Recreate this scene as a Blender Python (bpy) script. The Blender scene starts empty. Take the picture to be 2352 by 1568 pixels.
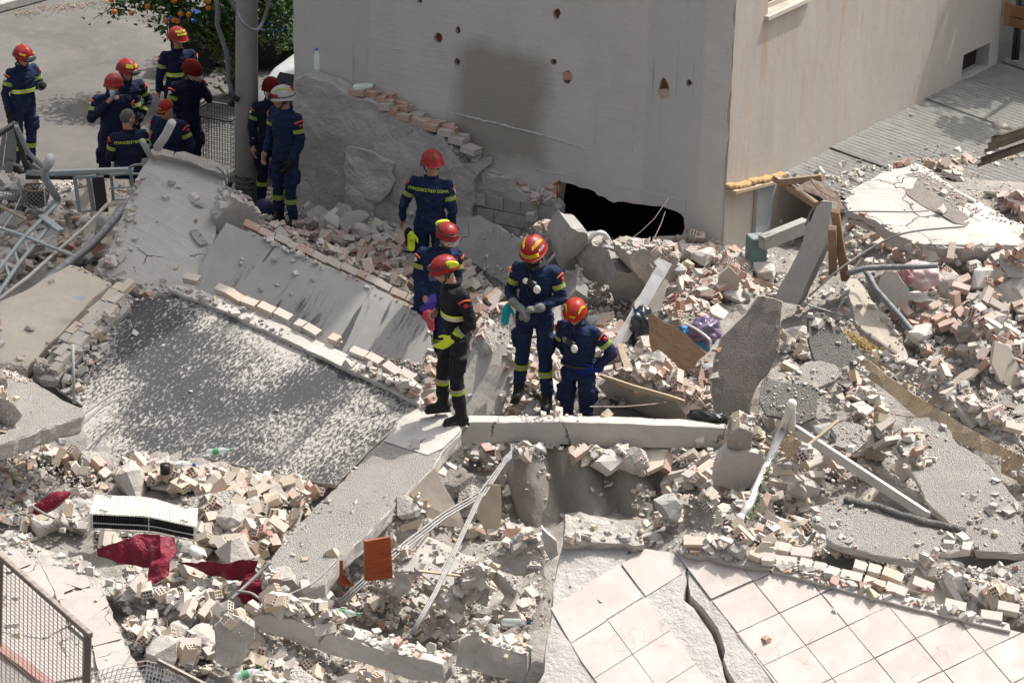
import bpy, bmesh, math, random
import numpy as np
from mathutils import Vector, Matrix, noise, geometry
from mathutils.bvhtree import BVHTree
R = math.radians
random.seed(7); rng = np.random.default_rng(7)
scene = bpy.context.scene
COL = scene.collection

# ------------------------------------------------------------------ camera
FP = 8000.0; PITCH = R(22); ROLL = 0.03; CAMZ = 15.6
_f = Vector((0, math.cos(PITCH), -math.sin(PITCH)))
_r0 = Vector((1, 0, 0)); _u0 = Vector((0, math.sin(PITCH), math.cos(PITCH)))
_r = _r0*math.cos(ROLL) + _u0*math.sin(ROLL)
_u = -_r0*math.sin(ROLL) + _u0*math.cos(ROLL)
CAM = Vector((0, 0, CAMZ))
cd = bpy.data.cameras.new('camera'); cam = bpy.data.objects.new('camera', cd); COL.objects.link(cam)
cd.sensor_width = 36; cd.lens = 36*FP/2352; cd.clip_start = 1; cd.clip_end = 1000
cam.matrix_world = Matrix(((_r.x, _u.x, -_f.x, 0), (_r.y, _u.y, -_f.y, 0), (_r.z, _u.z, -_f.z, CAMZ), (0, 0, 0, 1)))
scene.camera = cam
# ------------------------------------------------------------------ light
SUN_AZ = R(38); SUN_EL = R(60)
w = bpy.data.worlds.new('World'); scene.world = w; w.use_nodes = True
nt = w.node_tree; sky = nt.nodes.new('ShaderNodeTexSky'); sky.sky_type = 'NISHITA'; sky.sun_disc = False
sky.sun_elevation = SUN_EL; sky.sun_rotation = R(90)-SUN_AZ; sky.dust_density = 6; sky.air_density = 0.7
bg = nt.nodes['Background']; hs_ = nt.nodes.new('ShaderNodeHueSaturation'); hs_.inputs['Saturation'].default_value = .3
nt.links.new(sky.outputs[0], hs_.inputs['Color']); nt.links.new(hs_.outputs[0], bg.inputs[0]); bg.inputs[1].default_value = 0.15
sl = bpy.data.lights.new('sun', 'SUN'); sl.energy = 3.1; sl.angle = R(0.6); sl.color = (1.0, .95, .88)
so = bpy.data.objects.new('sun', sl); COL.objects.link(so)
sdir = Vector((math.cos(SUN_AZ)*math.cos(SUN_EL), math.sin(SUN_AZ)*math.cos(SUN_EL), math.sin(SUN_EL)))
so.rotation_euler = sdir.to_track_quat('Z', 'Y').to_euler(); so.location = (10, 30, 30)
vs = scene.view_settings; vs.view_transform = 'Standard'; vs.look = 'None'; vs.exposure = 0.52; vs.gamma = 1; vs.use_curve_mapping = False
scene.render.engine = 'CYCLES'; scene.cycles.max_bounces = 6; scene.cycles.diffuse_bounces = 4

# ------------------------------------------------------------------ pixel -> world (reference measurements, photo 2352 px wide)
def ray(x, y): return (_f + _r*((x-1176)/FP) + _u*((784-y)/FP)).normalized()
def P(x, y, z):
    d = ray(x, y); t = (z-CAMZ)/d.z; return CAM + d*t
def proj(p):
    v = p-CAM; k = v.dot(_f); return (1176+FP*v.dot(_r)/k, 784-FP*v.dot(_u)/k)
def plane3(a, b, c):
    A, B, C_ = P(*a), P(*b), P(*c); n = (B-A).cross(C_-A).normalized()
    if n.dot(CAM-A) < 0: n = -n
    return (A, n)
def planen(a, n):
    return (P(*a), Vector(n).normalized())
def PP(x, y, pl):
    d = ray(x, y); return CAM + d*((pl[0]-CAM).dot(pl[1])/d.dot(pl[1]))
_T = {1: (0, 0), 2: (850, 0), 3: (1700, 0), 4: (0, 570), 5: (850, 570), 6: (1700, 570), 7: (0, 1137), 8: (850, 1137), 9: (1700, 1137)}
def T(k, *pts):
    x0, y0 = _T[k]; return [((x0+x*.365646)*.91875, (y0+y*.365646)*.91875) for x, y in pts]
def T1(k, x, y): return T(k, (x, y))[0]

# ------------------------------------------------------------------ objects
def tag(o, label=None, cat=None, group=None, kind=None):
    if label: o['label'] = label
    if cat: o['category'] = cat
    if group: o['group'] = group
    if kind: o['kind'] = kind
    return o
def empty(name, loc=(0, 0, 0), rz=0, **k):
    o = bpy.data.objects.new(name, None); COL.objects.link(o); o.location = loc; o.rotation_euler = (0, 0, rz)
    o.empty_display_size = .1
    return tag(o, **k)
def link(name, me, parent=None, mw=None):
    o = bpy.data.objects.new(name, me); COL.objects.link(o)
    if parent: o.parent = parent
    if mw is not None: o.matrix_basis = mw
    return o
def meshd(name, v, f, mats, idx=None, smooth=False):
    me = bpy.data.meshes.new(name); me.from_pydata([tuple(q) for q in v], [], f)
    for m in (mats if isinstance(mats, (list, tuple)) else [mats]): me.materials.append(m)
    if idx is not None: me.polygons.foreach_set('material_index', idx)
    if smooth: me.polygons.foreach_set('use_smooth', [True]*len(me.polygons))
    me.validate(); me.update(); return me
def bmd(name, bm, mats, smooth=False):
    me = bpy.data.meshes.new(name); bm.normal_update(); bm.to_mesh(me); bm.free()
    for m in (mats if isinstance(mats, (list, tuple)) else [mats]): me.materials.append(m)
    if smooth: me.polygons.foreach_set('use_smooth', [True]*len(me.polygons))
    me.update(); return me
def frame(x, z, o=(0, 0, 0)):
    z = z.normalized(); x = (x-z*x.dot(z)).normalized(); y = z.cross(x)
    return Matrix(((x.x, y.x, z.x, o[0]), (x.y, y.y, z.y, o[1]), (x.z, y.z, z.z, o[2]), (0, 0, 0, 1)))
SOLIDS = []      # objects that debris can rest on (world-space meshes)
# tubes / boxes into a bmesh
def add_tube(bm, pts, r, n=8, mi=0, cap=True):
    pts = [Vector(p) for p in pts]; rs = r if isinstance(r, (list, tuple)) else [r]*len(pts); rings = []; prev = None
    for i, p in enumerate(pts):
        d = (pts[min(i+1, len(pts)-1)]-pts[max(i-1, 0)]).normalized()
        a = prev if prev is not None else (Vector((0, 0, 1)) if abs(d.z) < .9 else Vector((1, 0, 0)))
        a = (a-d*a.dot(d)).normalized(); prev = a; b = d.cross(a)
        rings.append([bm.verts.new(p+(a*math.cos(2*math.pi*k/n)+b*math.sin(2*math.pi*k/n))*rs[i]) for k in range(n)])
    fs = []
    for q in range(len(rings)-1):
        for k in range(n): fs.append(bm.faces.new((rings[q][k], rings[q][(k+1) % n], rings[q+1][(k+1) % n], rings[q+1][k])))
    if cap: fs.append(bm.faces.new(rings[0][::-1])); fs.append(bm.faces.new(rings[-1]))
    for f_ in fs: f_.material_index = mi; f_.smooth = n > 5
    return fs
def add_box(bm, m, sx, sy, sz, mi=0, bev=0):
    r = bmesh.ops.create_cube(bm, size=1, matrix=m @ Matrix.Diagonal((sx, sy, sz, 1)))
    fs = set(f for v in r['verts'] for f in v.link_faces)
    for f_ in fs: f_.material_index = mi
    if bev:
        es = set(e for v in r['verts'] for e in v.link_edges)
        bmesh.ops.bevel(bm, geom=list(es), offset=bev, segments=1, affect='EDGES')
def bar_m(a, b, up=Vector((0, 0, 1))):
    a = Vector(a); b = Vector(b); x = (b-a)
    z = up if abs(x.normalized().dot(up)) < .95 else Vector((0, 1, 0))
    return frame(x, z-x*(z.dot(x)/x.dot(x)), (a+b)/2), x.length
def add_bar(bm, a, b, w_, h, up=Vector((0, 0, 1)), mi=0, bev=0):
    m, L = bar_m(a, b, up); add_box(bm, m, L, w_, h, mi, bev)
# ------------------------------------------------------------------ materials
class NB:
    def __init__(s, name):
        s.m = bpy.data.materials.new(name); s.m.use_nodes = True; s.t = s.m.node_tree; s.b = s.t.nodes['Principled BSDF']
        s.b.inputs['Specular IOR Level'].default_value = .25
    def n(s, ty, **k):
        q = s.t.nodes.new(ty)
        for a, v in k.items(): setattr(q, a, v)
        return q
    def l(s, a, b): s.t.links.new(a, b)
    def val(s, sock, v):
        if isinstance(v, bpy.types.NodeSocket): s.l(v, sock)
        elif isinstance(v, (tuple, list)) and len(v) == 3 and sock.type == 'RGBA': sock.default_value = (*v, 1)
        else: sock.default_value = v
    def coord(s, kind='Object', scale=(1, 1, 1), loc=(0, 0, 0), rot=(0, 0, 0)):
        q = s.n('ShaderNodeTexCoord'); m = s.n('ShaderNodeMapping'); s.l(q.outputs[kind], m.inputs[0])
        m.inputs['Scale'].default_value = scale; m.inputs['Location'].default_value = loc; m.inputs['Rotation'].default_value = rot
        return m.outputs[0]
    def noise(s, vec, scale, detail=4, rough=.6, dist=0):
        q = s.n('ShaderNodeTexNoise'); s.l(vec, q.inputs['Vector']); q.inputs['Scale'].default_value = scale
        q.inputs['Detail'].default_value = detail; q.inputs['Roughness'].default_value = rough; q.inputs['Distortion'].default_value = dist
        return q.outputs[0]
    def vor(s, vec, scale, feat='F1', out=0):
        q = s.n('ShaderNodeTexVoronoi', feature=feat); s.l(vec, q.inputs['Vector']); q.inputs['Scale'].default_value = scale
        return q.outputs[out]
    def ramp(s, v, a, b, lo=0., hi=1.):
        q = s.n('ShaderNodeMapRange', clamp=True); s.val(q.inputs[0], v); q.inputs[1].default_value = a; q.inputs[2].default_value = b
        q.inputs[3].default_value = lo; q.inputs[4].default_value = hi; return q.outputs[0]
    def math(s, op, a, b=0.):
        q = s.n('ShaderNodeMath', operation=op); s.val(q.inputs[0], a); s.val(q.inputs[1], b); return q.outputs[0]
    def mix(s, f, a, b, bt='MIX'):
        q = s.n('ShaderNodeMix', data_type='RGBA', blend_type=bt); s.val(q.inputs[0], f); s.val(q.inputs[6], a); s.val(q.inputs[7], b); return q.outputs[2]
    def bump(s, h, strength, dist, nrm=None):
        q = s.n('ShaderNodeBump'); s.val(q.inputs['Height'], h); q.inputs['Strength'].default_value = strength; q.inputs['Distance'].default_value = dist
        if nrm: s.l(nrm, q.inputs['Normal'])
        return q.outputs[0]
    def rnd(s):
        o = s.n('ShaderNodeObjectInfo'); g = s.n('ShaderNodeNewGeometry')
        return s.math('FRACT', s.math('ADD', o.outputs['Random'], g.outputs['Random Per Island']))
    def upz(s):
        g = s.n('ShaderNodeNewGeometry'); q = s.n('ShaderNodeSeparateXYZ'); s.l(g.outputs['Normal'], q.inputs[0]); return q.outputs[2]
    def dust(s, col, amt, dc=(.50, .465, .43), sc=14):
        f = s.ramp(s.upz(), .15, .85); nz = s.ramp(s.noise(s.coord(), sc, 4), .35, .6)
        return s.mix(s.math('MULTIPLY', s.math('MULTIPLY', f, nz), amt), col, dc)
    def done(s, col, rough=.9, nrm=None, metal=0):
        s.val(s.b.inputs['Base Color'], col); s.val(s.b.inputs['Roughness'], rough); s.b.inputs['Metallic'].default_value = metal
        if nrm: s.l(nrm, s.b.inputs['Normal'])
        return s.m
def flat(name, c, rough=.6, metal=0, bump=0, bs=60, dust=0, spec=.3, coat=0, var=0):
    s = NB(name); col = s.mix(0, c, c); v = s.coord()
    col = s.mix(s.ramp(s.noise(v, 6, 3), .35, .7, 0, .35+var), c, tuple(q*.6 for q in c))
    if dust: col = s.dust(col, dust)
    n = s.bump(s.noise(v, bs, 3), bump, .01) if bump else None
    s.b.inputs['Specular IOR Level'].default_value = spec; s.b.inputs['Coat Weight'].default_value = coat
    return s.done(col, rough, n, metal)
def concrete(name, c1, c2, grain=.35, gs=70, pits=.3, streak=0, big=1.2, specks=.25, stucco=0, dusty=0, cracks=0, lump=.25):
    """grain: fine relief; pits: dark pinholes; streak: form-board lines; stucco: coarse granular render"""
    s = NB(name); v = s.coord(); o = s.n('ShaderNodeObjectInfo')
    vv = s.n('ShaderNodeVectorMath', operation='ADD'); s.l(v, vv.inputs[0]); cx = s.n('ShaderNodeCombineXYZ')
    for i in range(3): s.l(s.math('MULTIPLY', o.outputs['Random'], 31.+i*7), cx.inputs[i])
    s.l(cx.outputs[0], vv.inputs[1]); v = vv.outputs[0]
    col = s.mix(s.ramp(s.noise(v, big, 6, .65), .32, .68), c1, c2)
    col = s.mix(s.ramp(s.noise(v, 9, 5, .7), .5, .75, 0, .35), col, tuple(q*.72 for q in c2))
    pit = s.ramp(s.noise(v, 55, 3, .7), .66, .74, 0, pits)
    mask = s.ramp(s.noise(v, 3.1, 3), .42, .62)
    pit = s.math('MULTIPLY', pit, mask)
    col = s.mix(pit, col, tuple(q*.3 for q in c2))
    col = s.mix(s.ramp(s.vor(v, 38), .0, .16, specks, 0), col, tuple(min(1, q*1.25) for q in c1))
    h = s.noise(v, gs, 4, .7)
    n = s.bump(h, grain, .012); n = s.bump(s.noise(v, 7, 5, .65), lump, .06, n)
    n = s.bump(s.math('MULTIPLY', pit, -1.), .6, .02, n)
    if streak:
        q = s.n('ShaderNodeTexCoord'); m = s.n('ShaderNodeMapping'); s.l(q.outputs['Object'], m.inputs[0]); m.inputs['Scale'].default_value = (.6, 9, 9)
        st = s.noise(m.outputs[0], 1.6, 5, .7)
        n = s.bump(st, streak, .03, n); col = s.mix(s.ramp(st, .55, .75, 0, .3), col, tuple(q_*.7 for q_ in c2))
    if stucco:
        g = s.noise(v, 90, 3, .8); g2 = s.vor(v, 72)
        n = s.bump(s.math('ADD', g, g2), stucco, .03, n)
        col = s.mix(s.ramp(g2, .35, .75, 0, .45), col, tuple(q*.6 for q in c2))
    if cracks:
        dq = s.n('ShaderNodeTexNoise'); s.l(v, dq.inputs['Vector']); dq.inputs['Scale'].default_value = 4; dq.inputs['Detail'].default_value = 5
        ds = s.n('ShaderNodeVectorMath', operation='SCALE'); s.l(dq.outputs['Color'], ds.inputs[0]); ds.inputs['Scale'].default_value = .35; da = s.n('ShaderNodeVectorMath', operation='ADD'); s.l(v, da.inputs[0]); s.l(ds.outputs[0], da.inputs[1])
        cr = s.vor(da.outputs[0], cracks, 'DISTANCE_TO_EDGE'); w_ = s.ramp(cr, .0, .012, 1, 0)
        w_ = s.math('MULTIPLY', w_, s.ramp(s.noise(v, 1.5, 2), .5, .56))
        col = s.mix(w_, col, tuple(q*.25 for q in c2)); n = s.bump(s.math('MULTIPLY', w_, -1.), .8, .02, n)
    if dusty: col = s.dust(col, dusty, tuple(min(1, q*1.05) for q in c1))
    return s.done(col, .93, n)
CONC = concrete('concrete_pale', (.52, .49, .45), (.40, .375, .345), grain=.5, pits=.5, streak=.25)
CONC_ROUGH = concrete('concrete_broken', (.50, .465, .425), (.36, .335, .305), grain=1.0, gs=45, pits=.4, lump=.9)
CONC_GREY = concrete('concrete_grey', (.40, .39, .375), (.29, .28, .265), grain=.6, pits=.5, cracks=2.2)
CONC_FACE = concrete('concrete_smooth_crack', (.53, .50, .465), (.43, .41, .38), grain=.4, pits=.8, streak=.5, cracks=1.1, lump=.2)
STUCCO = concrete('stucco_grain', (.60, .56, .52), (.52, .485, .445), grain=.5, stucco=1.0, pits=.2)
STUCCO_D = concrete('stucco_dark_grain', (.34, .325, .305), (.24, .228, .212), grain=.5, stucco=1.0, pits=.3)
PEBBLE = concrete('terrazzo_pebble', (.36, .32, .29), (.26, .235, .215), grain=.4, stucco=.6, specks=.6)
PLASTER = concrete('plaster_white', (.58, .55, .51), (.48, .455, .42), grain=.25, pits=.25, lump=.3)
PLASTER_IN = concrete('plaster_cream', (.56, .50, .42), (.48, .425, .355), grain=.2, pits=.1, lump=.12)
DUSTY = concrete('dust_ground', (.40, .37, .335), (.25, .23, .21), grain=1.0, gs=60, pits=.4, lump=1.0)
def brickmat(name, c1, c2, dust):
    s = NB(name); r = s.rnd(); v = s.coord()
    col = s.mix(r, c1, c2); col = s.mix(s.ramp(s.noise(v, 22, 4), .45, .7, 0, .5), col, (.47, .44, .40))
    r2 = s.math('FRACT', s.math('MULTIPLY', r, 7.31)); col = s.mix(s.math('MULTIPLY', r2, dust), col, (.52, .485, .445))
    col = s.dust(col, .75, sc=20)
    sp = s.n('ShaderNodeSeparateXYZ'); s.l(v, sp.inputs[0])
    gr = s.math('SINE', s.math('MULTIPLY', sp.outputs[1], 420.))
    n = s.bump(s.noise(v, 90, 3), .35, .006); n = s.bump(gr, .25, .003, n)
    return s.done(col, .92, n)
BR_CREAM = brickmat('brick_cream', (.60, .50, .35), (.55, .42, .32), .55)
BR_RED = brickmat('brick_red', (.46, .225, .15), (.52, .33, .26), .5)
BR_GREY = brickmat('brick_dusty', (.48, .42, .37), (.53, .47, .40), .8)
FRAG = None
def fragmat():
    s = NB('rubble_fragments'); g = s.n('ShaderNodeNewGeometry'); r = g.outputs['Random Per Island']; v = s.coord()
    col = s.mix(s.math('FRACT', s.math('MULTIPLY', r, 5.7)), (.58, .55, .505), (.40, .37, .34))
    col = s.mix(s.ramp(r, .84, .85), col, (.55, .46, .33)); col = s.mix(s.ramp(r, .93, .94), col, (.42, .25, .19))
    col = s.mix(s.ramp(s.noise(v, 25, 3), .5, .7, 0, .4), col, (.36, .335, .305))
    return s.done(s.dust(col, .5), .93, s.bump(s.noise(v, 90, 3), .4, .008))
FRAG = fragmat()
def asphalt():
    s = NB('street_asphalt'); v = s.coord()
    col = s.mix(s.ramp(s.noise(v, .5, 5, .6, 1), .35, .65), (.105, .100, .095), (.15, .142, .133))
    col = s.mix(s.ramp(s.noise(v, 2.2, 6, .75), .5, .72, 0, .6), col, (.20, .185, .165))
    col = s.mix(s.ramp(s.vor(v, 45), .0, .25, .5, 0), col, (.24, .225, .205)); col = s.mix(s.ramp(s.noise(v, 60, 2), .55, .7, 0, .6), col, (.08, .077, .072))
    return s.done(col, .95, s.bump(s.noise(v, 70, 3), .4, .01))
ASPH = asphalt()
def darkdust(name='dark_dusty_wall', amt=.5, base=(.028, .029, .035), foot=True):
    """black paint under a thin uneven coat of plaster dust, scraped clean in strokes"""
    s = NB(name); v = s.coord()
    lo = s.noise(s.coord(loc=(3, 1, 0)), .75, 3, .5, .6)
    fine = s.noise(s.coord(scale=(1, .55, 1), rot=(0, 0, R(20))), 34, 5, .75)
    fib = s.noise(s.coord(scale=(2.2, .35, 1), rot=(0, 0, R(8))), 16, 5, .8, .4)
    k = s.math('ADD', s.math('MULTIPLY', fine, .75), s.math('MULTIPLY', fib, .25))
    thr = s.math('ADD', k, s.math('MULTIPLY', s.math('SUBTRACT', lo, .5), .48))
    thr = s.math('ADD', thr, amt-.5)
    if foot:
        sp = s.n('ShaderNodeSeparateXYZ'); s.l(v, sp.inputs[0])
        thr = s.math('ADD', thr, s.ramp(sp.outputs[1], -.9, -1.2, 0, .07))
        thr = s.math('ADD', thr, s.ramp(sp.outputs[1], .6, 1.2, 0, .06))
    d = s.ramp(thr, .47, .57)
    scr = s.ramp(s.noise(s.coord(scale=(2.0, .28, 1), rot=(0, 0, R(-18)), loc=(7, 2, 0)), 1.1, 4, .6, 1.2), .57, .66)
    d = s.math('MULTIPLY', d, s.math('SUBTRACT', 1., s.math('MULTIPLY', scr, .6)))
    d = s.math('MAXIMUM', d, .09)
    col = s.mix(d, base, (.47, .445, .41))
    return s.done(col, s.mix(d, (.45,)*3, (.95,)*3) if 0 else .85, s.bump(d, .35, .008, s.bump(s.noise(v, 40, 3), .2, .01)))
DARKW = darkdust(amt=.49)
def scuffed():
    s = NB('scuffed_grey_panel'); v = s.coord()
    col = s.mix(s.ramp(s.noise(v, 1.1, 4), .35, .65), (.42, .405, .385), (.34, .33, .318))
    fi = s.noise(s.coord(scale=(2.5, .3, 1), rot=(0, 0, R(6))), 9, 5, .8)
    m = s.ramp(s.noise(s.coord(scale=(1.3, .5, 1), loc=(1.3, 4, 0)), 1.25, 3, .5, .8), .53, .62)
    st = s.math('MULTIPLY', s.ramp(fi, .50, .60), m)
    big = s.ramp(s.noise(s.coord(scale=(2.6, .5, 1), loc=(5, 1, 0)), 1.9, 2, .4, .9), .66, .69)
    st = s.math('MAXIMUM', st, big); st = s.math('MULTIPLY', st, .85)
    col = s.mix(st, col, (.075, .077, .085))
    return s.done(col, .88, s.bump(s.noise(v, 45, 3), .25, .01))
SCUFF = scuffed()
def wood(name, c1, c2, sc=(1, 12, 12), rough=.6, dust=.3):
    s = NB(name); v = s.coord(scale=sc)
    f = s.noise(v, 3, 6, .7, .6); col = s.mix(s.ramp(f, .35, .65), c1, c2)
    if dust: col = s.dust(col, dust)
    return s.done(col, rough, s.bump(f, .3, .004))
WOOD_OLD = wood('wood_old', (.22, .13, .075), (.36, .25, .165))
WOOD_RED = wood('wood_veneer', (.32, .075, .025), (.20, .04, .014), sc=(14, 1, 14), rough=.4, dust=.12)
WOOD_PALE = wood('wood_pale', (.46, .36, .25), (.36, .27, .18))
METAL_G = flat('grey_painted_metal', (.33, .37, .375), .5, .0, .1, dust=.25, spec=.4)
METAL_D = flat('dark_metal', (.06, .058, .058), .55, .3, .2, dust=.3)
METAL_RUST = flat('rusty_wire', (.22, .18, .15), .7, .2, .2, dust=.4)
STEEL = flat('dusty_steel', (.25, .245, .24), .55, .2, .2, dust=.4)
ALU = flat('white_aluminium', (.70, .69, .67), .4, .1, dust=.3)
WHITE = flat('white_enamel', (.86, .85, .80), .35, .0, dust=0, spec=.5)
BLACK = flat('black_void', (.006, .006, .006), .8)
BLACKP = flat('black_plastic', (.012, .012, .013), .4, spec=.5)
PIPE = flat('grey_conduit', (.17, .18, .20), .6, dust=.5, bump=.3)
FOAM = flat('yellow_foam', (.46, .32, .15), .9, bump=1, bs=30)
OCHRE = concrete('ochre_insulation', (.50, .42, .32), (.50, .34, .17), grain=.6, stucco=.5)
def clothmat(name, c, rough=.85, bs=26, bump=.5, dust=.10, sheen=0):
    s = NB(name); v = s.coord()
    col = s.mix(s.ramp(s.noise(v, 5, 3), .35, .7, 0, .5), c, tuple(q*.65 for q in c))
    col = s.mix(s.ramp(s.noise(v, 7.5, 5, .7), .58, .8, 0, dust), col, (.42, .40, .37))
    fold = s.noise(s.coord(scale=(1, 1, 2.4)), 9, 3, .55, .8)
    n = s.bump(fold, bump, .05); n = s.bump(s.noise(v, 160, 2), .2, .003, n)
    return s.done(col, rough, n)
NAVY = clothmat('navy_cloth', (.012, .023, .068), bump=.9, dust=.16); NAVY_SHADE = clothmat('navy_cloth_shade', (.009, .015, .045), bump=.8); BLACKCL = clothmat('black_cloth', (.014, .014, .019)); DARKBL = clothmat('dark_blue_cloth', (.008, .012, .032))  # second navy is the first with the background's shade put into the colour
MAROON = clothmat('maroon_sheet', (.20, .012, .032), .55, dust=.3, bump=.8)
YEL = flat('hi_vis_yellow', (.62, .80, .03), .5); SILV = flat('reflective_silver', (.55, .56, .55), .35, .2); SILVY = flat('dirty_reflective', (.55, .54, .36), .5)
ORANGEP = flat('orange_patch', (.62, .12, .03), .8); REDP = flat('red_badge', (.45, .03, .04), .7); WHITEP = flat('white_patch', (.7, .7, .72), .7)
HRED = flat('helmet_red', (.55, .022, .024), .38, spec=.5, coat=.15, dust=.16); HORG = flat('helmet_orange_red', (.68, .04, .016), .38, spec=.5, coat=.15, dust=.14)
HWHITE = flat('helmet_white', (.75, .74, .70), .25, spec=.6, coat=.4); HDRED = flat('cap_dark_red', (.22, .012, .012), .8); HYEL = flat('helmet_yellow', (.82, .62, .03), .35)
HYG = flat('helmet_lime', (.60, .72, .04), .4)
SKIN = flat('skin', (.42, .235, .155), .55, bump=.1); LIPS = flat('lips', (.30, .11, .085), .5); EYE = flat('eyes_dark', (.02, .014, .01), .3)
HAIRD = flat('hair_dark', (.015, .011, .009), .7, bump=.6, bs=120); HAIRG = flat('hair_grey', (.11, .105, .10), .7, bump=.6, bs=120)
BOOT = clothmat('boot_leather', (.014, .013, .013), .55, dust=.5, bump=.3)
GLG = clothmat('glove_grey', (.20, .215, .20), .9, dust=.3); GLB = clothmat('glove_blue', (.01, .02, .17), .9, dust=.1); GLK = clothmat('glove_black', (.012, .012, .012), .8)
LEAFM = None
def leafmat():
    s = NB('citrus_leaf'); g = s.n('ShaderNodeNewGeometry')
    col = s.mix(g.outputs['Random Per Island'], (.030, .075, .016), (.085, .16, .028))
    s.b.inputs['Specular IOR Level'].default_value = .45
    return s.done(col, .42)
LEAFM = leafmat(); ORNG = flat('orange_peel', (.58, .20, .02), .45, bump=.3, bs=200)
def glassmat(name, c, rough=.08, alpha=.35):
    s = NB(name); s.b.inputs['Alpha'].default_value = alpha; s.b.inputs['Specular IOR Level'].default_value = .7; s.m.blend_method = 'BLEND'
    return s.done(s.mix(0, c, c), rough)
VISOR = glassmat('visor_clear', (.35, .30, .30), .06, .22); LENS = flat('goggle_lens', (.10, .11, .11), .08, spec=.9, coat=.6)
PET = glassmat('bottle_plastic', (.75, .85, .82), .1, .4)
GREENP = flat('green_cap', (.10, .30, .16), .4); BLUEP = flat('blue_plastic', (.02, .09, .45), .35, spec=.5)
PINK = clothmat('pink_cloth', (.50, .26, .29), dust=.5); PURPLE = clothmat('purple_bag', (.30, .12, .40), .4)
TEAL = clothmat('teal_glove', (.02, .36, .40)); LBLUE = clothmat('light_blue_bag', (.06, .25, .55), .3)
# ------------------------------------------------------------------ ground
CTRL = [(0,420,0),(250,380,0),(500,400,0),(400,300,0),(100,200,0),(640,490,.15),(560,470,.1),(100,560,.9),(200,640,1.2),(0,640,1.2),(0,800,1.3),(330,700,1.4),(480,560,1.0),
 (640,530,.6),(700,560,.65),(850,560,.7),(850,610,.8),(1000,650,.8),(1100,640,.85),(1250,600,.75),(1400,570,.8),(1600,620,1.0),(900,850,.75),(1000,900,.85),(1000,850,.78),(1230,930,1.25),(1150,900,1.2),
 (1400,900,1.2),(1300,1020,.78),(1330,1050,.78),(1500,1100,.75),(1150,1060,.9),(1500,800,1.25),(1600,700,1.25),(1750,640,1.15),(1800,900,1.5),(1900,1000,1.55),(2000,800,1.7),(2150,700,2.0),
 (2300,620,2.3),(2250,450,2.1),(2350,470,2.2),(2100,420,1.9),(2300,900,1.75),(2100,1100,1.3),(1700,1080,1.35),(1450,1180,.7),(1600,1230,1.6),(2000,1300,1.45),(2340,1350,1.6),(1100,1250,.55),(900,1400,.6),(1100,1480,.65),
 (600,1480,.85),(850,1540,.3),(200,1300,.9),(400,1250,.85),(600,1150,1.0),(80,1120,1.0),(300,1110,1.0),(480,1080,1.05),(750,1200,.75),(0,1568,.85),(420,1470,.95),(400,1560,.9),(1250,1200,.6),(1300,1120,.7),(1800,1540,.8),(2300,1560,.6),(1500,1500,1.0),
 (1200,1568,.8),(0,950,1.3),(600,900,1.0),(700,700,1.0),(1640,1000,1.3),(1780,560,.9),(1850,520,.6),(1450,690,1.1),(1150,780,1.0),(2352,760,1.9),(2400,1000,1.8),(2400,1200,1.6),(2290,395,.5),(2350,410,.4),(2230,400,1.2)]
CP = np.array([list(P(x, y, z))[:2]+[z] for x, y, z in CTRL])
def zt(X, Y):
    X = np.atleast_1d(np.asarray(X, float)); Y = np.atleast_1d(np.asarray(Y, float))
    d2 = (X[:, None]-CP[None, :, 0])**2 + ((Y[:, None]-CP[None, :, 1])*.8)**2 + .03
    w_ = 1/d2**1.7; return (w_*CP[None, :, 2]).sum(1)/w_.sum(1)
def street_mask(x, y):     # 1 where clean street
    return x < 545 and y < 470 and (y < 385+.06*x)
st = meshd('street', [(-200, -50, -.02), (200, -50, -.02), (200, 400, -.02), (-200, 400, -.02)], [(0, 1, 2, 3)], ASPH)
tag(link('street', st), kind='structure')
gx = np.arange(-9, 9.01, .07); gy = np.arange(24.5, 47.5, .07)
GX, GY = np.meshgrid(gx, gy); Z = zt(GX.ravel(), GY.ravel())
V = np.stack([GX.ravel(), GY.ravel(), Z], 1)
for i in range(len(V)):
    px, py = proj(Vector(V[i]))
    k = 1.0 if py > 470 else max(0, min(1, (py-(395+.05*px))/60.))
    if V[i, 1] > 44 and px < 700: k = 0
    if k > 0:
        p = Vector((V[i, 0]*1.6, V[i, 1]*1.6, 3))
        V[i, 2] += k*(.10*noise.fractal(p, 1, 2, 4) + .05*noise.noise(p*6))
    else: V[i, 2] = -.06 if V[i, 2] < .12 else V[i, 2]
_CB = P(1657, 622, .8)
for i in range(len(V)):
    a_ = (V[i, 0]-_CB.x)*(-math.sin(R(27)))+(V[i, 1]-_CB.y)*(-math.cos(R(27))); b_ = (V[i, 0]-_CB.x)*math.sin(R(57))+(V[i, 1]-_CB.y)*(-math.cos(R(57))); c2_ = (V[i, 0]-_CB.x)*math.cos(R(27))-(V[i, 1]-_CB.y)*math.sin(R(27))
    if a_ < -.45 and b_ < -.4 and c2_ > -5.5: V[i, 2] = -.4
nx = len(gx); F_ = [(j*nx+i, j*nx+i+1, (j+1)*nx+i+1, (j+1)*nx+i) for j in range(len(gy)-1) for i in range(nx-1)]
me = meshd('rubble_ground', V, F_, DUSTY, smooth=True)
ter = tag(link('rubble_ground', me), kind='structure'); SOLIDS.append(ter)

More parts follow.
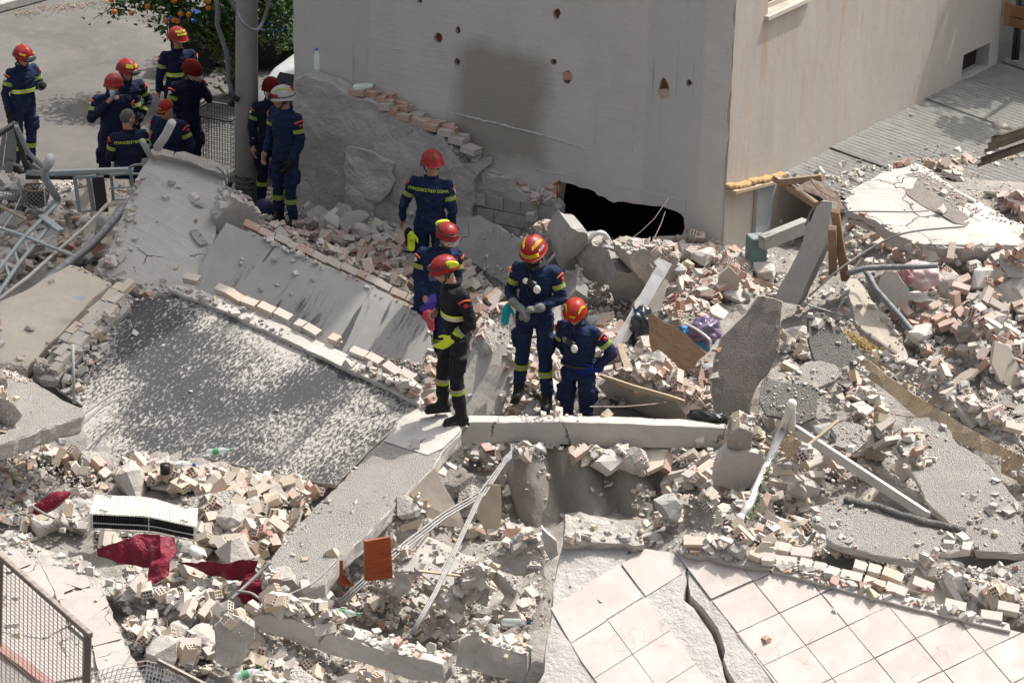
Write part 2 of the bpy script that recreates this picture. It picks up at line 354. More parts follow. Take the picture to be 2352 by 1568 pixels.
# ------------------------------------------------------------------ generic broken slab
def resample(pts, seg, jag):
    out = []; n = len(pts)
    for i in range(n):
        a = Vector(pts[i]); b = Vector(pts[(i+1) % n]); L = (b-a).length; k = max(1, int(L/seg)); d = (b-a)/max(L, 1e-6); nn = Vector((-d.y, d.x))
        for j in range(k):
            t = j/k; p = a.lerp(b, t)
            if jag: 
                q = noise.noise(Vector((p.x*5, p.y*5, len(pts))))*jag*1.6 + random.uniform(-jag, jag)*.5
                if j > 0: p = p+nn*q+d*random.uniform(-.3, .3)*seg*.5
            out.append(p)
    return out
def slab(name, pts, pl, th, mat, jag=.015, seg=.09, disp=.008, label=None, cat=None, group=None, parent=None, solid=True, sidemat=None, smooth=False, xdir=None, kind=None):
    W_ = [PP(x, y, pl) for x, y in pts]; c = sum(W_, Vector())/len(W_); n = pl[1]
    X = (xdir if xdir is not None else max(((W_[(i+1) % len(W_)]-W_[i]) for i in range(len(W_))), key=lambda v: v.length))
    if X.x < 0: X = -X
    M_ = frame(X, n, c); Mi = M_.inverted(); loc = [(Mi @ q).to_2d() for q in W_]
    if sum(loc[i].x*loc[(i+1) % len(loc)].y-loc[(i+1) % len(loc)].x*loc[i].y for i in range(len(loc))) < 0: loc = loc[::-1]
    ring = resample(loc, seg, jag); N = len(ring)
    xs = [p.x for p in ring]; ys = [p.y for p in ring]; inner = []
    st_ = .13
    x = min(xs)+st_*.5
    def inside(q):
        r = False; j = N-1
        for i in range(N):
            if (ring[i].y > q[1]) != (ring[j].y > q[1]) and q[0] < (ring[j].x-ring[i].x)*(q[1]-ring[i].y)/(ring[j].y-ring[i].y)+ring[i].x: r = not r
            j = i
        return r
    while x < max(xs):
        y = min(ys)+st_*.5
        while y < max(ys):
            q = (x+random.uniform(-.04, .04), y+random.uniform(-.04, .04))
            if inside(q) and min((ring[i].x-q[0])**2+(ring[i].y-q[1])**2 for i in range(N)) > .0025: inner.append(Vector(q))
            y += st_
        x += st_
    vs_, es, fs, ov, oe, of = geometry.delaunay_2d_cdt([Vector(p) for p in ring]+inner, [(i, (i+1) % N) for i in range(N)], [], 1, 1e-5)
    bm = bmesh.new(); bv = []
    for i, p in enumerate(vs_):
        z = disp*noise.fractal(Vector((p.x*3, p.y*3, c.x)), 1, 2, 3)*2 if i >= N else -random.uniform(0, .006)
        bv.append(bm.verts.new((p.x, p.y, z)))
    for f_ in fs:
        try: bm.faces.new([bv[i] for i in f_]).smooth = smooth
        except ValueError: pass
    rings = [bv[:N]]
    cc = Vector((sum(xs)/N, sum(ys)/N))
    for t, o in ((.12, .006), (.45, 0), (.8, -.004), (1, -.012)):
        r = []
        for i in range(N):
            a = ring[i-1]; b = ring[(i+1) % N]; d = (b-a); nn = Vector((d.y, -d.x)); nn = nn/max(nn.length, 1e-6)
            p = ring[i]+nn*(o+random.uniform(-1, 1)*min(jag, .02)*.55)
            r.append(bm.verts.new((p.x, p.y, -th*(t+random.uniform(-.06, .06)*(t < 1)*(jag > 0)))))
        rings.append(r)
    side = []
    for q in range(len(rings)-1):
        for i in range(N):
            j = (i+1) % N
            try: f_ = bm.faces.new((rings[q][j], rings[q][i], rings[q+1][i], rings[q+1][j])); side.append(f_)
            except ValueError: pass
    try: bm.faces.new(rings[-1][::-1])
    except ValueError: pass
    mats = [mat]
    if sidemat:
        mats.append(sidemat)
        for f_ in side: f_.material_index = 1
    o = link(name, bmd(name, bm, mats), parent, M_); tag(o, label, cat, group, kind)
    if solid: SOLIDS.append(o)
    return o
def box_slab(name, a, b, c, th, mat, **k):   # not used for outlines: quad a,b,(c) world
    pass
_rockc = {}
def rock_mesh(seed, mat, dims, sub=True):
    key = (seed, mat.name, tuple(dims))
    if key in _rockc: return _rockc[key]
    r = random.Random(seed*13+5); bm = bmesh.new()
    for _ in range(18):
        v = Vector((r.uniform(-1, 1), r.uniform(-1, 1), r.uniform(-1, 1))); m_ = max(abs(v.x), abs(v.y), abs(v.z)); v = v/m_*(m_*.35+.65)
        bm.verts.new((v.x*dims[0]/2, v.y*dims[1]/2, v.z*dims[2]/2))
    h = bmesh.ops.convex_hull(bm, input=bm.verts); 
    dead = [v for v in bm.verts if not v.link_faces]; bmesh.ops.delete(bm, geom=dead, context='VERTS')
    if sub:
        bmesh.ops.triangulate(bm, faces=bm.faces); bmesh.ops.subdivide_edges(bm, edges=bm.edges, cuts=1 if max(dims) < .25 else 2, use_grid_fill=True)
        for v in bm.verts: v.co += Vector([noise.noise(v.co*14+Vector((seed, k, 0)))*.10*min(dims) for k in range(3)])
    me = bmd('rock', bm, mat); _rockc[key] = me; return me
def rock(name, x, y, z, dims, mat, seed, rot=(0, 0, 0), label=None, cat='rubble chunk', group=None):
    o = link(name, rock_mesh(seed, mat, dims)); o.location = P(x, y, z); o.rotation_euler = rot
    tag(o, label, cat, group); SOLIDS.append(o); return o

# ------------------------------------------------------------------ bricks
def brick_mesh(L, W_, H, mat, both=True, broken=0, seed=0):
    r = random.Random(seed); bm = bmesh.new(); xs = [-W_/2+W_*k for k in (0, .09, .31, .385, .615, .69, .91, 1)]; zs = [-H/2+H*k for k in (0, .14, .42, .58, .86, 1)]
    def end(x, s, holes=True):
        g = [[bm.verts.new((x+(r.uniform(-broken, broken) if broken and s > 0 else 0), a, b)) for b in zs] for a in xs]
        for i in range(7):
            for j in range(5):
                q = [g[i][j], g[i+1][j], g[i+1][j+1], g[i][j+1]]
                if s < 0: q = q[::-1]
                if holes and i % 2 == 1 and j % 2 == 1:
                    k = [bm.verts.new(v.co+Vector((-s*.045, 0, 0))) for v in q]
                    for a in range(4): bm.faces.new((q[a], q[(a+1) % 4], k[(a+1) % 4], k[a]))
                    bm.faces.new(k)
                else: bm.faces.new(q)
        return [g[i][0] for i in range(8)]+[g[7][j] for j in range(1, 6)]+[g[i][5] for i in range(6, -1, -1)]+[g[0][j] for j in range(4, 0, -1)]
    a = end(L/2, 1); b = end(-L/2, -1, both); n = len(a)
    for i in range(n):
        j = (i+1) % n
        bm.faces.new((a[i], b[i], b[j], a[j]))
    return bmd('brick', bm, mat)
def shard_mesh(L, W_, H, mat, seed):
    r = random.Random(seed); bm = bmesh.new(); k = r.choice([4, 5, 6]); ring = []
    for i in range(k):
        t = 2*math.pi*(i+r.uniform(-.3, .3))/k; ring.append((math.cos(t)*L/2*r.uniform(.75, 1.1), math.sin(t)*W_/2*r.uniform(.75, 1.1)))
    t_ = [bm.verts.new((x, y, H/2)) for x, y in ring]; b_ = [bm.verts.new((x*1.03, y*1.03, -H/2+r.uniform(0, H*.2))) for x, y in ring]
    bm.faces.new(t_); bm.faces.new(b_[::-1])
    for i in range(k): bm.faces.new((t_[i], b_[i], b_[(i+1) % k], t_[(i+1) % k]))
    return bmd('shard', bm, mat)
BL, BW, BH = .195, .098, .078
BM = {}
for nm, mt in (('cream', BR_CREAM), ('red', BR_RED), ('grey', BR_GREY)):
    BM[nm] = [brick_mesh(BL, BW, BH, mt), brick_mesh(BL, BH, BW*.8, mt, seed=2)]
    BM[nm+'_half'] = [brick_mesh(BL*.55, BW, BH, mt, True, .018, 3), brick_mesh(BL*.7, BW, BH*.95, mt, True, .02, 4)]
    BM[nm+'_shard'] = [shard_mesh(.14, .085, .016, mt, s_) for s_ in range(4)]+[shard_mesh(.10, .06, .05, mt, s_+9) for s_ in range(2)]
BM['plaster'] = [shard_mesh(.22, .15, .028, PLASTER, 21), shard_mesh(.16, .13, .025, CONC, 22), shard_mesh(.13, .11, .03, PLASTER, 23), shard_mesh(.26, .13, .022, PLASTER_IN, 24)]
BM['chunk'] = [rock_mesh(s_, m_, d_) for s_, m_, d_ in ((31, CONC_ROUGH, (.2, .15, .13)), (32, CONC_ROUGH, (.15, .13, .1)), (33, CONC_GREY, (.17, .12, .1)), (34, PLASTER, (.13, .1, .09)), (35, CONC_ROUGH, (.12, .09, .08)), (36, STUCCO, (.24, .18, .07)))]
def brick_row(parent, a, b, up, kinds=('cream',), gap=.008, skip=.12, jit=.008, tilt=4, half=.15, wig=.02):
    """bricks still mortared in a row from a to b (world points), as parts of parent"""
    a = Vector(a); b = Vector(b); d = b-a; L = d.length; d.normalize(); s_ = 0
    inv = parent.matrix_basis.inverted()
    while s_ < L-.05:
        half_ = random.random() < half; l_ = BL*.55 if half_ else BL
        if random.random() > skip:
            k = random.choice(kinds); me = (BM[k+'_half'][0] if half_ else BM[k][0])
            m = frame(d, up, a+d*(s_+l_/2)+up*(BH/2+random.uniform(-jit, jit))+d.cross(up)*random.uniform(-wig, wig))
            m = m @ Matrix.Rotation(R(random.uniform(-tilt, tilt)), 4, 'Z') @ Matrix.Rotation(R(random.uniform(-tilt, tilt)), 4, 'Y')
            link('brick', me, parent, inv @ m)
        s_ += l_+gap+random.uniform(0, .01)

# ------------------------------------------------------------------ the damaged house
A1 = R(27); A2 = R(57)
CB = P(1657, 622, .8); CB.z = 0
dL = Vector((math.cos(A1), -math.sin(A1), 0)); nL = Vector((-math.sin(A1), -math.cos(A1), 0))
dR = Vector((math.cos(A2), math.sin(A2), 0)); nR = Vector((math.sin(A2), -math.cos(A2), 0))
UP = Vector((0, 0, 1))
ML = frame(dL, nL, CB); MR = frame(dR, nR, CB)
plL = (CB, nL); plR = (CB, nR)
def wl(x, y): q = ML.inverted() @ PP(x, y, plL); return (q.x, q.y)
def wr(x, y): q = MR.inverted() @ PP(x, y, plR); return (q.x, q.y)
house = empty('damaged_house', CB, label='grey damaged house with brick pocked party wall and sunlit beige side wall', cat='house')
hinv = Matrix.Translation(-CB)
def holed_wall(name, outer, holes, M_, th, mat, recess, backmat, jit=0):
    bm = bmesh.new(); loops = [[Vector((x, y, 0)) for x, y in outer]]+[[Vector((x, y, 0)) for x, y in h] for h, _ in holes]
    tri = geometry.tessellate_polygon(loops); flatv = [v for l_ in loops for v in l_]; bv = [bm.verts.new(v) for v in flatv]
    for t in tri:
        try: bm.faces.new([bv[i] for i in t])
        except ValueError: pass
    i0 = 0
    for li, l_ in enumerate(loops):
        dep = th if li == 0 else holes[li-1][1]
        bb = [bm.verts.new((v.x, v.y, -dep)) for v in l_]; n = len(l_)
        for i in range(n):
            j = (i+1) % n; bm.faces.new((bv[i0+i], bv[i0+j], bb[j], bb[i]))
        if li > 0 and dep < th: 
            f_ = bm.faces.new(bb); f_.material_index = 1
        i0 += n
    bmesh.ops.recalc_face_normals(bm, faces=bm.faces)
    return link(name, bmd(name, bm, [mat, backmat]), house, hinv @ M_)
def wallmat():
    s = NB('party_wall_render'); v = s.coord(); sp = s.n('ShaderNodeSeparateXYZ'); s.l(v, sp.inputs[0]); X, Y = sp.outputs[0], sp.outputs[1]
    a = s.mix(s.ramp(s.noise(v, .9, 6, .7), .3, .7), (.62, .59, .55), (.51, .48, .445))
    # squeezed mortar courses
    wob = s.math('MULTIPLY', s.noise(s.coord(scale=(1, .3, 1)), 3., 3), .05)
    yy = s.math('ADD', Y, wob); c = s.math('ABSOLUTE', s.math('SUBTRACT', s.math('FRACT', s.math('MULTIPLY', yy, 13.)), .5))
    ridge = s.math('MULTIPLY', s.ramp(c, .36, .5), s.ramp(s.noise(s.coord(scale=(1.4, 4, 1)), 4, 4, .7), .42, .62))
    col_m = s.math('MAXIMUM', s.ramp(X, -.55, -.75, 0, 1), 0.)     # 0 near the corner pillar
    x1, x2 = wl(1480, 300)[0], wl(1610, 300)[0]; x3 = wl(848, 100)[0]
    strip = s.math('MULTIPLY', s.ramp(X, x1-.03, x1+.03), s.ramp(X, x2+.03, x2-.03)); left = s.ramp(X, x3+.03, x3-.03)
    pil = s.math('MAXIMUM', strip, left); low = s.ramp(s.math('ADD', Y, s.math('MULTIPLY', X, .0)), 2.35, 2.3)
    courses = s.math('MULTIPLY', ridge, s.math('SUBTRACT', 1., s.math('MAXIMUM', pil, s.math('MULTIPLY', low, .7))))
    n = s.bump(courses, .4, .015); n = s.bump(s.noise(v, 12, 6, .7), .45, .025, n); n = s.bump(s.noise(s.coord(scale=(1, 3, 1)), 30, 4, .7), .35, .01, n)
    col = s.mix(s.math('MULTIPLY', courses, .5), a, (.60, .575, .55))
    col = s.mix(s.math('MULTIPLY', pil, .5), col, (.44, .43, .42))
    # vertical cracks and drips
    dr = s.noise(s.coord(scale=(14, .35, 1)), 1.5, 5, .7); col = s.mix(s.math('MULTIPLY', s.ramp(dr, .60, .72), s.math('MULTIPLY', pil, .55)), col, (.13, .125, .12))
    # damp stain
    sx, sy = wl(1150, 240); d = s.n('ShaderNodeVectorMath', operation='SUBTRACT'); s.l(v, d.inputs[0]); d.inputs[1].default_value = (sx, sy, 0)
    q = s.n('ShaderNodeSeparateXYZ'); s.l(d.outputs[0], q.inputs[0])
    def bx(c_, h_): return s.ramp(s.math('ADD', s.math('ABSOLUTE', c_), s.math('MULTIPLY', s.noise(v, 1.6, 5, .6), .5)), h_+.36, h_+.12)
    stn = s.math('MULTIPLY', bx(q.outputs[0], .62), bx(q.outputs[1], .72))
    col = s.mix(s.math('MULTIPLY', stn, .6), col, (.20, .165, .12))
    stn2 = s.ramp(s.noise(v, 2.2, 5, .7), .55, .75, 0, .25); col = s.mix(stn2, col, (.33, .30, .265))
    col = s.mix(s.ramp(s.noise(v, 30, 3, .8), .72, .76, 0, .7), col, (.12, .11, .10))
    return s.done(col, .95, n)
def sidemat():
    s = NB('beige_side_render'); v = s.coord(); sp = s.n('ShaderNodeSeparateXYZ'); s.l(v, sp.inputs[0])
    a = s.mix(s.ramp(s.noise(s.coord(scale=(1.8, .5, 1)), 1.3, 5, .6), .3, .7), (.47, .425, .375), (.38, .34, .30))
    rn = s.noise(s.coord(scale=(9, .25, 1)), 1.6, 5, .65); a = s.mix(s.ramp(rn, .45, .7, 0, .5), a, (.46, .42, .38))
    a = s.mix(s.ramp(s.noise(s.coord(scale=(4, .5, 1), loc=(4, 1, 0)), 1.2, 5, .7), .52, .7, 0, .6), a, (.40, .265, .165))
    a = s.mix(s.ramp(sp.outputs[1], 3.2, 1.2, 0, .45), a, (.47, .43, .39))
    a = s.mix(s.ramp(sp.outputs[0], 3., 7.5, 0, .6), a, (.40, .385, .36))
    n = s.bump(s.noise(v, 60, 4, .7), .35, .008); n = s.bump(s.noise(v, 4, 3), .2, .03, n)
    return s.done(a, .93, n)
BRK_EXP = concrete('exposed_brick_back', (.34, .13, .07), (.24, .085, .05), grain=.8, pits=.3)
def blob(k, cx, cy, rx, ry, n=11, f=wl, jig=.16):
    out = []
    for i in range(n):
        t = 2*math.pi*i/n; q = 1+random.uniform(-jig, jig); out.append(f(*T1(k, cx+rx*q*math.cos(t), cy+ry*q*math.sin(t))))
    return out
xl = wl(672, 100)[0]
LW = -xl
outer = [(xl, 0), (0, 0)]
yy = 0
while yy < 22.9:
    yy += .18; outer.append((-.004+random.uniform(-.035, .004), min(yy, 23)))
outer += [(xl, 23)]
yy = 23
while yy > .4:
    yy -= .25; outer.append((xl+random.uniform(-.012, .03), yy))
big = [wl(*q) for q in T(2, (1490, 1238), (1545, 1250), (1600, 1262), (1640, 1283), (1700, 1292), (1745, 1312), (1760, 1335), (1800, 1345), (1840, 1372), (1870, 1386), (1905, 1378), (1950, 1380), (2000, 1392), (2060, 1398), (2130, 1408), (2200, 1412), (2250, 1430), (2290, 1442), (2330, 1462), (2352, 1490))]
big += [wl(*q) for q in ((1571, 508), (1573, 525), (1562, 548), (1558, 610), (1420, 606), (1274, 596), (1271, 520), (1274, 470))]
holes = [(big, .25)]+[(blob(2, *h), .07) for h in ((1480, 95, 27, 36), (805, 207, 18, 28), (672, 263, 30, 36), (800, 427, 22, 27), (1458, 425, 23, 22), (1553, 530, 30, 46), (2212, 600, 34, 74), (545, 8, 20, 16))]+[(blob(3, 60, 567, 20, 24), .07)]
holed_wall('party_wall', outer, holes, ML, .25, wallmat(), 0, BRK_EXP)
# broken brick left inside the two deepest pockets
for (k, cx, cy) in ((2, 2212, 640), (2, 1553, 520)):
    x, y = wl(*T1(k, cx, cy)); m = ML @ Matrix.Translation((x, y, -.03)) @ Matrix.Rotation(R(12), 4, 'Z')
    link('brick', BM['red_half'][0], house, hinv @ m)
# rough mortar beads on the party wall: slab line and pillar edges
for (k, pts), rr_ in (((2, [(735, 765), (1000, 830), (1300, 900), (1500, 960), (1740, 1035)]), .016), ((2, [(188, 190), (186, 400), (180, 590)]), .008), ((2, [(1775, -200), (1765, 400), (1740, 1030)]), .009), ((2, [(2055, -200), (2045, 400), (1990, 1080)]), .007), ((2, [(1330, 1150), (1700, 1230), (2100, 1310), (2352, 1375)]), .008), ((2, [(340, 330), (420, 345)]), .014), ((2, [(1700, 770), (2050, 850)]), .006)):
    w_ = []; bm = bmesh.new()
    for a_, b_ in zip(pts, pts[1:]):
        for t_ in range(14):
            u_ = t_/14; w_.append(PP(*T1(k, a_[0]+(b_[0]-a_[0])*u_, a_[1]+(b_[1]-a_[1])*u_), plL)-CB+dL*random.uniform(-.008, .008)+UP*random.uniform(-.008, .008))
    add_tube(bm, w_, [.7*rr_*random.uniform(.3, 1.5) for _ in w_], 6); link('mortar_bead', bmd('mortar_bead', bm, PLASTER), house)
# side wall
xr = wr(2297, 60)[0]
def q3(*p): return [wr(*q) for q in T(3, *p)]
win1 = q3((600, 95), (872, -18), (905, -520), (625, -400)); win2 = q3((1920, 548), (1940, 378), (2122, 292), (2105, 452))
outer = [(0, 0), (xr, 0), (xr, 23), (0, 23)]
yy = 23
while yy > .4: yy -= .18; outer.append((random.uniform(-.002, .02), yy))
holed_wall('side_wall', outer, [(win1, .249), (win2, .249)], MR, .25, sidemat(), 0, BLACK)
# remaining walls and roof close the dark inside
bm = bmesh.new()
BLc = CB+dL*(-LW); BR_ = CB+dR*xr; BB = BLc+dR*xr
def vquad(a, b, z0=0, z1=23):
    f_ = bm.faces.new([bm.verts.new((p.x, p.y, z)) for p, z in ((a, z0), (b, z0), (b, z1), (a, z1))])
vquad(BLc-nL*.25, BB); vquad(BB, BR_-nR*.25)
bm.faces.new([bm.verts.new((p.x, p.y, 23)) for p in (CB-nL*.01, BR_, BB, BLc)])
bmesh.ops.solidify(bm, geom=bm.faces[:], thickness=.12)
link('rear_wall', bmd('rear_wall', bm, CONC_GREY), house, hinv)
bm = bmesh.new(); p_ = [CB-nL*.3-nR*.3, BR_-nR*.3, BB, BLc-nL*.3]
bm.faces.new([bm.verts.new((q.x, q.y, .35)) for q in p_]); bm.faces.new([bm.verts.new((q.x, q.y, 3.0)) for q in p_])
link('floor_slab', bmd('floor_slab', bm, flat('shade_dark_floor', (.03, .028, .026), .9)), house, hinv)  # near-black colour stands in for the unlit inside seen through the hole
# top window: frame, glass, sill
wx0, wy0 = win1[0]; wx1 = win1[1][0]; wy0 = (win1[0][1]+win1[1][1])/2; wy1 = wy0+1.3
bm = bmesh.new()
def mrbox(bm, x0, x1, y0, y1, z0, z1, mi=0): add_box(bm, Matrix.Translation(((x0+x1)/2, (y0+y1)/2, (z0+z1)/2)), x1-x0, y1-y0, z1-z0, mi)
for a in ((wx0+.002, wx0+.06, wy0, wy1), (wx1-.06, wx1-.002, wy0, wy1), (wx0+.062, wx1-.062, wy0+.002, wy0+.06), (wx0+.1, wx0+.15, wy0+.062, wy1)): mrbox(bm, *a, -.17, -.12)
wf = link('window', bmd('window', bm, flat('cream_frame', (.50, .45, .37), .5, dust=.2)), house, hinv @ MR)
bm = bmesh.new(); mrbox(bm, wx0, wx1, wy0, wy1, -.16, -.15); link('pane', bmd('pane', bm, flat('dark_glass', (.02, .022, .024), .08, spec=.8)), wf)
bm = bmesh.new(); mrbox(bm, wx0-.07, wx1+.05, wy0-.05, wy0-.002, -.12, .055); link('window_sill', bmd('window_sill', bm, flat('marble_sill', (.56, .50, .42), .6, dust=.4)), wf)
# small cellar window: dark brown panel set back in the opening
bx0, bx1 = win2[0][0], win2[2][0]; by0, by1 = min(win2[0][1], win2[3][1]), max(win2[1][1], win2[2][1])
bm = bmesh.new(); mrbox(bm, bx0-.05, bx1+.05, by0-.05, by1+.05, -.20, -.19)
link('window', bmd('window', bm, flat('dark_brown_panel', (.025, .018, .014), .7)), house, hinv @ MR)
# ledge with torn insulating foam at the corner
a = wr(*T1(3, 310, 1300)); b = wr(*T1(3, 665, 1215))
bm = bmesh.new(); add_bar(bm, (a[0], a[1], .07), (b[0], b[1], .07), .035, .16, up=Vector((0, 0, 1)))
link('ledge_board', bmd('ledge_board', bm, WOOD_PALE), house, hinv @ MR)
bm = bmesh.new()
for i in range(16):
    t = (i+.5)/16; add_box(bm, Matrix.Translation((a[0]+(b[0]-a[0])*t, a[1]+(b[1]-a[1])*t+.05+random.uniform(-.012, .02), .05+random.uniform(-.01, .03))) @ Matrix.Rotation(random.uniform(-.3, .3), 4, 'Y'), .11, .05, .11, 0, .012)
link('foam_strip', bmd('foam_strip', bm, FOAM), house, hinv @ MR)
# grey-blue paint strip under the ledge line
# ------------------------------------------------------------------ lean-to roof of corrugated sheets
pa = PP(1792, 401, plR); pb = PP(2300, 141, plR)
vdir = (nR*1.0+Vector((0, 0, -.12))).normalized(); udir = (pb-pa); uL = udir.length; udir.normalize()
rn = udir.cross(vdir).normalized(); rn = rn if rn.z > 0 else -rn
CORR = flat('corrugated_fibre_cement', (.47, .475, .455), .8, 0, .5, dust=.5, bs=40, var=.3)
rooft = empty('lean_to_roof', pa, label='grey corrugated lean-to roof running along the beige side wall', cat='roof')
def corr(name, u0, u1, v0, v1, zoff, mat, parent, org, ud, vd, nn, pitch=.1, amp=.012, jagv=0, cutf=None):
    bm = bmesh.new(); nu = int((u1-u0)/pitch*8); rows = []
    nv = 10
    for j in range(nv+1):
        row = []
        for i in range(nu+1):
            u = u0+(u1-u0)*i/nu; e = (jagv*noise.noise(Vector((u*6, 1, 2))) if j == nv else 0)
            v = v0+(v1-v0+e)*j/nv
            row.append(bm.verts.new(org+ud*u+vd*v+nn*(zoff+amp*math.sin(2*math.pi*u/pitch)+.008*noise.noise(Vector((u, v, 3))))))
        rows.append(row)
    for j in range(nv):
        for i in range(nu): bm.faces.new((rows[j][i], rows[j][i+1], rows[j+1][i+1], rows[j+1][i])).smooth = True
    bmesh.ops.solidify(bm, geom=bm.faces[:], thickness=.006)
    return bmd(name, bm, mat)
# left boundary is cut where the rubble broke the roof: first sheet starts at the wall corner side
seam = 0
for k, (u0, u1, v0, v1, dz) in enumerate(((0, 1.32, .0, 1.75, .0), (1.24, 2.6, .0, 2.6, .022), (2.52, 3.9, 0, 3.4, 0), (3.82, 5.0, 0, 3.6, .022), (4.94, 6.1, 0, 3.8, 0.0), (6.02, 8.0, 0, 4.0, .022))):
    me = corr('roof_sheet', u0, u1, v0, v1, dz+.01*math.sin(k), CORR, rooft, Vector(), udir, vdir, rn, jagv=.05)
    link('roof_sheet', me, rooft)
bm = bmesh.new()
for v in (.6, 1.5): add_bar(bm, udir*.02+vdir*v-rn*.07, udir*7.5+vdir*v-rn*.07, .07, .07)
link('purlin', bmd('purlin', bm, WOOD_OLD), rooft)
SOLIDS += [c for c in rooft.children if c.name.startswith('roof_sheet')]
bm = bmesh.new()
for t in range(5):
    m, _L = bar_m(udir*-.02+vdir*(.1+t*.36)-rn*.05, udir*-.02+vdir*(.42+t*.36)-rn*.05); add_box(bm, m, .30, .05, .04)
link('eaves_block', bmd('eaves_block', bm, STEEL), rooft)

# ------------------------------------------------------------------ stub of the broken neighbouring wall, standing against the party wall
plS = (CB+nL*.32, nL)
def wallpart(name, pts, th, mat, **k): return slab(name, pts, plS, th, mat, xdir=dL, **k)
stub = slab('broken_wall_stub', T(1, (2010, 545), (2075, 515), (2130, 540), (2200, 560), (2300, 600))+T(2, (60, 650), (180, 690), (330, 770), (460, 830), (560, 890), (690, 925), (740, 1000), (800, 1090), (830, 1130), (960, 1110), (968, 1160), (905, 1250), (880, 1560))+[(1060, 620), (700, 620), (676, 545)],
    plS, .30, concrete('old_render', (.58, .56, .535), (.42, .405, .385), grain=1.0, pits=.6, big=1.6, lump=1.0), jag=.03, seg=.1, disp=.02, xdir=dL,
    label='ragged low stub of plastered wall with broken brick top against the party wall', cat='wall')
topl = T(2, (60, 640), (330, 765), (560, 885), (690, 925))
for i in range(3):
    for off in (.0, .1, .2):
        a = PP(*topl[i], plS)-nL*(.05+off); b = PP(*topl[i+1], plS)-nL*(.05+off)
        if i < 3: brick_row(stub, a, b, UP, ('red', 'red', 'grey'), skip=.15, tilt=12, half=.35, jit=.02)
for off in (0, .1): brick_row(stub, PP(*T1(2, 740, 930), plS)-nL*(.06+off)-UP*.05, PP(*T1(2, 930, 1080), plS)-nL*(.06+off)-UP*.05, UP, ('grey', 'red'), skip=.05, tilt=10)
# thick fallen plaster skin bulging from the stub
slab('plaster_skin', T(2, (40, 1010), (180, 1030), (320, 1090), (365, 1120), (345, 1190), (370, 1240), (330, 1310), (310, 1340), (220, 1400), (215, 1560), (60, 1559), (30, 1300)), (CB+nL*.39, nL), .07,
     concrete('lumpy_plaster', (.64, .62, .60), (.55, .535, .51), grain=.8, lump=1.6, pits=.2), jag=.03, disp=.03, xdir=dL, solid=False)
skin_ = [o for o in bpy.data.objects if o.name.startswith('plaster_skin')][0]
skin_.parent = stub; skin_.matrix_basis = stub.matrix_basis.inverted() @ skin_.matrix_basis
# low masonry of concrete blocks to the right of the stub
low = slab('block_wall_remnant', T(2, (905, 1250), (960, 1165), (1010, 1185), (1150, 1235), (1165, 1290), (1260, 1330), (1400, 1330), (1440, 1380), (1490, 1430), (1480, 1640), (860, 1640), (870, 1400)), (CB+nL*.22, nL), .22, concrete('block_render', (.56, .53, .50), (.43, .405, .375), grain=1, lump=1.1, pits=.5), jag=.03, disp=.02, xdir=dL,
     label='crumbling remnant of grey block masonry left of the black hole', cat='wall')
for r_ in range(3):
    y_ = 1330+r_*95
    for c_ in range(5):
        x_ = 880+c_*120+(r_ % 2)*55
        if x_ > 1440 or (y_ < 1400 and x_ > 1150 and x_ < 1170): continue
        o = slab('block', T(2, (x_, y_+ (x_-880)*.2-20), (x_+112, y_+(x_-768)*.2-20), (x_+112, y_+(x_-768)*.2+62), (x_, y_+(x_-880)*.2+62)), (CB+nL*(.245+random.uniform(0, .02)), nL), .05, CONC_GREY if (r_+c_) % 3 else CONC_ROUGH, jag=.008, xdir=dL, solid=False)
        o.parent = low; o.matrix_basis = low.matrix_basis.inverted() @ o.matrix_basis
rp = T(2, (1490, 1240), (1480, 1420), (1400, 1420), (1410, 1290))
o = slab('brick_stack', rp, (CB+nL*.06, nL), .1, BRK_EXP, jag=.02, xdir=dL, solid=False); o.parent = low; o.matrix_basis = low.matrix_basis.inverted() @ o.matrix_basis
for r_ in range(4):
    m = frame(-nL, UP, PP(*T1(2, 1450, 1290+r_*38), (CB+nL*.08, nL))) @ Matrix.Rotation(R(random.uniform(-8, 8)), 4, 'Z')
    link('brick', BM['red'][0], low, low.matrix_basis.inverted() @ m)
# right foot of the party wall: crumbled blocks at the corner
corner = slab('corner_masonry', [(1520, 560), (1560, 550), (1600, 560), (1640, 570), (1652, 590), (1650, 660), (1520, 655), (1510, 600)], (CB+nL*.2, nL), .22, CONC_ROUGH, jag=.03, disp=.03, xdir=dL, label='crumbled pale masonry at the foot of the house corner', cat='masonry')
# ------------------------------------------------------------------ large fallen slabs
def rel(o, parent):   # hang a world-placed object under a parent
    w_ = o.matrix_basis.copy(); o.parent = parent; o.matrix_basis = parent.matrix_basis.inverted() @ w_; return o
# tall pale slab leaning up behind the railing
pl1 = plane3((330, 670, 1.5), (400, 350, 2.6), (500, 520, 2.0))
s1 = slab('leaning_slab', T(1, (1030, 1075), (1200, 1085), (1370, 1140), (1555, 1215), (1550, 1370), (1500, 1440))+T(4, (1450, 120), (1400, 260), (1330, 415), (1320, 470), (1000, 480), (730, 330), (740, 230), (790, 40))+T(1, (860, 1420), (940, 1210)), pl1, .2, CONC_FACE, jag=.012,
    label='tall pale cracked concrete slab leaning up behind the dark dusty panel', cat='concrete slab')
plc = (pl1[0]+pl1[1]*.11, pl1[1])
slab('broken_slab_rim', T(1, (1180, 1075), (1200, 1040), (1260, 1035), (1400, 1080), (1560, 1140), (1540, 1200), (1400, 1150), (1300, 1105)), plc, .12, CONC_ROUGH, jag=.015, label='loose broken strip of concrete on top edge of the tall leaning slab', cat='concrete chunk')
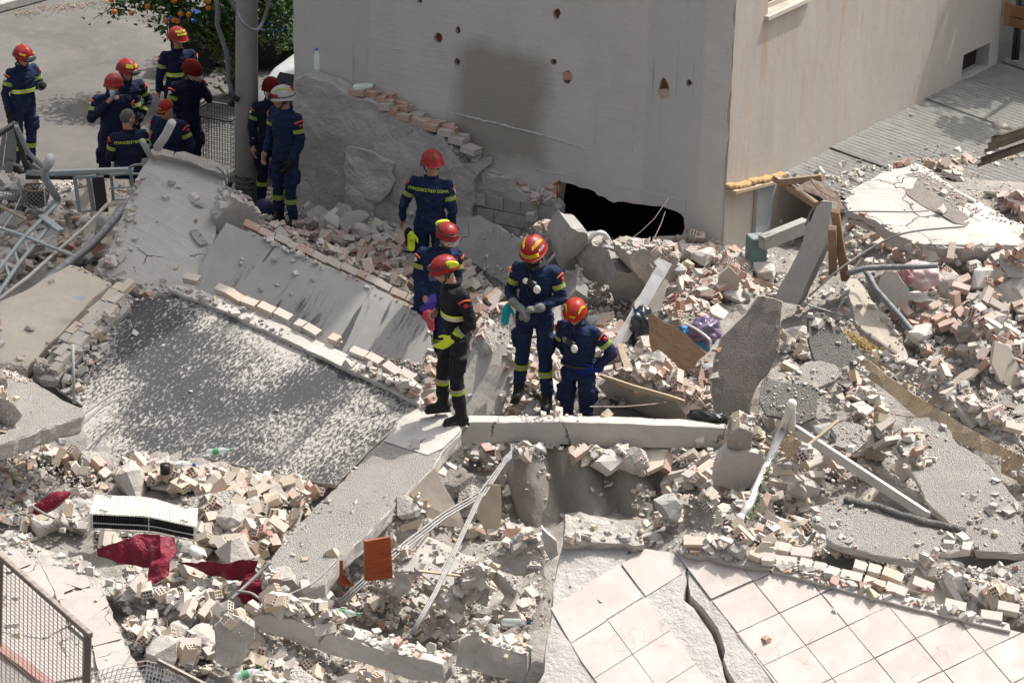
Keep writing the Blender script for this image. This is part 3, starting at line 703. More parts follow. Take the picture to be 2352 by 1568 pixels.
slab('broken_slab_rim', T(1, (1035, 1020), (1100, 1012), (1190, 1035), (1180, 1075), (1110, 1060), (1035, 1060)), plc, .12, CONC_ROUGH, jag=.015, label='small broken concrete lump at upper left corner of the tall leaning slab', cat='concrete chunk')
slab('concrete_flake', T(4, (1300, 15), (1350, 8), (1420, 100), (1370, 118)), (pl1[0]+pl1[1]*.04, pl1[1]), .04, CONC_GREY, label='small grey flake lying on face of the tall leaning slab', cat='concrete chunk')
slab('concrete_flake', T(1, (1330, 1370), (1400, 1380), (1390, 1410), (1330, 1395)), (pl1[0]+pl1[1]*.03, pl1[1]), .03, CONC_ROUGH, jag=.005, label='thin pale flake stuck mid-face on the tall leaning slab', cat='concrete chunk')
# scuffed grey wall panel with twin brick rows along its top
pl2 = plane3((445, 665, 1.5), (530, 515, 2.1), (985, 728, 1.5))
s2 = slab('scuffed_wall_panel', [(520, 512), (560, 530), (640, 560), (740, 607), (850, 655), (985, 735), (992, 840), (985, 935), (960, 900), (700, 780), (445, 690), (448, 640), (480, 575), (508, 530)], pl2, .06, SCUFF, jag=.004, disp=.003,
    label='grey wall panel with black scuff marks tilted behind the dark dusty panel', cat='wall panel')
n2 = pl2[1]; e2_ = (PP(985, 728, pl2)-PP(530, 515, pl2)).normalized(); back2 = -n2
rowpts = [(556, 516), (640, 553), (745, 600), (860, 650), (985, 716)]
for rr in range(2):
    for i in range(len(rowpts)-1):
        a = PP(*rowpts[i], pl2)+back2*(.06+rr*.21); b = PP(*rowpts[i+1], pl2)+back2*(.06+rr*.21)
        brick_row(s2, a, b, (e2_.cross(n2) if e2_.cross(n2).z > 0 else n2.cross(e2_)), ('grey', 'red', 'grey'), skip=.04, tilt=3, half=.1, wig=.006, gap=.003)
slab('mortar_bed', [(556, 512), (745, 596), (985, 710), (990, 690), (760, 580), (575, 500)], (pl2[0]-n2*.12, (n2*.1+UP).normalized()), .1, CONC_ROUGH, jag=.02, parent=None, label='strip of crumbled mortar between two brick rows on the grey panel edge', cat='mortar')
# big dark panel under dust
pl3 = plane3((350, 1065, 1.0), (400, 668, 1.95), (965, 925, 1.5))
s3 = slab('dark_dusty_panel', [(292, 690), (350, 682), (415, 668), (520, 712), (640, 768), (760, 825), (880, 880), (966, 925), (900, 985), (840, 1040), (770, 1112), (620, 1085), (480, 1052), (370, 1062), (240, 1050), (150, 1025), (178, 975), (190, 930), (130, 890), (118, 868), (180, 800), (240, 740)], pl3, .07, DARKW, jag=.006, disp=.006,
    label='big black wall panel under uneven white dust sloping across the left middle', cat='wall panel', sidemat=CONC_ROUGH)
n3 = pl3[1]; e3 = (PP(965, 925, pl3)-PP(415, 668, pl3)).normalized(); in3 = n3.cross(e3); in3 = in3 if in3.z > 0 else -in3
# plastered double brick course along its top edge
edge = slab('wall_panel_edge', [(385, 660), (430, 655), (520, 690), (640, 742), (770, 800), (880, 855), (940, 890), (968, 912), (962, 926), (880, 884), (760, 828), (640, 771), (520, 715), (410, 672)], (pl3[0]+n3*.06, n3), .12, PLASTER, jag=.012, disp=.012,
    label='long plaster and brick edge capping the top of the black dusty panel', cat='wall edge')
ep = [(420, 654), (520, 693), (640, 746), (770, 804), (880, 858), (935, 888)]
for i in range(len(ep)-1):
    brick_row(edge, PP(*ep[i], pl3)+n3*.04+in3*.06, PP(*ep[i+1], pl3)+n3*.04+in3*.06, n3, ('cream', 'grey', 'grey'), skip=.25, tilt=7, half=.3)
led = slab('wall_panel_edge', [(292, 688), (300, 700), (250, 745), (190, 805), (130, 872), (90, 870), (75, 850), (140, 790), (200, 735), (262, 670)], (pl3[0]+n3*.08, n3), .12, CONC_ROUGH, jag=.03, disp=.03,
    label='crumbling brick and plaster edge on the left of the black dusty panel', cat='wall edge')
lp = [(95, 862), (150, 805), (215, 740), (285, 672)]
for rr in range(3):
    for i in range(3):
        brick_row(led, PP(lp[i][0]+rr*14, lp[i][1]+rr*4, pl3)+n3*.07, PP(lp[i+1][0]+rr*12, lp[i+1][1]+rr*6, pl3)+n3*.07, n3, ('cream', 'grey'), skip=.3, tilt=9, half=.3)
# left slabs
pl6 = plane3((0, 850, 1.5), (200, 620, 1.85), (255, 650, 1.8))
slab('cream_floor_slab', T(4, (0, 500), (150, 440), (330, 330), (480, 250), (560, 270), (700, 350), (760, 375), (640, 470), (540, 580), (430, 700), (300, 820), (180, 960), (0, 960))+[(-60, 860), (-60, 730)], pl6, .15, PLASTER_IN, jag=.008,
     label='smooth beige slab under the grey pipes at the left edge', cat='concrete slab')
pl4 = plane3((0, 860, 1.95), (240, 950, 1.85), (0, 1018, 1.95))
slab('thick_grey_slab', T(4, (0, 965), (110, 990), (230, 1050), (330, 1110), (420, 1170), (560, 1230), (580, 1262), (560, 1290), (380, 1340), (190, 1410), (0, 1472))+[(-60, 1035), (-60, 880)], pl4, .19, STUCCO, jag=.015, sidemat=CONC_ROUGH,
     label='thick rough grey slab jutting in from the left edge', cat='concrete slab')
# slabs under the railing, upper left
plf = plane3((0, 470, 1.15), (150, 520, 1.1), (260, 400, 1.05))
slab('parapet_beam', T(1, (60, 1200), (190, 1235), (330, 1330), (420, 1380), (445, 1420), (430, 1440), (380, 1400), (200, 1330), (60, 1260)), plane3((20, 400, 1.3), (160, 470, 1.3), (30, 425, 1.3)), .28, PLASTER, jag=.01, label='broken white parapet arm below the wicker basket', cat='parapet')
slab('parapet_beam', T(1, (445, 1425), (415, 1375), (520, 1270), (600, 1200), (640, 1190), (640, 1215), (560, 1330)), plane3((150, 480, 1.3), (220, 400, 1.3), (165, 470, 1.3)), .25, CONC, jag=.01, label='broken white parapet arm slanting right below the bent railing', cat='parapet')
slab('parapet_beam', T(1, (0, 1215), (50, 1165), (60, 1260), (0, 1310))+[(-40, 460), (-40, 390)], plane3((0, 405, 1.3), (10, 400, 1.3), (0, 430, 1.3)), .25, PLASTER, jag=.01, label='stub of white parapet cut by the left picture edge', cat='parapet')
slab('cream_roof_slab', T(1, (60, 1270), (400, 1420), (640, 1215), (880, 1225), (900, 1400), (760, 1560), (620, 1700), (300, 1750), (0, 1640), (0, 1300))+[(-50, 560), (-50, 440)], plane3((0, 470, 1.1), (150, 560, 1.15), (300, 430, 1.0)), .15, PLASTER_IN, jag=.006, label='smooth cream slab beneath the bent grey railing', cat='concrete slab')
slab('pale_wedge_slab', T(1, (1540, 1430), (1620, 1370), (1700, 1400), (1790, 1530), (1800, 1640), (1650, 1700), (1500, 1620), (1480, 1500)), plane3((560, 560, 1.6), (600, 505, 1.9), (655, 560, 1.4)), .15, CONC, label='pale rounded slab corner leaning at the foot of the utility pole', cat='concrete chunk')
slab('pale_wedge_slab', T(1, (1540, 1265), (1600, 1300), (1700, 1340), (1728, 1360), (1650, 1345), (1560, 1310)), plane3((565, 430, 1.95), (620, 450, 1.8), (570, 440, 1.9)), .06, CONC_ROUGH, label='thin splinter of concrete pointing at the utility pole', cat='concrete chunk')
# diagonal beam in front of the black panel
pl5 = plane3((1000, 930, 1.62), (1058, 985, 1.6), (625, 1290, 1.28))
slab('diagonal_slab', T(5, (430, 1290), (560, 1215), (640, 1200), (740, 1230), (830, 1380), (690, 1530))+T(8, (620, 100), (400, 300), (200, 520), (0, 700))+[(745, 1340), (700, 1352), (660, 1330), (618, 1302), (625, 1280), (690, 1200), (780, 1110), (870, 1020)]+T(5, (230, 1540)), pl5, .17, STUCCO, jag=.012, sidemat=CONC,
     label='long granular concrete slab running diagonally below the man in black', cat='concrete slab')
slab('smooth_slab_patch', T(5, (440, 1285), (560, 1218), (640, 1205), (735, 1235), (822, 1378), (700, 1500), (600, 1545), (420, 1490), (300, 1450)), (pl5[0]+pl5[1]*.015, pl5[1]), .03, CONC_FACE, jag=.008, label='smooth pale end of the diagonal slab beneath the black boots', cat='concrete slab')
# horizontal beam
pl7 = plane3((1070, 1018, 1.27), (1665, 1033, 1.27), (1070, 976, 1.475))
slab('fallen_beam', [(1068, 972), (1110, 970), (1250, 969), (1400, 972), (1560, 978), (1668, 984), (1672, 1006), (1664, 1030), (1500, 1027), (1300, 1020), (1180, 1016), (1080, 1017), (1062, 1000)], pl7, .2, CONC_FACE, jag=.006, disp=.004,
     label='long straight fallen beam bridging the gap in front of the crouched shins', cat='concrete beam')
# centre: pale block between the two groups
slab('pale_sunlit_block', T(5, (850, 1010), (950, 820), (1010, 740), (1100, 800), (1200, 870), (1222, 940), (1190, 1040), (1130, 1180), (1090, 1300), (1020, 1320), (880, 1325), (860, 1200), (845, 1050)), plane3((1075, 965, 1.15), (1190, 900, 1.35), (1120, 790, 1.85)), .22, CONC_FACE, jag=.012,
     label='upright pale broken block catching the shadow of a helmet', cat='concrete block')
slab('shadowed_long_slab', [(1045, 500), (1100, 495), (1180, 540), (1325, 640), (1322, 665), (1270, 720), (1250, 740), (1230, 700), (1060, 585), (1030, 560)], plane3((1050, 560, 1.1), (1290, 710, 1.25), (1110, 500, 1.45)), .2, CONC_GREY, jag=.015,
     label='long grey slab lying in shadow behind the yellow crested helmet', cat='concrete slab')
slab('tilted_rubble_slab', T(5, (1000, 700), (1100, 560), (1180, 520), (1490, 480), (1560, 560), (1520, 640), (1420, 720), (1300, 740), (1200, 790), (1060, 800)), plane3((1080, 790, 1.1), (1320, 700, 1.25), (1130, 740, 1.25)), .2, CONC, jag=.015,
     label='pale slab behind the legs of the man holding gloves', cat='concrete slab')
for i, (pt, a, lab) in enumerate((
    (T(5, (1380, 130), (1450, 60), (1500, 70), (1510, 280), (1390, 290)), ((1370, 670, .95), (1400, 590, 1.5), (1420, 670, .9)), 'narrow grey block standing under the black hole'),
    (T(5, (1510, 100), (1580, 0), (1690, 40), (1700, 120), (1610, 290), (1530, 290)), ((1350, 670, 1.0), (1375, 572, 1.75), (1420, 650, 1.0)), 'grey angular block leaning up into the black hole'),
    (T(5, (1640, 230), (1730, 120), (1900, 150), (1960, 260), (1880, 330), (1870, 400), (1700, 360)), ((1400, 690, 1.0), (1430, 612, 1.5), (1490, 660, 1.1)), 'rounded grey concrete block beside the curved pale pipe'),
    (T(5, (1850, 400), (1890, 290), (2050, 320), (2100, 380), (1990, 540), (1900, 550)), ((1480, 700, 1.1), (1500, 660, 1.4), (1540, 690, 1.1)), 'flat grey block left of the long white panel'),
    (T(5, (1980, 180), (2080, 140), (2200, 170), (2330, 260), (2330, 360), (2100, 400), (2000, 270)), ((1560, 690, 1.1), (1590, 620, 1.5), (1640, 660, 1.1)), 'pale masonry lump below the right end of the black hole'))):
    slab('concrete_block', pt, plane3(*a), .28, CONC_GREY if i != 4 else CONC_ROUGH, jag=.02, disp=.02, label=lab, cat='concrete block')
slab('sunken_slab', T(5, (1760, 1080), (1850, 1030), (2000, 1060), (2200, 1150), (2352, 1230), (2352, 1300), (2340, 1340), (2120, 1330), (1980, 1250), (1850, 1180)), plane3((1400, 900, 1.3), (1560, 960, 1.2), (1480, 900, 1.5)), .14, CONC, jag=.015,
     label='flat grey slab with a crack behind the fallen beam', cat='concrete slab')
slab('pale_sliver', T(5, (2070, 1060), (2150, 900), (2200, 880), (2320, 960), (2330, 1010), (2220, 1110), (2120, 1110)), plane3((1480, 940, 1.3), (1500, 860, 1.6), (1560, 920, 1.35)), .12, PLASTER, label='pale angular slab under the rotten plywood', cat='concrete chunk')
# cavity below the beam: fluted concrete vault
def vault():
    ctr = T(8, (1130, 330), (1150, 120), (1250, 60), (1400, 60), (1530, 0), (1560, 60), (1620, 330), (1680, 250), (1760, 175), (1850, 220), (2000, 230), (2080, 330), (2110, 450))
    bm = bmesh.new(); nu, nv = 60, 22; a = PP(1160, 1060, plane3((1160, 1060, 1.05), (1560, 1060, 1.0), (1360, 1230, .35)))
    pl = plane3((1160, 1060, 1.15), (1560, 1080, 1.05), (1360, 1240, .45)); rows = []
    for j in range(nv+1):
        t = j/nv; row = []
        for i in range(nu+1):
            s_ = i/nu; x = 1150+s_*430+t*60; y = 1035+t*235+(75*max(0, s_-.45)*1.2)*(1-t)
            y += 16*abs(math.sin(s_*math.pi*3.2))*(1-t)*-1
            p = PP(x, y, pl)+pl[1]*(.26*abs(math.sin(s_*math.pi*3.6+.3))-.12)*(1-.3*t)
            p += pl[1]*.015*noise.fractal(p*5, 1, 2, 3)
            row.append(bm.verts.new(p))
        rows.append(row)
    for j in range(nv):
        for i in range(nu): bm.faces.new((rows[j][i], rows[j][i+1], rows[j+1][i+1], rows[j+1][i])).smooth = True
    bmesh.ops.solidify(bm, geom=bm.faces[:], thickness=.05); bmesh.ops.recalc_face_normals(bm, faces=bm.faces)
    o = link('fluted_slab', bmd('fluted_slab', bm, CONC)); tag(o, 'fluted pale concrete slab sagging into the pit below the fallen beam', 'concrete slab'); SOLIDS.append(o)
vault()
slab('undercut_slab', T(8, (1590, -10), (1980, 0), (1960, 50), (1800, 60), (1650, 30)), plane3((1320, 1060, 1.2), (1440, 1060, 1.2), (1380, 1035, 1.25)), .1, CONC_ROUGH, jag=.02, label='thin jagged slab just below the fallen beam', cat='concrete chunk')
slab('undercut_slab', T(8, (1590, 110), (1650, 60), (1800, 80), (1830, 120), (1850, 190), (1760, 200), (1680, 200)), plane3((1320, 1100, .95), (1400, 1070, 1.05), (1430, 1100, .95)), .18, CONC_GREY, jag=.02, label='rounded grey lump in the pit above the fluted slab', cat='concrete chunk')
# ---- right side
slab('tall_dark_slab', T(6, (540, 465), (640, 480), (700, 505), (690, 600), (680, 760), (675, 850), (600, 1000), (520, 1090), (460, 1250), (280, 1300), (240, 1250), (215, 1100), (240, 900), (290, 740), (450, 590)), plane3((1650, 960, 1.35), (1760, 960, 1.35), (1760, 690, 2.5)), .2, PEBBLE, jag=.008, sidemat=CONC, disp=.004,
     label='tall dark pebbled slab standing upright right of the plywood', cat='concrete slab')
slab('leaning_post', T(6, (650, 480), (770, 240), (840, 90), (860, 0))+T(3, (940, 1400), (990, 1375), (1040, 1380), (1030, 1480))+T(6, (1010, 40), (960, 180), (800, 525), (700, 500)), plane3((1790, 690, 1.6), (1835, 700, 1.6), (1905, 470, 2.7)), .2, CONC, jag=.012, label='narrow concrete post leaning beside the brown timbers', cat='concrete post')
slab('white_roof_slab', T(3, (1130, 1370), (1180, 1290), (1300, 1230), (1420, 1150), (1520, 1100), (1600, 1110), (1700, 1150), (1800, 1230), (1900, 1300), (2050, 1380), (2250, 1500))+[(2352, 515), (2400, 530), (2400, 560), (2330, 563), (2230, 562), (2120, 560), (2060, 540), (2010, 505), (1950, 485)], plane3((1960, 470, 2.75), (2230, 555, 2.6), (2110, 380, 2.92)), .16, CONC_FACE, jag=.015, disp=.012,
     label='big white slab with a grey pebbled patch at the upper right', cat='concrete slab')
plw = plane3((1960, 470, 2.75), (2230, 555, 2.6), (2110, 380, 2.92))
slab('pebbled_patch', T(3, (1480, 1210), (1560, 1185), (1640, 1175), (1750, 1230), (1860, 1290), (1980, 1360), (1940, 1410), (2000, 1480), (1960, 1540), (1880, 1520), (1760, 1450), (1640, 1390), (1560, 1330), (1510, 1260)), (plw[0]+plw[1]*.012, plw[1]), .02, PEBBLE, jag=.012, label='grey pebbled patch exposed on the big white slab', cat='screed')
slab('grey_beam_end', T(6, (1480, 0), (1520, 30), (1620, 90), (1800, 115), (2000, 105), (2200, 110), (2300, 80), (2330, 130), (2250, 130), (1900, 135), (1600, 110)), (plw[0]-plw[1]*.02, plw[1]), .2, CONC_ROUGH, jag=.02, label='ragged lower rim of the big white slab', cat='concrete chunk')
slab('sloping_panel', T(6, (1130, 390), (1160, 340), (1210, 345), (1300, 480), (1400, 590), (1500, 730), (1560, 880), (1540, 905), (1420, 820), (1300, 740), (1200, 640), (1180, 540)), plane3((1945, 650, 2.3), (2110, 830, 1.75), (2000, 650, 2.3)), .12, PLASTER_IN, jag=.014, sidemat=CONC_ROUGH,
     label='smooth cream panel sloping down beside the black pipe', cat='wall panel')
slab('white_crumpled_sheet', T(6, (1350, 400), (1400, 300), (1480, 300), (1560, 420), (1560, 540), (1460, 540), (1380, 470)), plane3((2035, 700, 2.15), (2100, 690, 2.2), (2060, 630, 2.5)), .03, PLASTER, label='crumpled white board under the long black pipe', cat='board')
slab('big_plaster_slab', T(6, (1990, 640), (2080, 600), (2160, 680), (2260, 740), (2330, 800), (2352, 830))+[(2420, 800), (2420, 1090), (2352, 1070), (2300, 1050)]+T(6, (2060, 1120), (2080, 980), (2000, 880), (2040, 760)), plane3((2250, 900, 1.8), (2352, 900, 1.8), (2300, 760, 2.15)), .12, STUCCO, jag=.02, label='pinkish granular slab beneath bricks at the right edge', cat='concrete slab')
slab('block_cluster', T(6, (2200, 180), (2352, 130), (2400, 200), (2352, 330), (2250, 330), (2200, 250)), plane3((2300, 640, 2.6), (2380, 640, 2.6), (2330, 590, 2.8)), .2, CONC, label='angular pale block jutting in at the right edge', cat='concrete block')
slab('stucco_fragment', T(6, (880, 620), (940, 575), (1010, 600), (1120, 720), (1200, 810), (1260, 880), (1200, 950), (1090, 1000), (1000, 960), (920, 900), (890, 800)), plane3((1840, 900, 1.95), (1960, 900, 1.9), (1880, 730, 2.5)), .07, STUCCO_D, jag=.015, label='grey granular fragment with a pointed top, highest of the wall pieces', cat='wall fragment')
slab('stucco_fragment', T(6, (760, 1000), (860, 915), (960, 905), (1060, 930), (1110, 985), (1060, 1040), (950, 1085), (860, 1060), (780, 1050)), plane3((1840, 940, 1.93), (1950, 940, 1.9), (1880, 860, 2.1)), .07, STUCCO, jag=.015, label='flat granular fragment below the pointed one', cat='wall fragment')
slab('stucco_fragment', T(6, (545, 1180), (580, 1020), (680, 1050), (770, 1060), (850, 1060), (950, 1110), (930, 1180), (930, 1290), (820, 1340), (720, 1300), (600, 1270)), plane3((1750, 1030, 1.78), (1900, 1040, 1.73), (1800, 900, 2.15)), .07, STUCCO_D, jag=.015, label='wide granular fragment right of the tall dark slab', cat='wall fragment')
slab('stucco_fragment', T(6, (1020, 1340), (1120, 1320), (1260, 1350), (1280, 1450), (1200, 1520), (1060, 1480), (1080, 1420)), plane3((1910, 1060, 1.85), (2010, 1060, 1.85), (1950, 1000, 1.98)), .06, STUCCO, jag=.012, label='small granular fragment left of the long white rail', cat='wall fragment')
slab('stucco_fragment', T(6, (1300, 1360), (1440, 1310), (1490, 1380), (1400, 1430), (1330, 1410)), plane3((2000, 1060, 1.7), (2080, 1060, 1.7), (2050, 1000, 1.85)), .05, STUCCO, jag=.012, label='little granular fragment above the long white rail', cat='wall fragment')
plB = plane3((2050, 1130, 1.75), (2352, 1280, 1.62), (2100, 950, 2.05))
slab('big_stucco_slab', T(6, (1480, 1500), (1540, 1400), (1600, 1300), (1700, 1290), (1850, 1380), (1900, 1480), (2050, 1559))+[(2352, 1170), (2420, 1200), (2420, 1290)]+T(9, (2352, 665), (2020, 650), (1990, 560), (1860, 480), (1720, 350), (1660, 250), (1600, 130), (1500, 30)), plB, .1, STUCCO, jag=.015, sidemat=PLASTER,
     label='largest granular wall slab spreading to the right edge', cat='wall slab')
plC = plane3((1880, 1220, 1.9), (2200, 1280, 1.85), (1950, 1150, 2.02))
slab('stucco_plate', T(9, (905, 400), (940, 350), (1040, 315), (1120, 320), (1300, 360), (1500, 430), (1700, 490), (1950, 550), (2000, 580), (1990, 640), (1920, 650), (1780, 660), (1690, 710), (1590, 730), (1470, 700), (1250, 650), (1050, 600), (1000, 560), (1000, 500), (910, 460)), plC, .09, STUCCO, jag=.015, sidemat=PLASTER,
     label='thick granular wall plate with a mortar ridge, above the tiled floor', cat='wall slab')
rid = bmesh.new(); rp = [PP(*q, plC)+plC[1]*.02 for q in T(9, (1125, 315), (1300, 350), (1480, 410), (1650, 460), (1800, 495), (1950, 530))]
add_tube(rid, [p+Vector((0, 0, random.uniform(-.006, .006))) for a, b in zip(rp, rp[1:]) for p in (a, a.lerp(b, .25), a.lerp(b, .5), a.lerp(b, .75))]+[rp[-1]], .035, 8)
for v in rid.verts: v.co += Vector([noise.noise(v.co*25+Vector((0, k*9, 0)))*.018 for k in range(3)])
o = link('mortar_ridge', bmd('mortar_ridge', rid, STUCCO_D)); tag(o, 'dark mortar ridge across the thick granular plate', 'mortar')
slab('stucco_plate', T(9, (990, 700), (1060, 650), (1200, 690), (1400, 745), (1430, 800), (1380, 840), (1200, 800), (1020, 760)), plane3((1900, 1300, 1.6), (2040, 1330, 1.55), (1950, 1270, 1.68)), .07, STUCCO_D, jag=.012, label='low granular plate tucked under the thick one', cat='wall slab')
slab('stucco_plate', T(9, (1640, 850), (1700, 800), (1900, 770), (2150, 780), (2352, 715))+[(2420, 1300), (2420, 1430), (2352, 1435)]+T(9, (2300, 1030), (2140, 1050), (1900, 960), (1700, 900)), plane3((2140, 1340, 1.6), (2352, 1420, 1.5), (2200, 1290, 1.75)), .08, STUCCO, jag=.015, label='granular plate at the lower right with a pink scrap on it', cat='wall slab')
slab('ochre_strip', T(6, (1230, 900), (1290, 905), (1400, 1000), (1550, 1110), (1750, 1230), (1900, 1330), (2100, 1440), (2352, 1559))+[(2352, 1110), (2300, 1085)]+T(6, (2200, 1559), (2000, 1500), (1880, 1440), (1800, 1360), (1620, 1290), (1450, 1140), (1330, 1050), (1240, 980)), plane3((2000, 930, 2.0), (2330, 1100, 1.75), (2100, 960, 2.0)), .05, OCHRE, jag=.01, label='long ochre stained strip under the fallen wall edge at right', cat='insulation')
slab('fallen_wall_edge', T(6, (1300, 890), (1420, 960), (1560, 1050), (1700, 1130), (1900, 1260), (2100, 1360), (2352, 1500))+[(2400, 1090), (2400, 1060), (2352, 1030)]+T(6, (2250, 1330), (2000, 1170), (1800, 1040), (1600, 940), (1450, 870), (1340, 850)), plane3((2010, 900, 2.08), (2330, 1060, 1.85), (2100, 890, 2.2)), .1, CONC_ROUGH, jag=.02, disp=.02, label='long crumbled wall edge running down to the right edge', cat='wall edge')
slab('left_stucco_chip', T(9, (0, 310), (40, 275), (150, 290), (230, 340), (300, 440), (260, 540), (130, 570), (0, 560))+T(8, (2230, 500), (2240, 400), (2300, 340)), plane3((1540, 1220, 1.6), (1650, 1230, 1.6), (1600, 1140, 1.9)), .08, STUCCO, jag=.015, label='granular chunk left of the white rails near the rosemary sprig', cat='wall fragment')
slab('cracked_plaster_block', T(9, (230, 200), (260, 60), (330, -30), (560, 0), (600, 80), (520, 190), (400, 250)), plane3((1640, 1120, 1.45), (1760, 1120, 1.45), (1680, 1050, 1.8)), .2, concrete('cracked_plaster', (.56, .53, .49), (.48, .45, .42), cracks=3., pits=.2), jag=.02, label='cracked pale block at the right end of the fallen beam', cat='concrete block')
slab('beam_end_stub', T(6, (350, 1400), (420, 1370), (500, 1400), (490, 1510), (440, 1559), (330, 1550)), plane3((1690, 1110, 1.35), (1730, 1110, 1.35), (1700, 1050, 1.75)), .2, CONC_ROUGH, jag=.02, label='stubby broken concrete end beside the fallen beam', cat='concrete block')
slab('ochre_board', T(9, (340, 400), (420, 330), (490, 250), (470, 360), (400, 400), (350, 430)), plane3((1700, 1180, 1.65), (1735, 1180, 1.65), (1720, 1140, 1.8)), .03, OCHRE, label='small ochre board behind the foot of the white rail', cat='board')
slab('ochre_board', T(6, (690, 1559), (700, 1450), (760, 1400), (860, 1500), (880, 1559))+T(9, (880, 20), (700, 10)), plane3((1800, 1130, 1.7), (1860, 1130, 1.7), (1820, 1080, 1.9)), .03, OCHRE, label='ochre board lying under the joint of the white rails', cat='board')
# ---- centre bottom
slab('cream_interior_panel', T(8, (560, 180), (650, 90), (700, 200), (780, 330), (830, 420), (860, 500), (700, 480), (600, 420), (480, 260)), plane3((1030, 1230, 1.0), (1110, 1200, 1.05), (1050, 1110, 1.5)), .04, PLASTER_IN, jag=.005, label='cream inner wall panel beneath the bundle of conduits', cat='wall panel')
slab('cream_interior_panel', T(8, (400, 320), (480, 300), (560, 360), (640, 450), (560, 520), (470, 480), (380, 520), (360, 600), (420, 640), (300, 560)), plane3((980, 1270, .95), (1080, 1230, 1.0), (1000, 1190, 1.2)), .04, PLASTER_IN, jag=.005, label='folded cream panel beside the diagonal slab', cat='wall panel')
slab('cream_door_panel', T(8, (940, 420), (950, 260), (1010, 200), (1095, 210), (1100, 400), (1095, 490), (1040, 520), (1000, 525)), plane3((1110, 1230, .95), (1160, 1230, .95), (1140, 1110, 1.5)), .04, flat('cream_board', (.50, .44, .34), .7, dust=.4), jag=.003, label='upright cream board at the fork of the conduits', cat='board')
slab('smooth_shelf_slab', T(8, (450, 650), (560, 535), (700, 600), (850, 680), (950, 700), (900, 770), (850, 760), (760, 780), (700, 780)), plane3((960, 1340, 1.1), (1160, 1380, 1.1), (1050, 1290, 1.25)), .03, flat('beige_laminate', (.53, .49, .43), .6, dust=.3), jag=.003, label='smooth beige shelf crossed by two conduits', cat='board')
slab('dusty_grey_slab', T(8, (380, 650), (450, 660), (700, 780), (860, 790), (760, 910), (640, 880), (540, 800), (400, 790)), plane3((960, 1400, 1.0), (1100, 1400, 1.0), (1020, 1340, 1.15)), .05, concrete('smudged_slab', (.50, .475, .44), (.30, .29, .28), pits=.3), jag=.01, label='smudged grey slab in front of the beige shelf', cat='wall panel')
slab('box_side_panel', T(8, (760, 910), (870, 770), (960, 760), (1020, 860), (1020, 920), (900, 960), (840, 1040), (740, 1060)), plane3((1060, 1460, .8), (1110, 1460, .85), (1130, 1380, 1.15)), .03, PLASTER_IN, jag=.01, label='cream box side opening below the beige shelf', cat='wall panel')
slab('tented_plaster_slab', T(8, (980, 700), (1080, 640), (1200, 590), (1370, 570), (1400, 700), (1405, 840), (1330, 800), (1200, 820), (1100, 780)), plane3((1180, 1370, 1.15), (1320, 1380, 1.15), (1250, 1290, 1.45)), .06, CONC_ROUGH, jag=.02, disp=.02, label='rough plaster slab tented left of the tiled floor', cat='wall slab')
slab('tent_side_board', T(8, (975, 720), (1000, 740), (1200, 930), (1190, 970), (1130, 970), (1000, 820)), plane3((1180, 1390, 1.05), (1230, 1450, .85), (1190, 1370, 1.2)), .05, CONC, jag=.012, label='narrow plaster edge slanting down from the tented slab', cat='wall slab')
slab('white_triangle_panel', T(8, (1380, 500), (1420, 540), (1480, 590), (1490, 680), (1440, 720), (1400, 640)), plane3((1300, 1370, 1.2), (1340, 1370, 1.2), (1310, 1300, 1.5)), .12, PLASTER, jag=.008, label='white triangular slab beside the top left tile corner', cat='wall slab')
pl10 = plane3((590, 1412, 1.3), (1020, 1545, 1.2), (1020, 1515, 1.32))
slab('lower_beam', T(7, (1720, 1110), (1830, 1090), (1900, 1120), (2100, 1170), (2352, 1240))+T(8, (200, 1310), (400, 1360), (600, 1400), (700, 1430), (720, 1559), (500, 1540), (250, 1450), (0, 1380))+T(7, (2200, 1340), (1900, 1230), (1780, 1200)), plane3((600, 1470, 1.05), (1000, 1568, .95), (700, 1425, 1.32)), .3, CONC_FACE, jag=.02, disp=.02,
     label='lower fallen beam across the bottom centre with a crumbled end', cat='concrete beam')
slab('rounded_concrete_lump', T(7, (1470, 1180), (1520, 1120), (1640, 1120), (1740, 1180), (1740, 1260), (1700, 1340), (1640, 1440), (1540, 1450), (1465, 1400), (1480, 1290)), plane3((500, 1530, 1.1), (570, 1530, 1.1), (530, 1430, 1.5)), .25, CONC_ROUGH, jag=.02, disp=.04, label='rounded concrete lump left of the lower fallen beam', cat='concrete block')
slab('rounded_concrete_lump', T(7, (1800, 930), (1850, 890), (1930, 860), (2000, 850), (2080, 930), (2030, 1020), (1950, 1080), (1850, 1070)), plane3((610, 1390, 1.05), (690, 1380, 1.05), (650, 1340, 1.3)), .2, CONC_ROUGH, jag=.02, disp=.04, label='concrete lump under the lower end of the diagonal slab', cat='concrete block')
slab('square_block', T(8, (800, 1390), (830, 1260), (880, 1230), (1000, 1260), (1100, 1310), (1280, 1370), (1280, 1490), (1250, 1559), (1000, 1500), (790, 1440)), plane3((1050, 1540, 1.1), (1200, 1568, 1.05), (1080, 1470, 1.4)), .3, CONC, jag=.02, disp=.03, label='chunky concrete block at the bottom left of the tiled floor', cat='concrete block')
slab('pale_lath_board', T(8, (890, 1220), (920, 1195), (1100, 1270), (1190, 1310), (1160, 1330), (1000, 1280)), plane3((1090, 1480, 1.48), (1200, 1505, 1.46), (1100, 1470, 1.5)), .03, PLASTER, jag=.004, label='pale broken tile lying on the chunky block', cat='board')
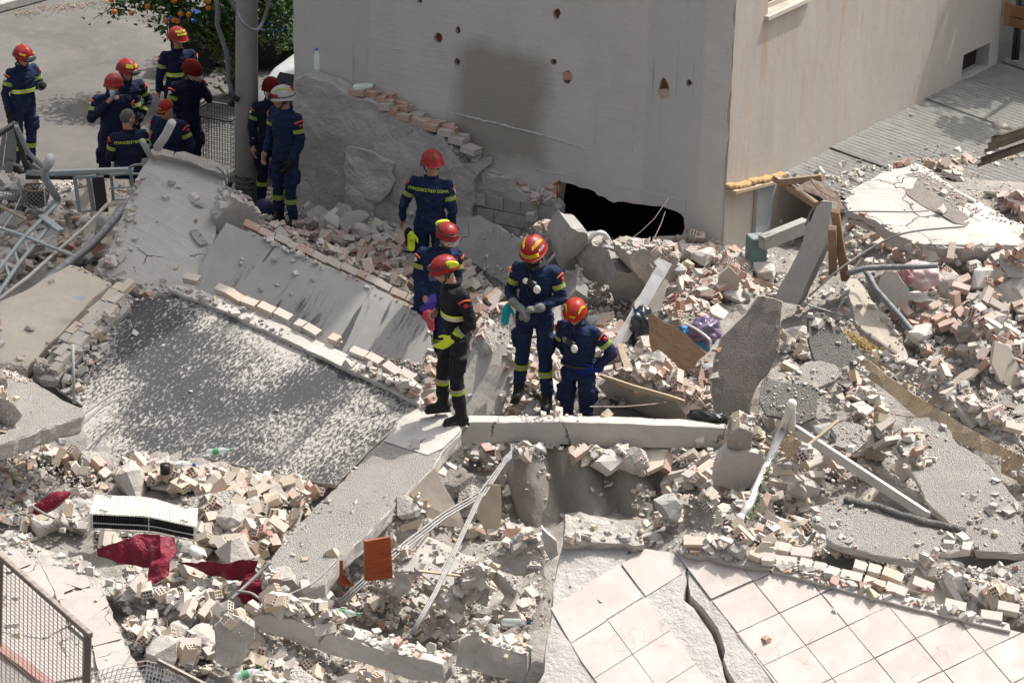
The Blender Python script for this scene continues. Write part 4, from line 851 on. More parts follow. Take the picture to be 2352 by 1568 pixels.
# bottom left tiled balcony slab
plT = plane3((0, 1300, 1.15), (300, 1360, 1.15), (150, 1560, .95))
bal = slab('balcony_slab', T(7, (0, 540), (150, 570), (330, 650), (430, 680), (600, 740), (750, 860), (1000, 900), (1200, 950), (1410, 980), (1420, 1150), (1300, 1180), (1180, 1090), (1000, 1050), (860, 1000), (720, 950), (740, 1020), (800, 1150), (850, 1260), (900, 1370), (960, 1480), (1000, 1600))+[(300, 1600), (-60, 1600), (-60, 1230)], plT, .16, CONC_ROUGH, jag=.015, disp=.02, label='pale balcony slab in the lower left corner with worn floor tiles', cat='balcony slab')
TILE2 = concrete('worn_tile', (.46, .42, .39), (.385, .35, .325), grain=.1, pits=.15, lump=.08, cracks=1.6)
ti = [[(0, 650), (60, 650), (210, 715), (210, 740), (80, 790), (0, 800)], [(120, 790), (270, 735), (380, 960), (200, 1010), (10, 1010), (0, 850)], [(285, 742), (440, 770), (460, 880), (510, 905), (390, 952)], [(445, 772), (600, 830), (615, 890), (560, 908), (465, 878)],
      [(0, 1020), (380, 968), (460, 1160), (300, 1250), (0, 1200)], [(400, 965), (680, 890), (740, 1020), (560, 1150), (480, 1150)], [(490, 1165), (740, 1040), (830, 1250), (640, 1300)], [(0, 1210), (300, 1260), (460, 1180), (600, 1500), (300, 1559), (0, 1400)], [(640, 1310), (835, 1265), (960, 1500), (990, 1590), (700, 1590)]]
for q in ti:
    o = slab('tile', T(7, *q), (plT[0]+plT[1]*.03, plT[1]), .02, TILE2, jag=.003, disp=0, solid=False); rel(o, bal)
# ------------------------------------------------------------------ tiled floor slab, lower right
NT = (_r*.086+_u*.647-_f*.758).normalized()
plM = planen((1285, 1245, 2.0), NT)
slabM = concrete('tile_bed_mortar', (.50, .475, .445), (.42, .395, .37), grain=1.2, gs=30, pits=.2, lump=.8)
fl = slab('tiled_floor_slab', T(8, (1530, 600), (1700, 595), (2000, 610), (1960, 680), (2080, 640), (2160, 650), (2330, 670))+T(9, (75, 700), (35, 800), (45, 870), (20, 985), (95, 1045), (150, 1130), (215, 1220), (250, 1300), (285, 1420), (300, 1500), (340, 1640))+[(1200, 1650)]+T(8, (1400, 1480), (1410, 1300), (1450, 1100), (1460, 900), (1500, 700)), plM, .35, slabM, jag=.012, disp=.006, sidemat=CONC,
     label='left part of the cracked tiled floor slab, with the bare mortar triangle', cat='floor slab')
ft = slab('tiled_floor_slab', T(9, (90, 690), (200, 690), (400, 745), (640, 790), (900, 850), (1300, 960), (1700, 1060), (2100, 1160), (2352, 1245))+[(2450, 1500), (2450, 1650)]+T(9, (410, 1640), (370, 1540), (325, 1460), (300, 1390), (310, 1330), (285, 1240), (225, 1130), (160, 1040), (75, 960), (60, 880), (60, 800)), plM, .35, slabM, jag=.012, disp=.006, sidemat=CONC,
     label='right part of the cracked tiled floor slab, reaching the picture corner', cat='floor slab')
TILE = None
def tilemat():
    s = NB('pink_beige_tile'); v = s.coord()
    c = s.mix(s.ramp(s.noise(v, 2.4, 5, .6, .8), .35, .65), (.49, .45, .42), (.45, .40, .37)); c = s.mix(s.ramp(s.noise(v, 6, 6, .75, 1), .55, .7, 0, .5), c, (.42, .325, .27))
    c = s.mix(s.ramp(s.noise(v, 14, 5, .8), .5, .8, 0, .5), c, (.53, .50, .475))
    q = s.n('ShaderNodeTexNoise'); s.l(v, q.inputs['Vector']); q.inputs['Scale'].default_value = 3; sc_ = s.n('ShaderNodeVectorMath', operation='SCALE'); s.l(q.outputs['Color'], sc_.inputs[0]); sc_.inputs['Scale'].default_value = .5
    ad = s.n('ShaderNodeVectorMath', operation='ADD'); s.l(v, ad.inputs[0]); s.l(sc_.outputs[0], ad.inputs[1])
    cr = s.math('MULTIPLY', s.ramp(s.vor(ad.outputs[0], 1.3, 'DISTANCE_TO_EDGE'), 0, .008, 1, 0), s.ramp(s.noise(v, 1.1, 2), .52, .56)); c = s.mix(s.math('MULTIPLY', cr, .35), c, (.16, .13, .11))
    c = s.mix(s.ramp(s.noise(v, 3.3, 6, .8), .56, .72, 0, .55), c, (.43, .405, .375))
    return s.done(c, s.ramp(s.noise(v, 4, 4), .4, .6, .5, .85), s.bump(s.noise(v, 5, 3), .1, .012, s.bump(cr, -.4, .01)))
TILE = tilemat()
def clip(poly, pt, nn):
    out = []
    for i in range(len(poly)):
        a, b = poly[i], poly[(i+1) % len(poly)]; da = (a-pt).dot(nn); db = (b-pt).dot(nn)
        if da >= 0: out.append(a)
        if (da >= 0) != (db >= 0): out.append(a+(b-a)*(da/(da-db)))
    return out
def lattice(parent, pl, o, a, b, rng_i, rng_j, clips, keep, shift=None, mat=TILE, th=.009, lift=.013):
    pl = (pl[0]+pl[1]*lift, pl[1]); O = PP(*o, pl); U = PP(*a, pl)-O; V_ = PP(*b, pl)-O
    inv = parent.matrix_basis.inverted()
    for i in rng_i:
        for j in rng_j:
            g = .003+.0045*random.random(); gu = g/U.length; gv = g/V_.length
            q = [O+U*(i+s_)+V_*(j+t) for s_, t in ((gu, gv), (1-gu, gv), (1-gu, 1-gv), (gu, 1-gv))]
            d = (shift or {}).get((i, j), (0, 0, 0)); q = [p+U*d[0]+V_*d[1]+pl[1]*d[2] for p in q]
            cc_ = proj(sum(q, Vector())/4)
            if not keep(cc_, (i, j)): continue
            for cpt, cn in clips: q = clip(q, cpt, cn)
            if len(q) < 3: continue
            tl = R(random.uniform(-.5, .5)); c0 = sum(q, Vector())/len(q); q = [c0+Matrix.Rotation(tl, 3, U) @ (p-c0) for p in q]
            bm = bmesh.new(); t_ = [bm.verts.new(inv @ p) for p in q]; b_ = [bm.verts.new(inv @ (p-pl[1]*th)) for p in q]
            bm.faces.new(t_); n = len(q); bm.faces.new(b_[::-1])
            for k in range(n): bm.faces.new((t_[k], t_[(k+1) % n], b_[(k+1) % n], b_[k]))
            bmesh.ops.recalc_face_normals(bm, faces=bm.faces)
            link('tile', bmd('tile', bm, mat), parent)
def hp(p1, p2, inside, pl):   # half plane through two photo points keeping the side of a third
    A, B, C_ = PP(*p1, pl), PP(*p2, pl), PP(*inside, pl); d = (B-A).normalized(); nn = pl[1].cross(d)
    return (A, nn if (C_-A).dot(nn) > 0 else -nn)
plM2 = (plM[0]+NT*.016, NT)
topedge = hp(T1(9, 200, 700), T1(9, 2250, 1190), T1(9, 1200, 1300), plM2)
# right hand field (grid corner at 680,1080 in tile 9)
def keepR(c, ij):
    x, y = c; a, b = T1(9, 230, 1000), T1(9, 640, 1540)
    side = (x-a[0])*(b[1]-a[1])-(y-a[1])*(b[0]-a[0])
    return side > -200
lattice(ft, plM, T1(9, 680, 1080), T1(9, 965, 948), T1(9, 860, 1300), range(-3, 12), range(-6, 7), [topedge, (hp(T1(9, 225, 1000), T1(9, 650, 1559), T1(9, 900, 1300), plM2))], lambda c, ij: c[0] < 2560 and c[1] < 1700 and c[1] > 1200 and c[0] > 1560 and ij not in ((-3, -1),), {(-2, -1): (-.02, 0, 0), (-1, -2): (0, -.02, .01), (-2, -2): (-.05, .03, .006)})
# left hand field
lattice(fl, plM, T1(8, 1830, 1130), T1(8, 2090, 968), T1(8, 2000, 1360), range(-2, 2), range(-3, 4), [hp(T1(8, 2100, 640), T1(8, 2330, 680), T1(8, 2000, 1000), plM2), hp(T1(8, 1462, 1080), T1(8, 1730, 1540), T1(8, 2000, 1300), plM2)], lambda c, ij: (ij in ((-1, -1), (0, -1), (1, -1), (0, 0), (-1, 0), (0, 1), (-1, 1), (-1, 2), (0, 2), (0, 3), (-1, 3))) and c[0] < 1640, {(0, -1): (-.03, -.03, 0)})
# brick kerb lying along the top edge of the floor slab
plK = (plM[0]+NT*.05, NT)
kerb = slab('brick_kerb', T(9, (630, 790), (640, 720), (760, 740), (1000, 790), (1300, 880), (1560, 960), (1900, 1060), (2250, 1150), (2260, 1200), (2100, 1165), (1700, 1065), (1300, 965), (900, 855)), plK, .09, PLASTER, jag=.006, label='long double brick kerb along the upper edge of the tiles', cat='brick kerb')
kp = T(9, (650, 740), (1000, 810), (1400, 930), (1800, 1050), (2240, 1165))
for rr in range(2):
    for i in range(4):
        a = PP(*kp[i], plK)-NT*.05; b = PP(*kp[i+1], plK)-NT*.05; up_ = NT; bk = (b-a).normalized().cross(NT); bk = bk if bk.y > 0 else -bk
        brick_row(kerb, a+bk*(.05+rr*.14), b+bk*(.05+rr*.14), NT, ('cream', 'grey', 'grey', 'grey'), skip=.22+.25*rr, tilt=7, half=.45, gap=.018, jit=.014, wig=.012)
kl = slab('mortared_brick_lump', T(8, (1530, 600), (1540, 400), (1640, 385), (1780, 420), (1900, 440), (2060, 520), (2080, 610), (2010, 620), (1960, 600), (1700, 595)), (plM[0]+NT*.10, NT), .2, CONC_ROUGH, jag=.02, disp=.03, label='rough mortar lump at the top left end of the tiled slab', cat='masonry')
km = slab('mortared_brick_lump', T(9, (0, 580), (130, 580), (270, 600), (370, 610), (500, 650), (620, 700), (610, 770), (420, 750), (200, 690), (60, 680), (0, 650)), (plM[0]+NT*.08, NT), .12, CONC_ROUGH, jag=.02, disp=.03, label='row of broken mortared bricks above the gap in the tiled slab', cat='masonry')
for i in range(4):
    a = PP(*T1(9, 20+i*150, 610+i*30), (plM[0]+NT*.08, NT)); b = PP(*T1(9, 150+i*150, 640+i*30), (plM[0]+NT*.08, NT))
    brick_row(km, a, b, NT, ('grey', 'cream'), skip=.1, tilt=14, half=.5)
# ------------------------------------------------------------------ loose debris, dropped onto everything solid
KEEP = []       # (x, y, r) clear spots for feet, filled by PEOPLE placement
for fx, fy, fz in ((1000,690,.8),(985,852,.78),(1052,968,1.6),(1030,930,1.4),(1212,905,1.25),(1262,935,1.25),(1302,1035,.78),(1335,1045,.78),(655,518,.6),(55,392,0),(990,685,.8)):
    q = P(fx, fy, fz); KEEP.append((q.x, q.y, .17))
def build_bvh():
    vv = []; ff = []; off = 0
    for o in SOLIDS:
        m = np.array(o.matrix_basis if o.parent is None else o.parent.matrix_basis @ o.matrix_basis); me = o.data; n = len(me.vertices); a = np.empty(n*3); me.vertices.foreach_get('co', a); a = a.reshape(-1, 3)
        a = a @ m[:3, :3].T+m[:3, 3]; vv.append(a); ff += [tuple(i+off for i in p.vertices) for p in me.polygons]; off += n
    return BVHTree.FromPolygons([tuple(v) for v in np.concatenate(vv)], ff)
BV = build_bvh()
HR = .04; HX0, HX1, HY0, HY1 = -7.4, 7.4, 25.5, 46
HNX, HNY = int((HX1-HX0)/HR), int((HY1-HY0)/HR); HM = np.zeros((HNX, HNY))
dn = Vector((0, 0, -1))
for i in range(HNX):
    for j in range(HNY):
        h = BV.ray_cast(Vector((HX0+(i+.5)*HR, HY0+(j+.5)*HR, 8)), dn)
        HM[i, j] = h[0].z if h[0] else 0
HM0 = HM.copy()
def pix_poly(pts):
    xs = [p[0] for p in pts]; ys = [p[1] for p in pts]
    while True:
        x, y = random.uniform(min(xs), max(xs)), random.uniform(min(ys), max(ys)); r = False; j = len(pts)-1
        for i in range(len(pts)):
            if (pts[i][1] > y) != (pts[j][1] > y) and x < (pts[j][0]-pts[i][0])*(y-pts[i][1])/(pts[j][1]-pts[i][1])+pts[i][0]: r = not r
            j = i
        if r: return x, y
DROPS = []       # (kind, variant, matrix, pixel size, region key)
def drop(kind, X, Y, dims, key, lay=.7, hmax=.45, tilt=16, var=0, sc=1.0):
    for kx, ky, kr in KEEP:
        if (X-kx)**2+(Y-ky)**2 < (kr+max(dims)*.4)**2: return False
    yaw = random.uniform(0, 2*math.pi); a, b, c = [d*sc/2 for d in dims]
    ex = Vector((math.cos(yaw), math.sin(yaw), 0)); ey = Vector((-math.sin(yaw), math.cos(yaw), 0)); hs = []; ps = []
    for u in (-.8, 0, .8):
        for v in (-.8, 0, .8):
            p = ex*(a*u)+ey*(b*v); i = int((X+p.x-HX0)/HR); j = int((Y+p.y-HY0)/HR)
            if not (0 <= i < HNX and 0 <= j < HNY): return False
            hs.append(HM[i, j]); ps.append((u, v))
    hs = np.array(hs)
    base = HM0[int((X-HX0)/HR), int((Y-HY0)/HR)]
    if hs.max()-base > hmax+.5 or np.median(hs)-base > hmax: return False
    su = (hs[6:9].mean()-hs[0:3].mean())/(1.6*a); sv = (hs[[2, 5, 8]].mean()-hs[[0, 3, 6]].mean())/(1.6*b)
    su = max(-.75, min(.75, su)); sv = max(-.75, min(.75, sv))
    n = (UP-ex*su-ey*sv).normalized(); m = frame(ex, n)
    m = m @ Matrix.Rotation(R(random.gauss(0, tilt)), 4, 'X') @ Matrix.Rotation(R(random.gauss(0, tilt)), 4, 'Y')
    if random.random() > lay: m = m @ Matrix.Rotation(R(random.choice([90, 60, -75])), 4, random.choice('XY')); hh = (a+c)/2
    else: hh = c
    z = float(np.mean(hs))*.55+float(np.max(hs))*.45; z = min(z, np.mean(hs)+.07)+hh*.75
    for dz_ in (0, hh*.9):
        px_, py_ = proj(Vector((X, Y, z+dz_)))
        if any(in_poly(px_, py_, c_) and random.random() < pr for c_, pr in CLEAN): return False
    m.translation = Vector((X, Y, z)); 
    if sc != 1: m = m @ Matrix.Scale(sc, 4)
    r = int(max(a, b)*.85/HR)+0
    for u in (-.7, 0, .7):
        for v in (-.7, 0, .7):
            p = ex*(a*u)+ey*(b*v); i = int((X+p.x-HX0)/HR); j = int((Y+p.y-HY0)/HR); HM[i, j] = max(HM[i, j], z+hh*.8)
    DROPS.append((kind, var, m, sc, key)); return True
DIM = {'brick': (BL, BW, BH), 'half': (BL*.55, BW, BH), 'shard': (.14, .085, .02), 'plaster': (.2, .14, .03), 'chunk': (.15, .12, .1)}
REG = [  # polygon, bricks, halves, shards, plaster, chunks, palette, label place
 ([(400,1062),(520,1075),(640,1085),(755,1118),(765,1150),(700,1220),(615,1290),(600,1300),(460,1250),(462,1150),(300,1125),(260,1110),(300,1080)], 330, 130, 80, 60, 60, ('cream',)*8+('red',), 'in the heap between the radiator and the black panel'),
 ([(0,1060),(140,1060),(260,1110),(210,1150),(205,1240),(120,1240),(0,1210)], 60, 50, 60, 60, 90, ('cream', 'cream', 'grey', 'red'), 'in the heap at the left edge beside the radiator'),
 ([(210,1235),(400,1240),(470,1220),(620,1290),(600,1390),(480,1400),(340,1340),(270,1300)], 55, 45, 40, 30, 50, ('cream', 'cream', 'grey'), 'around the maroon sheet'),
 ([(700,1330),(860,1240),(1000,1130),(1130,1190),(1280,1250),(1260,1450),(1130,1460),(1020,1500),(820,1440),(720,1420)], 110, 120, 150, 110, 130, ('cream', 'grey', 'grey'), 'in the pale rubble left of the tiled slab'),
 ([(230,1370),(500,1400),(560,1450),(540,1568),(380,1568),(320,1500)], 50, 60, 60, 30, 70, ('cream', 'grey', 'grey'), 'on the broken balcony edge at the lower left'),
 ([(560,1480),(700,1490),(900,1560),(1050,1600),(600,1610)], 50, 45, 30, 20, 40, ('cream', 'cream', 'grey'), 'under the lower fallen beam'),
 ([(560,520),(720,520),(900,580),(960,640),(960,700),(800,640),(640,560)], 130, 100, 60, 20, 40, ('red', 'red', 'grey'), 'in the shaded reddish heap behind the grey panel'),
 ([(1050,600),(1180,620),(1230,720),(1190,770),(1110,790),(1060,760),(1040,690)], 110, 80, 50, 20, 30, ('red', 'grey'), 'in the shade behind the man in black'),
 ([(800,800),(940,830),(1010,850),(1010,960),(960,920),(860,870)], 45, 35, 30, 20, 25, ('red', 'red', 'grey'), 'in front of the rear man\'s boots'),
 ([(1165,840),(1280,850),(1290,990),(1180,965)], 40, 50, 30, 15, 30, ('red', 'grey', 'red'), 'around the boots of the two blue clad men'),
 ([(1360,700),(1480,640),(1680,650),(1800,680),(1650,760),(1640,960),(1560,960),(1370,860)], 170, 150, 100, 60, 80, ('red', 'red', 'grey', 'red'), 'in the reddish heap around the plywood'),
 ([(1290,1025),(1460,1035),(1650,1050),(1640,1120),(1540,1200),(1440,1130),(1300,1060)], 85, 60, 40, 30, 50, ('red', 'grey', 'cream'), 'in the pit below the fallen beam'),
 ([(1080,1020),(1290,1025),(1200,1070),(1080,1080)], 20, 25, 20, 20, 30, ('red', 'grey'), 'at the left end of the fallen beam'),
 ([(1990,560),(2250,565),(2480,640),(2500,900),(2210,870),(2090,800),(2030,720),(2060,640)], 280, 200, 120, 90, 110, ('red', 'red', 'grey', 'red'), 'in the large reddish heap at the right'),
 ([(2045,350),(2200,330),(2240,380),(2352,440),(2352,520),(2230,500),(2140,440)], 70, 50, 20, 15, 20, ('red', 'red', 'grey'), 'on the far side of the white slab at the upper right'),
 ([(1780,720),(1850,800),(1990,900),(2100,1000),(2110,1130),(2000,1180),(1850,1150),(1760,1000),(1730,960)], 130, 90, 90, 80, 80, ('cream', 'cream', 'red', 'grey'), 'among the granular wall pieces'),
 ([(1680,1090),(1860,1120),(1900,1200),(1850,1290),(1700,1280),(1560,1230),(1440,1220)], 90, 70, 80, 60, 60, ('cream', 'cream', 'grey', 'red'), 'near the sprig and the foot of the white rail'),
 ([(2140,830),(2352,960),(2352,1060),(2160,930)], 50, 60, 80, 60, 50, ('red', 'grey', 'cream'), 'on the fallen wall edge at the right'),
 ([(0,420),(200,520),(290,560),(250,650),(130,600),(0,660)], 25, 30, 60, 90, 120, ('red', 'grey', 'grey'), 'below the bent railing at the left'),
 ([(1240,470),(1300,540),(1520,550),(1640,600),(1560,650),(1300,600),(1200,560)], 30, 50, 30, 20, 50, ('grey', 'red'), 'at the foot of the black hole'),
 ([(700,505),(860,530),(960,570),(880,590),(700,540)], 15, 25, 30, 40, 60, ('grey', 'grey', 'red'), 'at the foot of the broken wall stub'),
 ([(1640,600),(1760,640),(1720,680),(1640,660)], 15, 15, 20, 15, 20, ('red', 'grey'), 'at the sunlit corner of the house'),
 ([(0,830),(120,850),(60,880),(0,870)], 1, 2, 4, 3, 4, ('cream', 'grey'), 'on the thick grey slab at the left'),
 ([(1860,1290),(2100,1340),(2352,1440),(2352,1400),(2230,1370),(2150,1330),(1900,1260)], 20, 25, 30, 30, 30, ('cream', 'grey'), 'beside the long brick kerb'),
]
def in_poly(x, y, pts):
    r = False; j = len(pts)-1
    for i in range(len(pts)):
        if (pts[i][1] > y) != (pts[j][1] > y) and x < (pts[j][0]-pts[i][0])*(y-pts[i][1])/(pts[j][1]-pts[i][1])+pts[i][0]: r = not r
        j = i
    return r
CLEAN = [([(2195,378),(2352,380),(2360,442),(2235,440)], 1.0), ([(1250,1250),(1450,1240),(2352,1450),(2600,1460),(2600,1600),(1200,1600)], .997), ([(150,1020),(290,700),(415,670),(965,925),(770,1110),(370,1060)], .996), ([(445,665),(530,515),(985,740),(980,900)], .97), ([(255,640),(350,350),(520,375),(445,665)], .96),
   ([(600,1300),(965,920),(1070,985),(750,1365)], .97), ([(1070,955),(1670,960),(1670,1035),(1070,1020)], .985), ([(1640,960),(1650,700),(1820,680),(1780,950)], .95), ([(0,1270),(250,1330),(330,1568),(0,1568)], .9), ([(0,690),(150,600),(255,645),(180,740),(60,850),(0,850)], .985), ([(0,850),(110,880),(245,945),(195,985),(0,1058)], .98),
   ([(1950,485),(1985,440),(2060,385),(2110,375),(2230,430),(2352,510),(2352,565),(2120,562),(2010,505)], .985), ([(1870,1150),(2352,1000),(2352,1300),(1900,1270)], .85), ([(1060,800),(1190,850),(1120,970),(1060,960)], .9), ([(1160,1040),(1560,1080),(1500,1220),(1250,1230)], .75), ([(1000,1220),(1160,1260),(1080,1320)], .9),
   (T(5, (1380, 130), (1450, 60), (1580, 0), (1690, 40), (1900, 150), (2080, 150), (2100, 380), (1990, 540), (1850, 530), (1850, 400), (1700, 360), (1610, 290), (1390, 290)), .93),
   (T(5, (1000, 700), (1100, 560), (1180, 520), (1490, 480), (1560, 560), (1520, 640), (1300, 740), (1060, 800)), .9), ([(1045,500),(1100,495),(1325,640),(1322,665),(1250,740),(1060,585)], .93),
   (T(5, (2195, 215), (2268, 248), (1965, 770), (1830, 850)), .97), (T(5, (2105, 590), (2352, 720), (2352, 960), (2140, 850)), .95), (T(6, (0, 620), (250, 620), (250, 900), (0, 990)), .9), (T(5, (1760, 1080), (1850, 1030), (2352, 1230), (2340, 1340), (1980, 1250)), .9),
   (T(6, (540, 465), (700, 505), (860, 0), (1010, 40), (800, 525), (680, 850), (460, 1250), (240, 1250), (215, 1100), (290, 740)), .96), (T(6, (1130, 340), (1210, 345), (1560, 880), (1540, 905), (1180, 640)), .95), (T(6, (1350, 400), (1400, 260), (1800, 260), (1560, 540), (1400, 480)), .7),
   (T(6, (880, 620), (940, 575), (1260, 880), (1090, 1000), (1060, 1040), (950, 1085), (760, 1050), (760, 1000), (890, 900)), .98), (T(6, (545, 1180), (580, 1020), (950, 1110), (930, 1290), (820, 1340), (600, 1270)), .98), (T(6, (1020, 1340), (1120, 1320), (1280, 1350), (1280, 1450), (1200, 1520), (1060, 1480)), .97),
   (T(6, (1480, 1500), (1600, 1300), (1700, 1290), (2050, 1559), (2352, 1559), (2352, 1500), (1900, 1330), (1290, 905), (1230, 900), (1330, 1050)), .97), (T(9, (200, 0), (600, 0), (520, 200), (240, 200)), .98), (T(9, (0, 275), (150, 290), (300, 440), (250, 560), (0, 560)), .98),
   (T(7, (1720, 1090), (1900, 1100), (2352, 1240), (2352, 1400), (1780, 1200)), .9), (T(8, (0, 1230), (200, 1310), (700, 1430), (720, 1559), (500, 1540), (0, 1380)), .9), (T(7, (1470, 1120), (1740, 1180), (1700, 1400), (1465, 1450)), .95), (T(8, (800, 1230), (1280, 1370), (1280, 1559), (790, 1440)), .92),
   (T(8, (170, 590), (345, 562), (360, 860), (178, 880)), .97), (T(8, (980, 690), (1370, 570), (1405, 840), (1190, 960)), .85), (T(8, (560, 180), (650, 90), (860, 500), (600, 420)), .9), (T(8, (940, 260), (1100, 200), (1100, 500), (940, 500)), .92), (T(8, (450, 650), (560, 535), (950, 700), (760, 910), (400, 790)), .9), (T(8, (1530, 400), (1780, 400), (2060, 520), (2000, 610), (1530, 600)), .8),
   (T(7, (610, 260), (1060, 270), (1370, 360), (1350, 600), (610, 520)), .97), (T(7, (665, 640), (1000, 540), (1200, 560), (1190, 700), (1060, 875), (1015, 800), (670, 690)), .93), (T(7, (1220, 730), (1760, 715), (1740, 840), (1530, 840)), .8), (T(7, (210, 390), (370, 240), (480, 250), (420, 330), (300, 400)), .95), (T(7, (1690, 820), (1815, 860), (1740, 1050), (1600, 980)), .9),
   (T(6, (700, 1370), (780, 1200), (800, 1370), (1100, 1559), (1000, 1559), (780, 1420), (640, 1559), (600, 1559)), .6), (T(9, (1000, 0), (1100, 0), (1690, 400), (1600, 400)), .75), ([(1950,470),(1990,400),(2100,380),(2080,480)], .95), ([(1268,415),(1575,480),(1575,548),(1268,560)], 1.0),
   ([(1790,400),(2352,130),(2352,330),(2050,380)], .93), ([(2080,700),(2352,900),(2352,1000),(2230,940)], .6), ([(1750,820),(1970,950),(1880,1020),(1780,1050)], .7)]
for ri, (poly, nb, nh, ns, npl, nc, pal, where) in enumerate(REG):
    q_ = {13: .8, 15: .5, 16: .6, 17: .5, 23: .6, 10: .8, 0: 1.0}.get(ri, .85)
    nb, nh, ns, npl, nc = int(nb*.55*q_), int(nh*.45*q_), int(ns*.9), int(npl*.8), int(nc*.5*q_)
    jobs = ['chunk']*nc+['plaster']*npl+['half']*nh+['shard']*ns+['brick']*nb
    k1 = jobs[:nc+npl]; k2 = jobs[nc+npl:]; random.shuffle(k1); random.shuffle(k2); k2 = k2
    for kd in k1+k2:
        for _try in range(3):
            x, y = pix_poly(poly); h = BV.ray_cast(CAM, ray(x, y))
            if not h[0] or h[0].z > 4: continue
            if any(in_poly(x, y, c_) and random.random() < pr for c_, pr in CLEAN): continue
            X, Y = h[0].x, h[0].y
            if drop(kd, X, Y, DIM[kd], (ri, random.choice(pal)), lay={'brick': .72, 'half': .7}.get(kd, .9), hmax=.13 if kd in ('brick', 'half') else .10, tilt={'brick': 13, 'half': 18}.get(kd, 14), var=random.randint(0, 9), sc=(.7+1.9*random.random()**3.2 if kd in ('chunk', 'plaster') else random.uniform(.7, 1.5)) if kd in ('chunk', 'plaster', 'shard') else 1.0): break
def meshfor(d):
    kind, var, m, sc, key = d
    if kind == 'brick': L_ = BM[key[1]]
    elif kind == 'half': L_ = BM[key[1]+'_half']
    elif kind == 'shard': L_ = BM[key[1]+'_shard']
    else: L_ = BM[kind]
    return L_[var % len(L_)]
LANDM = [('the radiator', 330, 1190), ('the maroon cushion', 115, 1150), ('the stretched maroon sheet', 300, 1290), ('the twisted maroon sheet', 370, 1320), ('the right maroon sheet', 520, 1300), ('the black dusty panel', 450, 1060), ('the paper cup', 460, 1270), ('the thick grey slab', 130, 1010), ('the diagonal slab end', 680, 1310), ('the diagonal slab middle', 800, 1200),
 ('the cupboard door', 868, 1285), ('the beige shelf', 1010, 1290), ('the tented plaster slab', 1250, 1330), ('the chunky block', 1110, 1510), ('the lower fallen beam', 800, 1480), ('the rounded lump', 530, 1480), ('the mesh fence', 200, 1440), ('the balcony tiles', 130, 1360), ('the fluted slab', 1330, 1130), ('the fallen beam', 1370, 1000), ('the black boots', 1050, 960),
 ('the pale broken block', 1125, 870), ('the pale gloves', 1190, 700), ('the orange helmeted man', 1330, 850), ('the long white board', 1480, 710), ('the rotten plywood', 1560, 790), ('the blue bag', 1600, 765), ('the tall dark slab', 1730, 830), ('the leaning post', 1850, 580), ('the black hole', 1420, 500), ('the house corner', 1660, 620), ('the wall stub', 850, 500), ('the rear brick rows', 760, 610),
 ('the utility pole', 567, 460), ('the leaning slab', 390, 520), ('the bent railing', 130, 430), ('the beige slab', 100, 720), ('the twisted ladder', 60, 560), ('the crumbling left edge', 190, 780), ('the lettered blue jacket', 1000, 470), ('the rear boots', 985, 850), ('the white tubular stand', 1810, 980), ('the long rail', 1980, 1080), ('the pointed granular fragment', 1920, 820), ('the wide granular fragment', 1820, 980), ('the sprig', 1750, 1170),
 ('the thick granular plate', 2030, 1210), ('the brick kerb', 2000, 1370), ('the pink scrap', 2130, 1350), ('the ochre strip', 2200, 1010), ('the sloping cream panel', 2030, 740), ('the thick black pipe', 2080, 740), ('the white dish', 2115, 730), ('the pink bundle', 2085, 640), ('the big white slab', 2130, 470), ('the upper corrugated sheets', 2290, 360), ('the right edge slab', 2270, 880), ('the granular chunk', 1600, 1200), ('the tile slab corner', 1300, 1230), ('the glass bowl', 1640, 900), ('the black shoe', 1640, 990)]
def pose_words(d):
    m = d[2]; ax = (m.to_3x3() @ Vector((1, 0, 0))).normalized(); v = (CAM-m.translation).normalized()
    if d[0] in ('plaster', 'chunk', 'shard'):
        n = (m.to_3x3() @ Vector((0, 0, 1))).normalized(); big = d[3] > 1.2
        return ('large' if big else ('small' if d[3] < .95 else 'medium'))+' ', ('lying flat' if abs(n.z) > .93 else ('tilted' if abs(n.z) > .6 else 'on edge'))
    if abs(ax.z) > .7: return '', 'standing on end'
    if abs(ax.dot(v)) > .72: return '', 'holes facing out'
    if abs(ax.z) > .3: return '', 'tipped up'
    return '', ('lying lengthwise' if abs(ax.x) > .8 else 'lying askew')
def where_words(p):
    x, y = proj(p); L = min(LANDM, key=lambda l: (l[1]-x)**2+((l[2]-y)*1.15)**2); dx, dy = x-L[1], y-L[2]
    a = math.degrees(math.atan2(-dy, dx)) % 360; r_ = math.hypot(dx, dy); near = 'close ' if r_ < 55 else ('' if r_ < 110 else 'well ')
    w_ = ['right of', 'upper right of', 'above', 'upper left of', 'left of', 'lower left of', 'below', 'lower right of'][int(((a+22.5) % 360)//45)]
    return near+w_+' '+L[0], L[0]
LABN = {'brick': ('loose_brick', 'hollow brick', 'brick', 'whole hollow bricks'), 'half': ('broken_brick', 'half brick', 'broken brick', 'broken bricks'), 'shard': ('brick_shard', 'brick shard', 'brick shard', 'brick shards'), 'plaster': ('plaster_piece', 'plaster piece', 'plaster piece', 'plaster pieces'), 'chunk': ('concrete_chunk', 'concrete lump', 'concrete lump', 'concrete lumps')}
COLN = {'cream': 'cream', 'red': 'reddish', 'grey': 'dusty grey'}
buckets = {}
for d in DROPS: buckets.setdefault(d[0], []).append(d)
